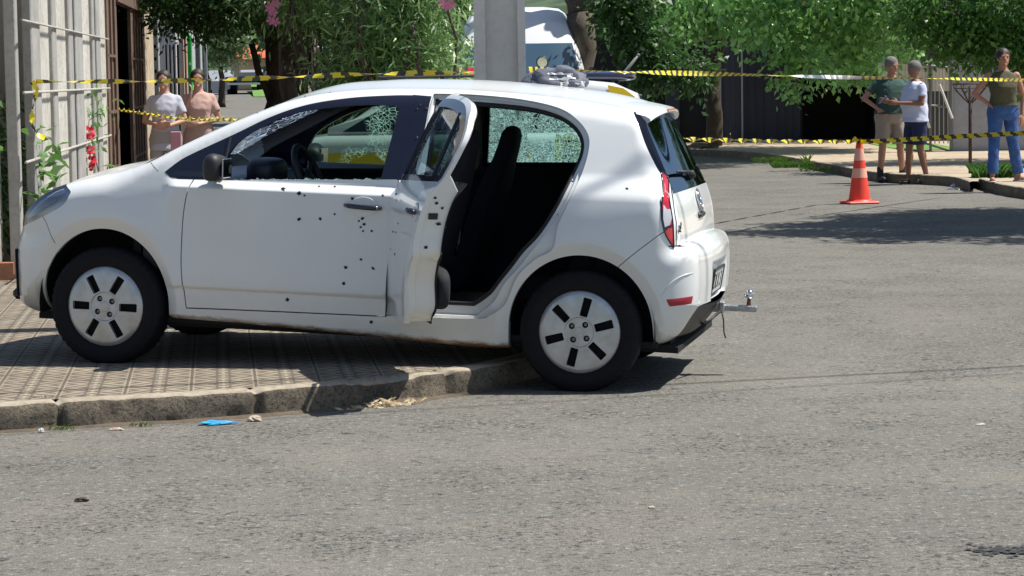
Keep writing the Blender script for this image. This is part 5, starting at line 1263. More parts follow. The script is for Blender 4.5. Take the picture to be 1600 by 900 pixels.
wallbox('building', 215, 275, -80, 70, concrete('grey_building', (.45, .47, .50), (.38, .40, .42), (.25, .26, .28), .6, .3), 'pale grey building behind the perforated post', 0, 6, 'building')
vpole('gatepost', 498, 72, 200, 31.5, .068, mat('white_post', (.55, .56, .58), .6, noise_amt=.1, noise_scale=5), 'white square post between the dark trunks', 'post')
vpole('signpost', 519, 95, 200, 31, .014, mat('thin_post', (.4, .38, .34), .5), 'thin pale stake beside the white square post', 'stake')

# ------------------------------------------------------------------ concrete pole
po = at(784, 300, 15); po_loc = (po.x, 15.0, PZ); pole = empty('utility_pole', po_loc, R(1), 'grey concrete utility pole rising behind the parked car', 'pole')
g = MB(); w0, w1 = .158, .11; fl_ = .036; H_ = 9
def sect(s, z):
    w = s; d = .13 * s / .158; q = fl_ * s / .158; r2 = .055 * s / .158
    return [(-w, -d), (-w + q * 1.9, -d), (-w + q * 2.1, -d + r2), (w - q * 1.5, -d + r2), (w - q * 1.3, -d), (w, -d), (w, d), (w - q * 1.3, d), (w - q * 1.5, d - r2), (-w + q * 2.1, d - r2), (-w + q * 1.9, d), (-w, d)]
for k in range(2):
    for (x, y) in sect((w0, w1)[k], 0): g.v.append((x, y, H_ * k - .1 * (1 - k)))
for i in range(12): g.f.append((i, (i + 1) % 12, 12 + (i + 1) % 12, 12 + i)); g.m.append(0)
g.f.append(tuple(range(12, 24))); g.m.append(0)
g.build('shaft', concrete('pole_concrete', (.60, .575, .54), (.52, .50, .47), (.36, .34, .32), 2.2, .35, .25), pole)
g = MB()
for k in range(3): g.tube([(-.0, .0, 6.6 + k * .35), (0, -.22, 6.6 + k * .35)], .015, 6)
g.build('bracket', M_chip, pole)
# overhead wires: their thin shadows cross the road and pavement
def wire(p, q, h, label, r_=.011):
    p = Vector(p); q = Vector(q); d = (q - p).normalized(); off = Vector((sun_vec.x, sun_vec.y, 0)) * (h / sun_vec.z); a = p - d * 14 + off; b_ = q + d * 16 + off; pts = []
    for k in range(25): t = k / 24; x = a.lerp(b_, t); pts.append((x.x, x.y, h))
    g = MB(); g.tube(pts, r_, 6); return tag(g.build('overhead_wire', M_trim), label, 'wire', 'overhead wires')
w1_ = gr(1600, 572); w0_ = gr(1060, 600)
wire(w0_, w1_, 6.8, 'thick overhead wire casting the sharp line across the road', .017)
w1_ = gr(1600, 583); w0_ = gr(1040, 617); wire(w0_, w1_, 6.5, 'thin overhead wire running beside the thick one', .008)
# ------------------------------------------------------------------ dark gates, garage, lattice gate, grey wall across the street
M_dgate = mat('shaded_blue_gate', (.014, .016, .042), .55, noise_amt=.3, noise_scale=1.2)  # both gate blues are darkened to carry the tree shade
M_dgate2 = mat('shaded_slate_gate', (.030, .034, .062), .5, noise_amt=.2, noise_scale=2)
M_shadewall = mat('shade_black_wall', (.006, .006, .010), .8)  # deep shade of wall and carport put into a near-black colour
def X_(px, Y): return at(px, 150, Y).x
dg = empty('gate', (X_(1190, 52), 52, FZ), 0, 'tall dark blue sheet gates with deep tree shade in their colour', 'gate')
def dadd(g, name, m): g.v = [tuple(Vector(v) - dg.location) for v in g.v]; return g.build(name, m, dg)
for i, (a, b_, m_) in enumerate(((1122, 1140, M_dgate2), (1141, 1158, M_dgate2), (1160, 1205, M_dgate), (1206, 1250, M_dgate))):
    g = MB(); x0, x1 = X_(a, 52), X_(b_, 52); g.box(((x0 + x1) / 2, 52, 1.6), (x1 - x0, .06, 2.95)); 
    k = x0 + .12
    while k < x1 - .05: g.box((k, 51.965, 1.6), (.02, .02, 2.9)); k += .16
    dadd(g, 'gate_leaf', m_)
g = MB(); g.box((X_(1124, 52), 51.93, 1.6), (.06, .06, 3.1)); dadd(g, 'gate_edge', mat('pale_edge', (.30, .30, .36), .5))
g = MB(); g.box((X_(1159, 52), 51.94, 1.6), (.035, .05, 3.1)); dadd(g, 'gate_edge', bpy.data.materials['pale_edge'])
w_ = wallbox('boundary_wall', 925, 1122, -60, 52.2, M_shadewall, 'wall coloured near-black for shade between the van and the dark gates', FZ, .3); 
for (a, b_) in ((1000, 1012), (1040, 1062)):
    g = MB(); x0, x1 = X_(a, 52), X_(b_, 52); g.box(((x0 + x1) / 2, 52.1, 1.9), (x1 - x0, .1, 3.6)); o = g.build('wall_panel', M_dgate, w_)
ca = empty('carport', (X_(1310, 52), 52, FZ), 0, 'open carport with interior shade coloured deep black behind the two men', 'carport')
def cadd(g, name, m): g.v = [tuple(Vector(v) - ca.location) for v in g.v]; return g.build(name, m, ca)
x0, x1 = X_(1250, 52), X_(1372, 52)
g = MB(); g.box(((x0 + x1) / 2, 58, 1.5), (x1 - x0 + 1, .1, 3)); g.box((x0, 55, 1.5), (.1, 6, 3)); g.box((x1, 55, 1.5), (.1, 6, 3)); cadd(g, 'back_wall', M_shadewall)
g = MB(); g.box(((x0 + x1) / 2, 54.6, 1.75), (x1 - x0 + .8, 6.6, .12)); cadd(g, 'roof', M_shadewall)
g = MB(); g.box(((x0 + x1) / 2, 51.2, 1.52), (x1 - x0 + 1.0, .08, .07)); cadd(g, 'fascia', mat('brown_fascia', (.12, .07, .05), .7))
g = MB(); g.box(((x0 + x1) / 2, 53.4, .75), (x1 - x0, .05, 1.5)); cadd(g, 'low_shutter', M_shadewall)
wallbox('building', 1240, 1500, -90, 60, concrete('beige_render', (.42, .38, .33), (.33, .30, .27), (.2, .18, .16), .7, .4), 'beige house wall glimpsed through the light green tree', 2.2, 5, 'building')
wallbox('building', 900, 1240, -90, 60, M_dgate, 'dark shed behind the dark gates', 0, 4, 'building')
# lattice gate with slats
lg = empty('gate', (X_(1432, 44), 44, FZ), 0, 'open steel barred gate with pale slatted top behind the man in white', 'gate')
def ladd(g, name, m): g.v = [tuple(Vector(v) - lg.location) for v in g.v]; return g.build(name, m, lg)
Yg = 44; zt = at(1430, 97, Yg).z; zm = at(1430, 143, Yg).z; zb = at(1430, 236, Yg).z
g = MB(); xx = X_(1372, Yg)
M_pslat = mat('pale_slat', (.56, .53, .48), .7, noise_amt=.15, noise_scale=3)
while xx < X_(1487, Yg): g.box((xx + .028, Yg, (zt + zm) / 2), (.052, .03, zt - zm)); xx += .058
ladd(g, 'slatted_top', M_pslat)
g = MB(); xx = X_(1400, Yg)
while xx < X_(1487, Yg): g.tube([(xx, Yg + .05, zb + .12), (xx, Yg + .05, zm)], .010, 5); xx += .075
ladd(g, 'bars', mat('grey_bar', (.42, .42, .43), .5))
g = MB()
for (a, b_, c, d) in ((1400, 97, 1487, 106), (1440, 163, 1487, 168), (1440, 222, 1487, 237), (1400, 232, 1484, 240)): g.tube([at(a, b_, Yg - .05), at(c, d, Yg - .05)], .018, 6)
for px in (1453, 1486): g.tube([(X_(px, Yg), Yg - .05, zb), (X_(px, Yg), Yg - .05, zt)], .022, 6)
ladd(g, 'gate_frame', mat('dark_grey_steel', (.16, .165, .18), .5, metal=.3))
g = MB()
for (a, b_, c, d) in ((1441, 163, 1452, 200), (1468, 132, 1488, 185)): g.tube([at(a, b_, Yg - .14), at(c, d, Yg - .14)], .022, 6)
ladd(g, 'brace', mat('white_brace', (.62, .62, .60), .5))
g = MB(); g.add([(X_(1395, 46), 44.6, FZ + .01), (X_(1492, 46), 44.6, FZ + .01), (X_(1492, 46), 50, FZ + .01), (X_(1395, 46), 50, FZ + .01)], [(0, 1, 2, 3)]); tag(g.build('grass_patch', bpy.data.materials['lawn_grass']), kind='structure')
wallbox('boundary_wall', 1376, 1492, 60, 50.5, mat('shed_wall', (.05, .05, .055), .8), 'dark grey shed wall behind the barred gate', FZ, .3)
wallbox('boundary_wall', 1488, 1700, 92, 44, concrete('bluish_render', (.36, .37, .42), (.29, .30, .34), (.2, .2, .22), 1.5, .35), 'plain grey-blue rendered wall behind the basket stand', FZ, .3)

# litter basket stand
bs = gr(1516, 271, FZ); st = empty('litter_basket', (bs.x, bs.y, FZ), 0, 'rusty street litter basket frame on a thin post beside the woman in jeans', 'basket stand')
h = at(1516, 131, bs.y).z - FZ; M_rust = mat('rusty_steel_post', (.055, .03, .025), .75, metal=.2, noise_amt=.4, noise_scale=20)
g = MB(); g.tube([(0, 0, 0), (0, 0, h - .03)], .024, 8); g.build('post', M_rust, st, True)
g = MB()
for x in (-.21, -.11, .0, .11, .21):
    if x: g.tube([(0, 0, h - .28), (x * .35, 0, h - .21), (x * .9, 0, h - .08), (x, -.12, h), (x, .12, h), (x * .9, .05, h - .08), (x * .3, .02, h - .22)], .008, 5)
for y in (-.12, .12): g.tube([(-.22, y, h), (.22, y, h)], .009, 5)
for x in (-.22, .22): g.tube([(x, -.12, h), (x, .12, h)], .009, 5)
g.tube([(-.21, -.05, h - .06), (.21, -.05, h - .06)], .006, 5); g.build('basket_frame', M_rust, st, True)

# ------------------------------------------------------------------ traffic cone
cp = gr(1343, 318); cn = empty('traffic_cone', (cp.x, cp.y, 0), R(12), 'tall red-orange traffic cone with two pale bands tied to the barrier tape', 'traffic cone')
M_cone = mat('cone_orange', (.85, .065, .035), .5, noise_amt=.08, noise_scale=14); M_band = mat('cone_band', (.88, .42, .32), .45, noise_amt=.08, noise_scale=20)
g = MB(); hf = lambda z: .128 + (.032 - .128) * (z - .03) / .70
zs = [.03, .28, .28, .40, .40, .48, .48, .64, .64, .73]
for (z0, z1, m_) in ((.03, .30, 0), (.30, .41, 1), (.41, .50, 0), (.50, .64, 1), (.64, .72, 0)):
    g.lathe([(hf(z0) + (.002 if m_ else 0), z0), (hf(z1) + (.002 if m_ else 0), z1)], n=32, mi=m_)
g.lathe([(.032, .72), (.030, .735), (.022, .74), (.018, .70)], n=32, mi=0)
g.build('cone_body', [M_cone, M_band], cn, True, 40)
g = MB(); g.box((0, 0, .015), (.37, .37, .03), bevel=.012); g.lathe([(.155, .03), (.14, .045), (.128, .05)], n=32); g.build('base', M_cone, cn, False)

# ------------------------------------------------------------------ barrier tape: yellow and black, twisted
M_ty = mat('tape_yellow', (.80, .66, .02), .35); M_tb = mat('tape_black', (.02, .02, .02), .35); M_tw = mat('tape_white', (.85, .84, .84), .35)
def tape(pts, label, width=.055, twists=0., seed=0, white=(), step=.03, stripe=.10, sag=.03):
    P = [Vector(p) for p in pts]; Q = []
    for i in range(len(P) - 1):
        a, b_ = P[i], P[i + 1]; L = (b_ - a).length; n = max(2, int(L / step)); sg = sag * min(1, L / 6)
        for k in range(n): t = k / n; q = a.lerp(b_, t); q.z -= 4 * sg * t * (1 - t); Q.append(q)
    Q.append(P[-1]); g = MB(); s = 0; rs = random.Random(seed)
    ss = [0]
    for i in range(1, len(Q)): ss.append(ss[-1] + (Q[i] - Q[i - 1]).length)
    up = Vector((0, 0, 1))
    for i, q in enumerate(Q):
        t = (Q[min(i + 1, len(Q) - 1)] - Q[max(i - 1, 0)]).normalized(); side = t.cross(up); side = side.normalized() if side.length > 1e-3 else Vector((1, 0, 0)); u2 = side.cross(t)
        a = ss[i] * twists * 2 * PI + .5 * noise.noise(Vector((ss[i] * 1.5, seed, 0))) + (.9 * noise.noise(Vector((ss[i] * .6, seed, 3))) if not twists else 0); d = u2 * math.cos(a) + side * math.sin(a)
        for k in (-1, -.33, .33, 1): g.v.append(tuple(q + d * (width / 2) * k + side * math.cos(a) * .003 * (1 - k * k)))
    for i in range(len(Q) - 1):
        for k in range(3):
            ph = ((ss[i] + (k - 1) * width * .33) / stripe) % 2; m_ = 0 if ph < 1.15 else 1
            if any(w0 < Q[i].x < w1 for w0, w1 in white): m_ = 2
            g.f.append((i * 4 + k, (i + 1) * 4 + k, (i + 1) * 4 + k + 1, i * 4 + k + 1)); g.m.append(m_)
    return tag(g.build('barrier_tape', [M_ty, M_tb, M_tw], smooth=True), label, 'barrier tape', 'barrier tapes')
pe = at(826, 111, 15.2)
tape([at(50, 127, 19.1), at(95, 127.5, 18.9), at(245, 127, 18), at(410, 122, 17), at(560, 116, 16.2), at(735, 112.5, 15.25)], 'upper yellow and black tape from the fence to the concrete pole', .034, .55, 1, sag=.0)
tape([at(826, 109.5, 15.2), at(900, 111, 17), at(1100, 115, 21), at(1240, 119, 24), at(1342, 121.5, 26.5), at(1480, 123, 29), at(1620, 125.5, 32)], 'upper tape from the concrete pole to the right edge', .040, .09, 2, ((at(1236, 118, 24).x, at(1345, 121, 26.5).x),), sag=0)
tape([at(172, 169, 30), at(225, 176, 27), at(272, 183, 25), at(310, 186, 24), at(352, 185, 22), at(420, 190, 20)], 'lower twisted tape across the two women', .050, 1.1, 3, sag=0)
tape([at(1020, 212, 22.5), at(1075, 218, 23.5), at(1200, 221, 26.5), at(1333, 222, cp.y)], 'lower tape from behind the parked car to the cone', .05, .8, 4, sag=.0)
tape([at(1340, 222, cp.y), at(1400, 219, 29.3), at(1500, 213, 28.3), at(1620, 207, 27.2)], 'lower tape from the cone to the right edge', .050, .025, 5, sag=.0)
tape([at(50, 127, 18.55), at(58, 140, 18.55), at(54, 158, 18.55), at(50, 175, 18.57), at(50, 195, 18.55), at(58, 210, 18.6), at(70, 216, 18.6)], 'loose tape end hanging from the grey corner post', .04, .9, 6, sag=0, step=.02)
tape([at(1331, 222, cp.y - .05), at(1336, 215, cp.y - .06), at(1341, 224, cp.y - .06), at(1345, 217, cp.y - .05), at(1346, 230, cp.y - .06)], 'knot of tape on top of the cone', .03, .5, 7, sag=0, step=.01)

# ------------------------------------------------------------------ police car parked beyond
M_pw = mat('police_white', (.62, .64, .66), .25, coat=.6); M_py = mat('police_yellow', (.75, .52, .01), .35, coat=.3); M_pg = mat('dark_tinted_glass', (.012, .016, .022), .08, coat=.5)
pc = empty('police_car', (-.66, 24.1, .02), 0, 'white and yellow patrol car with roof searchlight parked behind the hatchback', 'car')
def shell(outline, half, r, lean=None, n=6):
    """side outline swept across the width, with rounded shoulders"""
    V = []; F = []; P = np.array(outline, float); c = P.mean(0); m = len(P); rows = []
    for s in (-1, 1):
        R_ = []
        for k in range(n + 1):
            a = (PI / 2) * k / n; R_.append((s * (half - r + r * math.sin(a)), 1 - (1 - math.cos(a)) * 1.0))
        rows += (R_[::-1] if s == -1 else R_)
    for (y, f) in rows:
        ins = r * (1 - f)
        tn = np.roll(P, -1, 0) - np.roll(P, 1, 0); nn = np.stack([-tn[:, 1], tn[:, 0]], 1); nn /= np.linalg.norm(nn, axis=1, keepdims=True) + 1e-9
        for i in range(m): q = P[i] + nn[i] * ins; yy = y * ((1 - lean * max(0, q[1] - .95)) if lean else 1); V.append((q[0], yy, q[1]))
    R2 = len(rows)
    for r_ in range(R2 - 1):
        for i in range(m): F.append((r_ * m + i, r_ * m + (i + 1) % m, (r_ + 1) * m + (i + 1) % m, (r_ + 1) * m + i))
    F.append(tuple(range(m))[::-1]); F.append(tuple((R2 - 1) * m + i for i in range(m))); return V, F
low = [(-2.0, .28), (-2.05, .55), (-1.98, .78), (-1.6, .92), (-1.0, 1.0), (1.95, 1.0), (2.06, .9), (2.08, .45), (2.0, .28)][::-1]
g = MB(); V, F = shell(low, .86, .10); g.add(V, F); g.build('body', M_pw, pc, True, 35)
roofo = [(-1.0, .98), (-.55, 1.28), (-.2, 1.44), (.2, 1.485), (1.2, 1.485), (1.62, 1.44), (1.84, 1.34), (1.96, .98)][::-1]
g = MB(); V, F = shell(roofo, .80, .09, .30); g.add(V, F); g.build('roof', M_pw, pc, True, 35)
def sidequad(pts, m_, name, y=-.0, lean=True):
    for sgn in (-1, 1):
        g = MB(); V = [(x, sgn * ((.80 * (1 - .30 * max(0, z - .95)) if z > .99 else .86) + .004 + y), z) for x, z in pts]; g.add(V, [tuple(range(len(V)))]); g.build(name, m_, pc)
sidequad([(-.86, 1.03), (-.40, 1.30), (-.15, 1.38), (.28, 1.39), (.28, 1.03)], M_pg, 'window'); sidequad([(.36, 1.03), (.36, 1.39), (1.15, 1.39), (1.22, 1.03)], M_pg, 'window')
sidequad([(1.62, 1.03), (1.56, 1.42), (1.70, 1.39), (1.80, 1.32), (1.92, 1.03)], M_py, 'yellow_panel'); sidequad([(-1.9, .60), (-1.9, .84), (.85, .84), (.85, .60)], M_py, 'yellow_stripe')
g = MB(); g.add([(1.86, -.62, 1.33), (1.86, .62, 1.33), (1.975, .66, 1.02), (1.975, -.66, 1.02)], [(0, 1, 2, 3)]); g.add([(-.98, -.68, 1.02), (-.98, .68, 1.02), (-.50, .62, 1.34), (-.50, -.62, 1.34)], [(0, 1, 2, 3)]); g.v = [(x + (.012 if x > 0 else -.02), y, z) for x, y, z in g.v]; g.build('windscreen', M_pg, pc)
em = MB(); cx_, cz_ = 1.20, .80
sh = [(-.12, .19), (-.06, .17), (0, .21), (.06, .17), (.12, .19), (.14, .05), (.11, -.10), (0, -.21), (-.11, -.10), (-.14, .05)]
em.prism(sh, lambda x, z, t: (cx_ + x, -.864 - t, cz_ + z), 0, .004); e0 = em.build('crest', mat('crest_yellow', (.70, .62, .05), .4), pc)
g = MB(); g.prism([(x * .62, z * .55 - .02) for x, z in sh], lambda x, z, t: (cx_ + x, -.869 - t, cz_ + z), 0, .003); g.build('crest_field', mat('crest_green', (.10, .30, .06), .4), e0)
g = MB(); g.box((cx_, -.870, cz_ + .11), (.17, .006, .028)); g.box((cx_, -.874, cz_ - .02), (.05, .006, .09)); g.build('crest_bar', M_trim, e0)
for (x, y) in ((-1.3, -.74), (1.25, -.74), (-1.3, .74), (1.25, .74)):
    g = MB(); s_ = 1 if y > 0 else -1; g.lathe([(.001, .0), (.20, .0), (.21, .012), (.31, .0), (.32, -.06), (.31, -.20)], n=28); g.v = [(x + a, y + s_ * (c + .08), .32 + b_) for a, b_, c in g.v]; g.build('wheel', M_rubber, pc, True, 40)
g = MB(); g.box((.05, 0, 1.50), (.04, 1.2, .03)); g.box((-.1, -.45, 1.52), (.9, .03, .025), bevel=.01); g.box((-.1, .45, 1.52), (.9, .03, .025), bevel=.01); g.build('roof_rails', M_trim, pc)
g = MB(); V, F = superball((1.52, 0, 1.50), (.33, .5, .05), .5); g.add(V, F); g.build('light_bar', mat('light_bar_dome', (.02, .03, .07), .15, coat=1), pc, True)
g = MB(); g.box((1.32, -.50, 1.515), (.10, .03, .02)); g.build('light_bar_mark', M_pw, pc)
sl = at(848, 97, 23.8) - pc.location; g = MB(); g.tube([(sl.x, 0, 1.5), (sl.x, 0, sl.z)], .012, 6); rot = Matrix.Rotation(R(90), 3, 'X')
g.lathe([(.001, -.045), (.035, -.04), (.056, -.01), (.058, .012), (.050, .014)], (sl.x, 0, sl.z), rot=rot, n=20); sb = g.build('searchlight', M_trim, pc, True)
g = MB(); g.lathe([(.001, .018), (.047, .012)], (sl.x, 0, sl.z), rot=rot, n=20); g.build('lens', mat('searchlight_lens', (.72, .70, .45), .2), sb)
an0 = at(955, 142, 23.8) - pc.location; an1 = at(998, 86, 23.8) - pc.location
g = MB(); g.tube([(an0.x, -.2, 1.46), (an0.x, -.2, an0.z), (an1.x, -.2, an1.z)], [.030, .022, .012], 6); g.ball((an1.x, -.2, an1.z), .017, n=8, m=5); g.build('antenna', mat('antenna_grey', (.16, .16, .17), .4), pc, True)

# ------------------------------------------------------------------ grey bundle lying on the hatchback's roof
def cloth_bundle():
    g = MB(); n, m = 48, 24; V = []; F = []
    for i in range(m + 1):
        th = PI * i / m
        for k in range(n):
            a = 2 * PI * k / n; p = Vector((math.sin(th) * math.cos(a), math.sin(th) * math.sin(a), math.cos(th)))
            f = 1 + .34 * noise.noise(p * 1.7 + Vector((3, 1, 7))) + .12 * (1 - abs(noise.noise(p * 5 + Vector((9, 2, 1)))) * 2)
            V.append((p.x * .155 * f, p.y * .11 * f, max(-.012, p.z * .075 * f + (.012 if p.x > 0 else 0))))
    for i in range(m):
        for k in range(n): F.append((i * n + k, (i + 1) * n + k, (i + 1) * n + (k + 1) % n, i * n + (k + 1) % n))
    return V, F
bl_p = at(868, 131, 13.35)
V, F = cloth_bundle(); g = MB(); g.add(V, F); bd = g.build('cloth_bundle', mat('grey_cloth', (.115, .125, .16), .75, noise_amt=.25, noise_scale=25), smooth=True); bd.location = bl_p; bd.rotation_euler = (0, R(4), R(-8)); tag(bd, 'crumpled grey cloth bundle with white stripes on the hatchback roof', 'cloth bundle')
def stripe(pts, w, off=.004):
    g = MB(); P = [Vector(p) for p in pts]; Q = []
    for i in range(len(P) - 1):
        for k in range(8): Q.append(P[i].lerp(P[i + 1], k / 8))
    Q.append(P[-1])
    surf = [Vector(v) for v in V]
    def near(q): d = q.normalized(); return max(surf, key=lambda s: s.normalized().dot(d))
    for q in Q:
        a = near(q + Vector((0, 0, w))) ; b_ = near(q - Vector((0, 0, w))); g.v += [tuple(a * (1 + off / a.length)), tuple(b_ * (1 + off / b_.length))]
    for i in range(len(Q) - 1): g.f.append((2 * i, 2 * i + 2, 2 * i + 3, 2 * i + 1)); g.m.append(0)
    return g
M_wst = mat('reflective_white', (.62, .63, .64), .5)
for q, w in (([(-.03, -.1, .055), (.03, -.1, .06), (.10, -.07, .05)], .008), ([(-.02, -.1, .02), (.05, -.11, .035), (.12, -.06, .035)], .007), ([(.04, -.1, .0), (.09, -.08, .015)], .010), ([(.11, -.07, -.005), (.14, -.03, .01)], .014)):
    g = stripe(q, w); g.build('stripe', M_wst, bd)

# ------------------------------------------------------------------ white van beyond the pole
vn = empty('van', (at(810, 100, 40).x, 40, 0), 0, 'white high-roof van facing the camera beyond the concrete pole', 'van')
g = MB(); secs = [(.35, .98, 0), (.55, 1.03, -.02), (1.0, 1.05, 0), (1.30, 1.05, .05), (1.62, 1.04, .30), (2.05, .93, .62), (2.35, .84, .85), (2.52, .76, 1.0), (2.60, .66, 1.15), (2.63, .45, 1.3)]
n = 24
for (z, hw, y) in secs:
    ring = [(-hw, y + .22), (-hw * .93, y + .07), (-hw * .6, y), (0, y - .03), (hw * .6, y), (hw * .93, y + .07), (hw, y + .22), (hw, 5.2), (-hw, 5.2)]
    g.v += [(x, yy, z) for x, yy in ring]
m = 9
for i in range(len(secs) - 1):
    for k in range(m): g.f.append((i * m + k, i * m + (k + 1) % m, (i + 1) * m + (k + 1) % m, (i + 1) * m + k)); g.m.append(0)
g.f.append(tuple((len(secs) - 1) * m + k for k in range(m))); g.m.append(0); g.build('body', mat('van_white', (.74, .76, .79), .3, coat=.5), vn, True, 40)
def vq(z0, z1, f0, f1, off, name, m_, xa=-1, xb=1):
    def yat(z):
        for (a, b_) in zip(secs, secs[1:]):
            if a[0] <= z <= b_[0]: t = (z - a[0]) / (b_[0] - a[0]); return a[1] + (b_[1] - a[1]) * t, a[2] + (b_[2] - a[2]) * t
    g = MB(); N = 12
    for z in np.linspace(z0, z1, 6):
        hw, y = yat(z)
        for k in range(N + 1):
            s = xa + (xb - xa) * k / N; ff = f0 + (f1 - f0) * (z - z0) / (z1 - z0); x = s * hw * ff; a = abs(x) / hw
            yy = np.interp(a, [0, .6, .93, 1.], [y - .03, y, y + .07, y + .22]); g.v.append((x, yy - off, z))
    for i in range(5):
        for k in range(N): g.f.append((i * (N + 1) + k, i * (N + 1) + k + 1, (i + 1) * (N + 1) + k + 1, (i + 1) * (N + 1) + k)); g.m.append(0)
    return g.build(name, m_, vn, True)
vq(1.33, 2.04, .92, .92, .008, 'windscreen', mat('van_windscreen', (.05, .10, .15), .12, coat=.6))
vq(1.55, 1.68, .99, .99, .014, 'red_band', mat('van_red', (.60, .03, .05), .4), -1, -.60)
vq(.62, .95, .6, .6, .01, 'grille', M_trim); vq(.75, .98, .96, .96, .012, 'headlamp', M_lensw, -1, -.7); vq(.75, .98, .96, .96, .012, 'headlamp', M_lensw, .7, 1)
vq(.36, .54, .95, .95, .012, 'bumper', M_trim)
for s_ in (-1, 1):
    g = MB(); g.box((s_ * 1.16, .45, 1.5), (.14, .1, .30), bevel=.04); g.tube([(s_ * 1.0, .5, 1.4), (s_ * 1.14, .45, 1.42)], .02, 6); g.build('wing_mirror', M_trim, vn)
    g = MB(); g.lathe([(.001, 0), (.34, 0), (.36, .05), (.35, .22)], (0, 0, 0), n=24); g.v = [(s_ * 1.0 - s_ * c, .95 + a, .36 + b_) for a, b_, c in g.v]; g.build('wheel', M_rubber, vn, True, 40)

# ------------------------------------------------------------------ flatbed truck far down the street
Yt = 150; tz = slope(Yt); tk = empty('truck', (at(383, 140, Yt).x, Yt, tz), 0, 'flatbed truck seen from behind at the end of the street', 'truck')
g = MB(); g.box((0, 3, .95), (2.3, 6, .16)); 
for s_ in (-1, 1): g.box((s_ * .4, 3, .78), (.1, 5.6, .2))
g.build('flatbed', mat('truck_dark', (.05, .05, .055), .7), tk)
g = MB(); g.box((0, 6.6, 1.0), (2.0, 1.4, .9), bevel=.15); g.build('cab', mat('cab_grey', (.35, .36, .38), .5), tk)
g = MB(); g.box((0, -.03, .62), (2.1, .06, .12)); g.build('rear_bumper', mat('bumper_white', (.6, .6, .6), .5), tk)
for s_ in (-1, 1):
    g = MB(); g.lathe([(.001, -.25), (.40, -.25), (.44, -.2), (.44, .2), (.40, .25), (.001, .25)], n=20); g.v = [(s_ * .85 + c, 1.2 + a, .44 + b_) for a, b_, c in g.v]; g.build('wheel', M_rubber, tk, True, 40)
    g = MB(); g.box((s_ * .95, -.07, .80), (.25, .04, .12)); g.build('tail_light', M_redref, tk)
tk2 = empty('parked_car', (at(345, 140, Yt).x - .3, Yt + 2, tz), 0, 'small grey car beside the distant truck', 'car')
g = MB(); V, F = shell([(-1.7, .3), (-1.7, .8), (-1.0, .95), (1.6, .95), (1.8, .7), (1.75, .3)][::-1], .8, .1); g.add(V, F); V, F = shell([(-1.0, .93), (-.5, 1.42), (.9, 1.42), (1.5, .93)][::-1], .72, .08, .3); g.add(V, F); g.v = [(y, x, z) for x, y, z in g.v]; g.build('body', mat('car_grey', (.35, .37, .40), .3, coat=.4), tk2, True, 35)
for (x, y) in ((-.7, -1.1), (.7, -1.1), (-.7, 1.1), (.7, 1.1)):
    g = MB(); g.lathe([(.001, -.1), (.28, -.1), (.3, 0), (.28, .1), (.001, .1)], n=16); g.v = [(x + c, y + a, .3 + b_) for a, b_, c in g.v]; g.build('wheel', M_rubber, tk2, True, 40)

# ------------------------------------------------------------------ people
def capm(b, p, q, r1, r2, ends=True):
    p, q = Vector(p), Vector(q); b.tube([p, p.lerp(q, .5), q], [r1, (r1 + r2) / 2 + .004 * (r1 > .04), r2], 14)
    if ends: b.ball(p, r1, n=14, m=8); b.ball(q, r2, n=14, m=8)
def rings(b, R_, n=24):
    V = []
    for (x, y, z, rx, ry) in R_:
        for k in range(n): a = 2 * PI * k / n; V.append((x + rx * math.copysign(abs(math.cos(a)) ** .85, math.cos(a)), y + ry * math.copysign(abs(math.sin(a)) ** .85, math.sin(a)), z))
    m = len(R_); b.add(V, [(i * n + k, i * n + (k + 1) % n, (i + 1) * n + (k + 1) % n, (i + 1) * n + k) for i in range(m - 1) for k in range(n)] + [tuple(range(n))[::-1], tuple((m - 1) * n + k for k in range(n))])
def hand(b, w, d, side, curl=.5, spread=.012):
    """w wrist, d direction of the fingers, side: palm-plane direction towards the thumb"""
    w, d, s = Vector(w), Vector(d).normalized(), Vector(side).normalized(); s = (s - d * s.dot(d)).normalized(); nrm = d.cross(s)
    M3 = Matrix((s, nrm, d)).transposed(); b.ball(w + d * .045, (.040, .016, .052), rot=M3, n=12, m=8)
    for i, (o, L) in enumerate(((.029, .070), (.010, .078), (-.010, .073), (-.028, .058))):
        base = w + d * .085 + s * o; k1 = base + (d + nrm * curl * .6).normalized() * L * .45; k2 = k1 + (d * (1 - curl) + nrm * curl * 1.1).normalized() * L * .33; k3 = k2 + (d * (.6 - curl) + nrm * curl * 1.3).normalized() * L * .25
        b.tube([base - d * .03, base, k1, k2, k3], [.010, .0098, .009, .0085, .007], 7); b.ball(k3, .0072, n=7, m=5)
    t0 = w + d * .02 + s * .030; t1_ = t0 + (d * .6 + s * .7 + nrm * .2).normalized() * .038; t2_ = t1_ + (d * .9 + s * .1 + nrm * .35).normalized() * .032; b.tube([w + d * .01, t0, t1_, t2_], [.014, .0135, .0115, .009], 7); b.ball(t2_, .009, n=7, m=5)
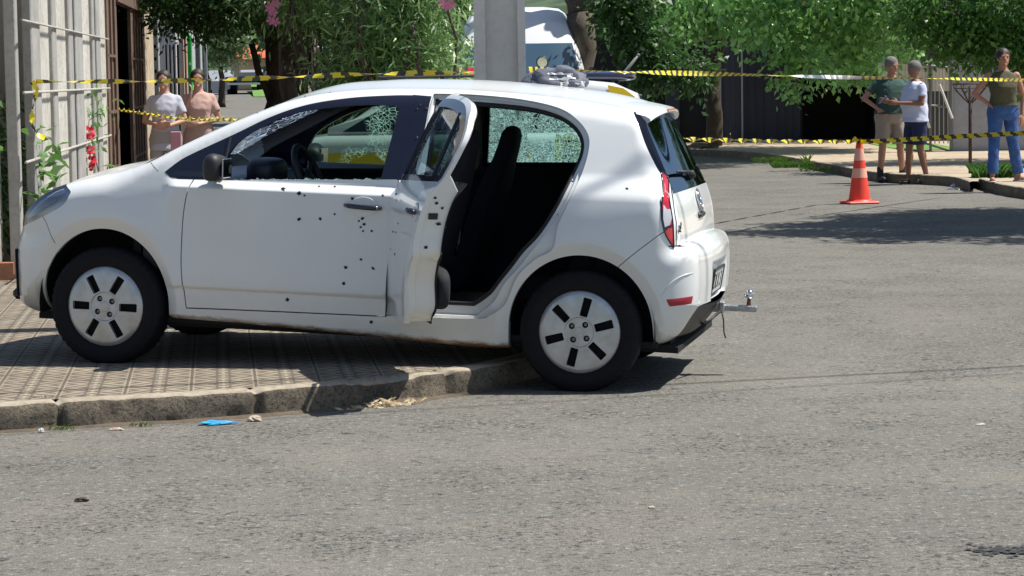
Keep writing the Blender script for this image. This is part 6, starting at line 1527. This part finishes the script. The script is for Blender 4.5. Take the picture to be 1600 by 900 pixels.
def person(label, loc, rz, H, J, skin, hair, top, bottom, shoes, group=None, female=False, head_turn=0, head_tilt=0, hairlen=0, cap_=False):
    k = H / 1.70; o = empty('person', loc, rz, label, 'person', group)
    S = lambda v: Vector(v) * k
    D = dict(hip=.095, sh=.170 if not female else .152, shz=1.362, elA=(-.24, .02, 1.10), elB=(.24, .02, 1.10), wrA=(-.26, -.05, .86), wrB=(.26, -.05, .86), knA=(-.11, -.01, .49), knB=(.11, -.01, .49), anA=(-.12, .02, .09), anB=(.12, .02, .09), hdA=(0, -.1, -1), hdB=(0, -.1, -1), sdA=(1, -.6, 0), sdB=(-1, -.6, 0), toA=(-.05, -1), toB=(.05, -1), belly=0., lean=(0, 0), curlA=.4, curlB=.4, wid=1.); D.update(J)
    lx, ly = D['lean']; W_ = D['wid']
    tors = [(0, .005, .84, .150 * W_, .105), (0, .01, .92, .172 * W_, .120), (0, 0, 1.02, (.150 if female else .160) * W_, .108 + D['belly'] * .6), (lx * .5, -D['belly'] * .5, 1.12, (.138 if female else .155) * W_, .105 + D['belly']), (lx * .8, -D['belly'] * .3, 1.22, (.150 if female else .168) * W_, .112 + D['belly'] * .6 + (.02 if female else 0)), (lx, .0, 1.32, .172 * W_, .110), (lx, .01, 1.38, .140 * W_, .085), (lx, .012, 1.415, .095, .070), (lx, .012, 1.45, .066, .060)]
    b = MB(); rings(b, [(x * k, y * k, z * k, a * k, c * k) for x, y, z, a, c in tors])
    P = {}
    for s, c in (('A', -1), ('B', 1)):
        sh = S((c * D['sh'] * W_ + lx, .01, D['shz'])); el = S(D['el' + s]); wr = S(D['wr' + s]); hp = S((c * D['hip'], .01, .90)); kn = S(D['kn' + s]); an = S(D['an' + s]); P[s] = (sh, el, wr, hp, kn, an)
        capm(b, sh, el, .048 * k, .036 * k); capm(b, el, wr, .037 * k, .023 * k); hand(b, wr, D['hd' + s], D['sd' + s], D['curl' + s])
        b.ball(sh, (.052 * k, .052 * k, .052 * k), n=14, m=8)
        capm(b, hp, kn, .082 * k, .052 * k); capm(b, kn, an, .052 * k, .034 * k); cm = kn.lerp(an, .28) + Vector((0, .018 * k, 0)); b.ball(cm, (.046 * k, .05 * k, .10 * k), n=12, m=8)
        td = Vector((*D['to' + s], 0)).normalized(); f0 = an + Vector((0, 0, -.045 * k)); capm(b, f0 - td * .04 * k, f0 + td * .13 * k + Vector((0, 0, -.012 * k)), .036 * k, .028 * k)
    nk = S((lx, .012, 1.42)); hd = S((lx * 1.1, -.012 + ly, 1.592)); capm(b, nk, hd - Vector((0, -.01, .06 * k)), .055 * k, .048 * k)
    HR = Matrix.Rotation(head_turn, 3, 'Z') @ Matrix.Rotation(head_tilt, 3, 'X'); h = lambda x, y, z: hd + HR @ Vector((x, y, z)) * k
    b.ball(hd + HR @ Vector((0, .008, .022)) * k, (.078 * k, .094 * k, .094 * k), rot=HR, n=20, m=14); b.ball(h(0, -.022, -.045), (.061 * k, .064 * k, .070 * k), rot=HR, n=18, m=12)
    b.ball(h(0, -.083, -.088 + .0), (.020 * k, .014 * k, .014 * k), n=10, m=6); capm(b, h(0, -.080, .012), h(0, -.100, -.026), .008 * k, .013 * k); b.ball(h(0, -.079, -.058), (.024 * k, .010 * k, .009 * k), rot=HR, n=10, m=6)
    for c in (-1, 1): b.ball(h(c * .074, .012, -.006), (.010 * k, .020 * k, .030 * k), rot=HR, n=10, m=6); b.ball(h(c * .028, -.078, .024), (.022 * k, .010 * k, .008 * k), rot=HR, n=10, m=6)
    bo = b.build('body', skin, o, True); md = bo.modifiers.new('r', 'REMESH'); md.mode = 'VOXEL'; md.voxel_size = .0085; md.use_smooth_shade = True; sm = bo.modifiers.new('s', 'SMOOTH'); sm.factor = .5; sm.iterations = 2
    for c in (-1, 1):
        e = MB(); e.ball(h(c * .029, -.079, .010), (.011 * k, .006 * k, .006 * k), rot=HR, n=10, m=6); e.build('eye', mat_eye, o, True)
    hb = MB(); hb.ball(h(0, .020, .036), (.092 * k, .100 * k, .096 * k), rot=HR, n=20, m=14)
    if hairlen: hb.ball(h(0, .065, -.03), (.07 * k, .05 * k, (.08 + hairlen) * k), rot=HR, n=16, m=10)
    hv = [Vector(v) for v in hb.v]; hob = hb.build('hair', hair, o, True); md = hob.modifiers.new('d', 'DISPLACE'); tx = tex_hair; md.texture = tx; md.strength = .012; md.mid_level = .5
    def shell_(parts, name, m_, vox=.011, it=3):
        g = MB()
        for f in parts: f(g)
        so_ = g.build(name, m_, o, True); md = so_.modifiers.new('r', 'REMESH'); md.mode = 'VOXEL'; md.voxel_size = vox; md.use_smooth_shade = True; s2 = so_.modifiers.new('s', 'SMOOTH'); s2.factor = .5; s2.iterations = it
        d2 = so_.modifiers.new('w', 'DISPLACE'); d2.texture = tex_cloth; d2.strength = .02; d2.mid_level = .5; return so_
    e = top['ease']; hem = top['hem']; T_ = [(x, y, z, a + e, c + e) for x, y, z, a, c in tors if z >= hem]; z0 = hem
    T_ = [(0, 0, hem, (tors[1][3] + e * 1.3), tors[1][4] + e * 1.2 + D['belly'] * .5)] + T_; T_[-1] = (T_[-1][0], T_[-1][1], 1.432, .078 if top.get('sleeve') else .06, .066)
    def tp(g):
        rings(g, [(x * k, y * k, z * k, a * k, c * k) for x, y, z, a, c in T_])
        for s in ('A', 'B'):
            sh, el = P[s][0], P[s][1]
            if top.get('sleeve'): g.ball(sh - Vector((0, 0, .006)), .060 * k, n=14, m=8); g.tube([sh, sh.lerp(el, top['sleeve'])], [.061 * k, .064 * k], 14)
    shell_([tp], top['name'], top['mat'])
    def bt(g):
        be = bottom['ease']; rings(g, [(x * k, y * k, z * k, (a + be) * k, (c + be) * k) for x, y, z, a, c in [(0, .01, .80, .160 * W_, .11), (0, .01, .88, .176 * W_, .122), (0, .0, 1.0, .158 * W_, .108 + D['belly'] * .4)]])
        for s in ('A', 'B'):
            hp, kn, an = P[s][3:]; end = bottom['end']
            if end <= 1: g.tube([hp, hp.lerp(kn, end)], [(.088 + be) * k, (.070 + be * 1.6) * k], 14)
            else: g.tube([hp, kn, kn.lerp(an, end - 1)], [(.088 + be) * k, (.058 + be) * k, (.046 + be * 1.5) * k], 14); g.ball(kn, (.058 + be) * k, n=12, m=8)
            g.ball(hp, (.088 + be) * k, n=14, m=8)
    shell_([bt], bottom['name'], bottom['mat'])
    for s in ('A', 'B'):
        an = P[s][5]; td = Vector((*D['to' + s], 0)).normalized(); g = MB(); f0 = Vector((an.x, an.y, .035)); 
        if shoes['kind'] == 'shoe':
            capm(g, f0 - td * .05, f0 + td * .14 + Vector((0, 0, -.004)), .044, .036); g.tube([Vector((an.x, an.y, .04)), Vector((an.x, an.y, shoes.get('sock', .10)))], .046, 12)
            so_ = g.build('shoe', shoes['mat'], o, True); md = so_.modifiers.new('r', 'REMESH'); md.mode = 'VOXEL'; md.voxel_size = .008; md.use_smooth_shade = True
        else:
            rot = Matrix.Rotation(math.atan2(td.y, td.x), 3, 'Z'); V, F = superball((0, 0, 0), (.135, .048, .012), .7); g.add([rot @ Vector(v) + Vector((an.x, an.y, .010)) + td * .045 for v in V], F)
            sd = td.cross(Vector((0, 0, 1))); q = Vector((an.x, an.y, 0)) + td * .12; g.tube([q + Vector((0, 0, .055)), q - td * .05 + sd * .04 + Vector((0, 0, .02))], .007, 5); g.tube([q + Vector((0, 0, .055)), q - td * .05 - sd * .04 + Vector((0, 0, .02))], .007, 5)
            g.build('sandal', shoes['mat'], o, True)
    return o, P, k
mat_eye = mat('eye_dark', (.02, .015, .012), .2)
tex_hair = bpy.data.textures.new('hair_noise', 'CLOUDS'); tex_hair.noise_scale = .03
tex_cloth = bpy.data.textures.new('cloth_folds', 'CLOUDS'); tex_cloth.noise_scale = .11
M_sk1 = mat('skin_tan', (.42, .21, .14), .55, noise_amt=.06, noise_scale=10); M_sk2 = mat('skin_brown', (.27, .125, .075), .55, noise_amt=.06, noise_scale=10); M_sk3 = mat('skin_fair', (.50, .28, .20), .55, noise_amt=.06, noise_scale=10)
M_hg = mat('grey_hair', (.16, .15, .14), .8, noise_amt=.3, noise_scale=60); M_hd = mat('dark_hair', (.025, .018, .014), .6, noise_amt=.3, noise_scale=60)
def gpos(px, py, z=FZ): p = gr(px, py, z); return (p.x, p.y, z)
# man in green polo, khaki shorts
gp_ = gpos(1391, 283, .02)
mA, _, _ = person('man in dark green T-shirt and khaki shorts, one hand on his hip', (gp_[0], gp_[1], .02), R(14), 1.68,
    dict(elA=(-.36, .06, 1.15), wrA=(-.20, -.07, 1.0), hdA=(.6, -.5, -.6), sdA=(0, 0, -1), elB=(.25, -.04, 1.12), wrB=(.16, -.26, 1.18), hdB=(-.6, -.5, .1), sdB=(0, 0, 1), knA=(-.12, -.02, .49), knB=(.14, -.02, .49), anA=(-.14, .02, .09), anB=(.19, .02, .09), belly=.03, wid=1.15, lean=(.02, 0)),
    M_sk1, M_hg, dict(name='shirt', mat=mat('dark_green_cloth', (.030, .075, .062), .85), ease=.022, hem=.93, sleeve=.62), dict(name='shorts', mat=mat('khaki_cloth', (.33, .28, .23), .85), ease=.02, end=.92), dict(kind='shoe', mat=mat('black_shoe', (.012, .012, .014), .6), sock=.20), 'men talking by the kerb', head_turn=R(-35 + 60), head_tilt=R(12))
gp_ = gpos(1428, 285, .02)
mB, _, _ = person('man in pale blue T-shirt and navy shorts holding up a phone', (gp_[0], gp_[1] - .1, .02), R(-72), 1.62,
    dict(elA=(-.25, -.02, 1.12), wrA=(-.16, -.33, 1.15), hdA=(.2, -1, .15), sdA=(.2, 0, 1), elB=(.25, -.02, 1.12), wrB=(.12, -.32, 1.13), hdB=(-.25, -1, .1), sdB=(-.2, 0, 1), knA=(-.10, -.04, .48), anA=(-.11, -.05, .09), knB=(.10, .03, .48), anB=(.12, .12, .09), belly=.05, wid=1.12, curlA=.7, curlB=.6),
    M_sk2, M_hg, dict(name='shirt', mat=mat('pale_blue_cloth', (.55, .60, .78), .85), ease=.028, hem=.86, sleeve=.6), dict(name='shorts', mat=mat('navy_cloth', (.012, .022, .085), .85), ease=.02, end=.86), dict(kind='sandal', mat=bpy.data.materials['black_shoe']), 'men talking by the kerb', head_tilt=R(20))
ph_ = mB.matrix_basis @ Vector((-.03, -.47, 1.14)); g = MB(); g.box((0, 0, 0), (.075, .010, .15), bevel=.004); po_ = g.build('phone', M_black); po_.location = (mB.location.x + (Matrix.Rotation(R(-72), 3, 'Z') @ Vector((-.04, -.45, 0))).x, mB.location.y + (Matrix.Rotation(R(-72), 3, 'Z') @ Vector((-.04, -.45, 0))).y, 1.14); po_.rotation_euler = (R(-50), 0, R(-72)); tag(po_, 'dark phone in the hands of the man in pale blue', 'phone')
# woman in olive top and jeans
gp_ = gpos(1567, 284, FZ)
wC_, _, _ = person('woman in olive sleeveless top and blue jeans, hand on hip', gp_, R(8), 1.64,
    dict(elA=(-.36, .08, 1.14), wrA=(-.19, -.02, 1.00), hdA=(.55, -.3, -.75), sdA=(0, -1, 0), elB=(.28, .03, 1.10), wrB=(.25, -.02, .86), knA=(-.13, -.03, .49), anA=(-.16, -.06, .09), knB=(.13, -.02, .49), anB=(.22, .04, .09), toA=(-.3, -1), toB=(.3, -1), wid=1.1, belly=.02, sh=.165),
    M_sk1, M_hd, dict(name='tank_top', mat=mat('olive_cloth', (.075, .075, .040), .85), ease=.014, hem=.97), dict(name='jeans', mat=mat('blue_denim', (.035, .10, .30), .85, noise_amt=.35, noise_scale=9), ease=.016, end=1.96), dict(kind='sandal', mat=mat('light_sandal', (.45, .40, .42), .6)), None, True, hairlen=.0)
# two women by the fence
p = at(256, 120, 28)
wD, _, _ = person('woman in pale blue scrubs standing with folded arms', (p.x, 28, PZ), R(-4), 1.52,
    dict(elA=(-.25, .0, 1.10), wrA=(-.06, -.20, 1.06), hdA=(1, -.1, .0), sdA=(0, 0, 1), elB=(.25, .0, 1.10), wrB=(.08, -.18, 1.04), hdB=(-1, -.1, 0), sdB=(0, 0, 1), belly=.01, curlA=.2, curlB=.2, wid=.96),
    M_sk3, M_hd, dict(name='scrub_top', mat=mat('pale_blue_scrub', (.46, .47, .55), .9), ease=.020, hem=.74, sleeve=.68), dict(name='trousers', mat=mat('grey_trouser', (.36, .35, .36), .9), ease=.02, end=1.95), dict(kind='shoe', mat=mat('white_shoe', (.6, .6, .6), .6), sock=.08), 'women in scrubs by the fence', True)
g = MB(); g.box((wD.location.x + .15, wD.location.y - .165, .76 + PZ), (.12, .02, .22), bevel=.008); g.v = [tuple(Vector(v)) for v in g.v]; pk = g.build('pocket', mat('pink_pocket', (.52, .26, .32), .9)); pk.parent = wD; pk.matrix_parent_inverse = Matrix.Rotation(0, 4, 'Z') @ Matrix.Translation(-wD.location); 
p = at(314, 120, 28.9)
wE, _, _ = person('woman in salmon scrubs raising one hand to her chin', (p.x, 28.6, PZ), R(6), 1.53,
    dict(elA=(-.22, -.08, 1.10), wrA=(-.10, -.17, 1.36), hdA=(.25, .1, 1), sdA=(0, 1, 0), elB=(.25, .0, 1.10), wrB=(.00, -.20, 1.04), hdB=(-1, -.1, 0), sdB=(0, 0, 1), curlB=.2, belly=.01, wid=.96),
    M_sk3, M_hd, dict(name='scrub_top', mat=mat('salmon_scrub', (.50, .33, .28), .9), ease=.020, hem=.76, sleeve=.68), dict(name='trousers', mat=mat('salmon_trouser', (.46, .31, .27), .9), ease=.02, end=1.95), dict(kind='shoe', mat=bpy.data.materials['white_shoe'], sock=.08), 'women in scrubs by the fence', True)

# ------------------------------------------------------------------ litter, weeds, small things
def crumple(name, px, py, z, sx, sy, sz, m_, label, cat_, seed, rz=0):
    p = gr(px, py, z); n, mm = 14, 8; V = []; F = []; g = MB()
    for i in range(mm + 1):
        th = PI * i / mm
        for k in range(n):
            a = 2 * PI * k / n; q = Vector((math.sin(th) * math.cos(a), math.sin(th) * math.sin(a), math.cos(th))); f = 1 + .5 * noise.noise(q * 2.3 + Vector((seed, seed * 2, 0))); V.append((q.x * sx * f, q.y * sy * f, max(0.001, q.z * sz * f * (1 if q.z > 0 else .1) + .002)))
    for i in range(mm):
        for k in range(n): F.append((i * n + k, (i + 1) * n + k, (i + 1) * n + (k + 1) % n, i * n + (k + 1) % n))
    g.add(V, F); o = g.build(name, m_); o.location = (p.x, p.y, z); o.rotation_euler = (0, 0, rz); return tag(o, label, cat_)
crumple('plastic_wrapper', 338, 662, .004, .085, .030, .012, mat('blue_plastic', (.06, .38, .75), .3), 'crumpled bright blue plastic wrapper in the gutter', 'litter', 3, .15)
crumple('paper_scrap', 398, 657, .004, .034, .02, .02, mat('cream_paper', (.55, .45, .34), .8), 'crumpled cream paper scrap right of the blue wrapper', 'litter', 4)
crumple('paper_scrap', 64, 675, .002, .014, .012, .014, mat('white_paper', (.70, .70, .68), .8), 'tiny white scrap in the gutter at far left', 'litter', 5)
crumple('paper_scrap', 182, 672, .002, .036, .012, .008, bpy.data.materials['cream_paper'], 'flat pale paper strip in the gutter', 'litter', 6)
crumple('paper_scrap', 1532, 664, .0, .022, .008, .004, bpy.data.materials['white_paper'], 'small white scrap alone on the open road at right', 'litter', 7, .1)
crumple('paper_scrap', 735, 612, .002, .04, .03, .03, mat('grey_scrap', (.22, .21, .19), .8), 'grey scrap in the shade under the sill', 'litter', 8)
crumple('crushed_leaf', 128, 783, .001, .03, .014, .012, mat('dry_leaf_dark', (.07, .05, .035), .8), 'dark dry leaf on the road at lower left', 'leaf', 9)
crumple('plastic_bag', 1498, 292, .0, .12, .10, .05, mat('pale_bag', (.50, .52, .60), .4), 'small pale bag at the end of the far kerb', 'litter', 10)
crumple('pebble', 1018, 794, .0, .012, .01, .006, bpy.data.materials['cream_paper'], 'small cream pebble on the foreground road', 'pebble', 11)
crumple('drain_cover', 1500, 296, .0, .16, .12, .02, M_chip, 'flat metal scrap at the gap in the far kerb', 'scrap', 12)
# heap of dry husks at the broken kerb, with a green tuft
rs = random.Random(4); P0 = gr(600, 636, .0); g = MB()
for i in range(150):
    a = rs.gauss(0, .085); c = rs.gauss(0, .028); L = rs.uniform(.015, .06); th = rs.uniform(0, PI); x, y = P0.x + a, P0.y + a * .62 + c + .02; z = max(.004, .035 - abs(a) * .25 - abs(c) * .5) * rs.random(); d = Vector((math.cos(th), math.sin(th), rs.uniform(-.2, .5))) * L; s_ = d.orthogonal().normalized() * rs.uniform(.003, .010)
    p = Vector((x, y, z + .003)); g.add([p, p + d * .5 + s_, p + d, p + d * .5 - s_], [(0, 1, 2, 3)])
tag(g.build('dry_husks', leaf_mat('husk', (.42, .30, .16), (.66, .55, .38), .2, .2, .8)), kind='stuff')
def tuft(px, py, z, n, h, spread, label, seed, lm=LM_grass, kind=None):
    p = gr(px, py, z); rs = random.Random(seed); g = MB()
    for i in range(n):
        a = rs.uniform(0, 2 * PI); r_ = rs.uniform(0, spread[0]); r2 = rs.uniform(-spread[1], spread[1]); b0 = Vector((rs.uniform(-1, 1) * spread[0], r2, 0)); L = h * rs.uniform(.5, 1.1); d = Vector((math.cos(a) * .4, math.sin(a) * .4, 1)).normalized(); s_ = Vector((-math.sin(a), math.cos(a), 0)) * L * .06
        g.add([b0 - s_, b0 + s_, b0 + d * L * .6 + s_ * .7, b0 + d * L + Vector((math.cos(a), math.sin(a), -.3)) * L * .3, b0 + d * L * .6 - s_ * .7], [(0, 1, 2, 3, 4)])
    o = g.build('grass_tuft', lm); o.location = (p.x, p.y, z); tag(o, label, 'grass tuft', 'weeds along the kerbs'); return o
tuft(607, 618, .03, 22, .055, (.03, .015), 'small green tuft sprouting from the broken kerb', 1)
tuft(95, 672, .0, 26, .03, (.06, .01), 'flat yellow-green tuft in the gutter at far left', 2); tuft(218, 667, .0, 24, .028, (.05, .01), 'small tuft in the gutter left of the blue wrapper', 3); tuft(64, 622, PZ, 14, .015, (.03, .01), 'thin moss tuft on the kerb top at left', 4)
rs = random.Random(12)
for i, (px, py, n, h, sp, lb) in enumerate(((1205, 253, 260, .10, (.30, .15), 'green weeds at the left end of the far kerb'), (1238, 262, 280, .13, (.30, .15), 'thicker green weeds beside the cone along the far kerb'), (1275, 268, 60, .10, (.25, .1), 'sparse weeds just left of the cone'), (1262, 259, 7, .24, (.04, .04), 'tall thin weed left of the cone'), (1555, 277, 320, .22, (.28, .2), 'dark green weed clump at the feet of the woman in jeans'))):
    tuft(px, py, .05 if i < 4 else FZ, n, h, sp, lb, 20 + i, LM_mid if i == 4 else LM_grass)
crumple('stone', 1095, 232, FZ, .35, .2, .10, M_dirt, 'dark heap of dirt behind the tow ball on the far pavement', 'dirt heap', 14)
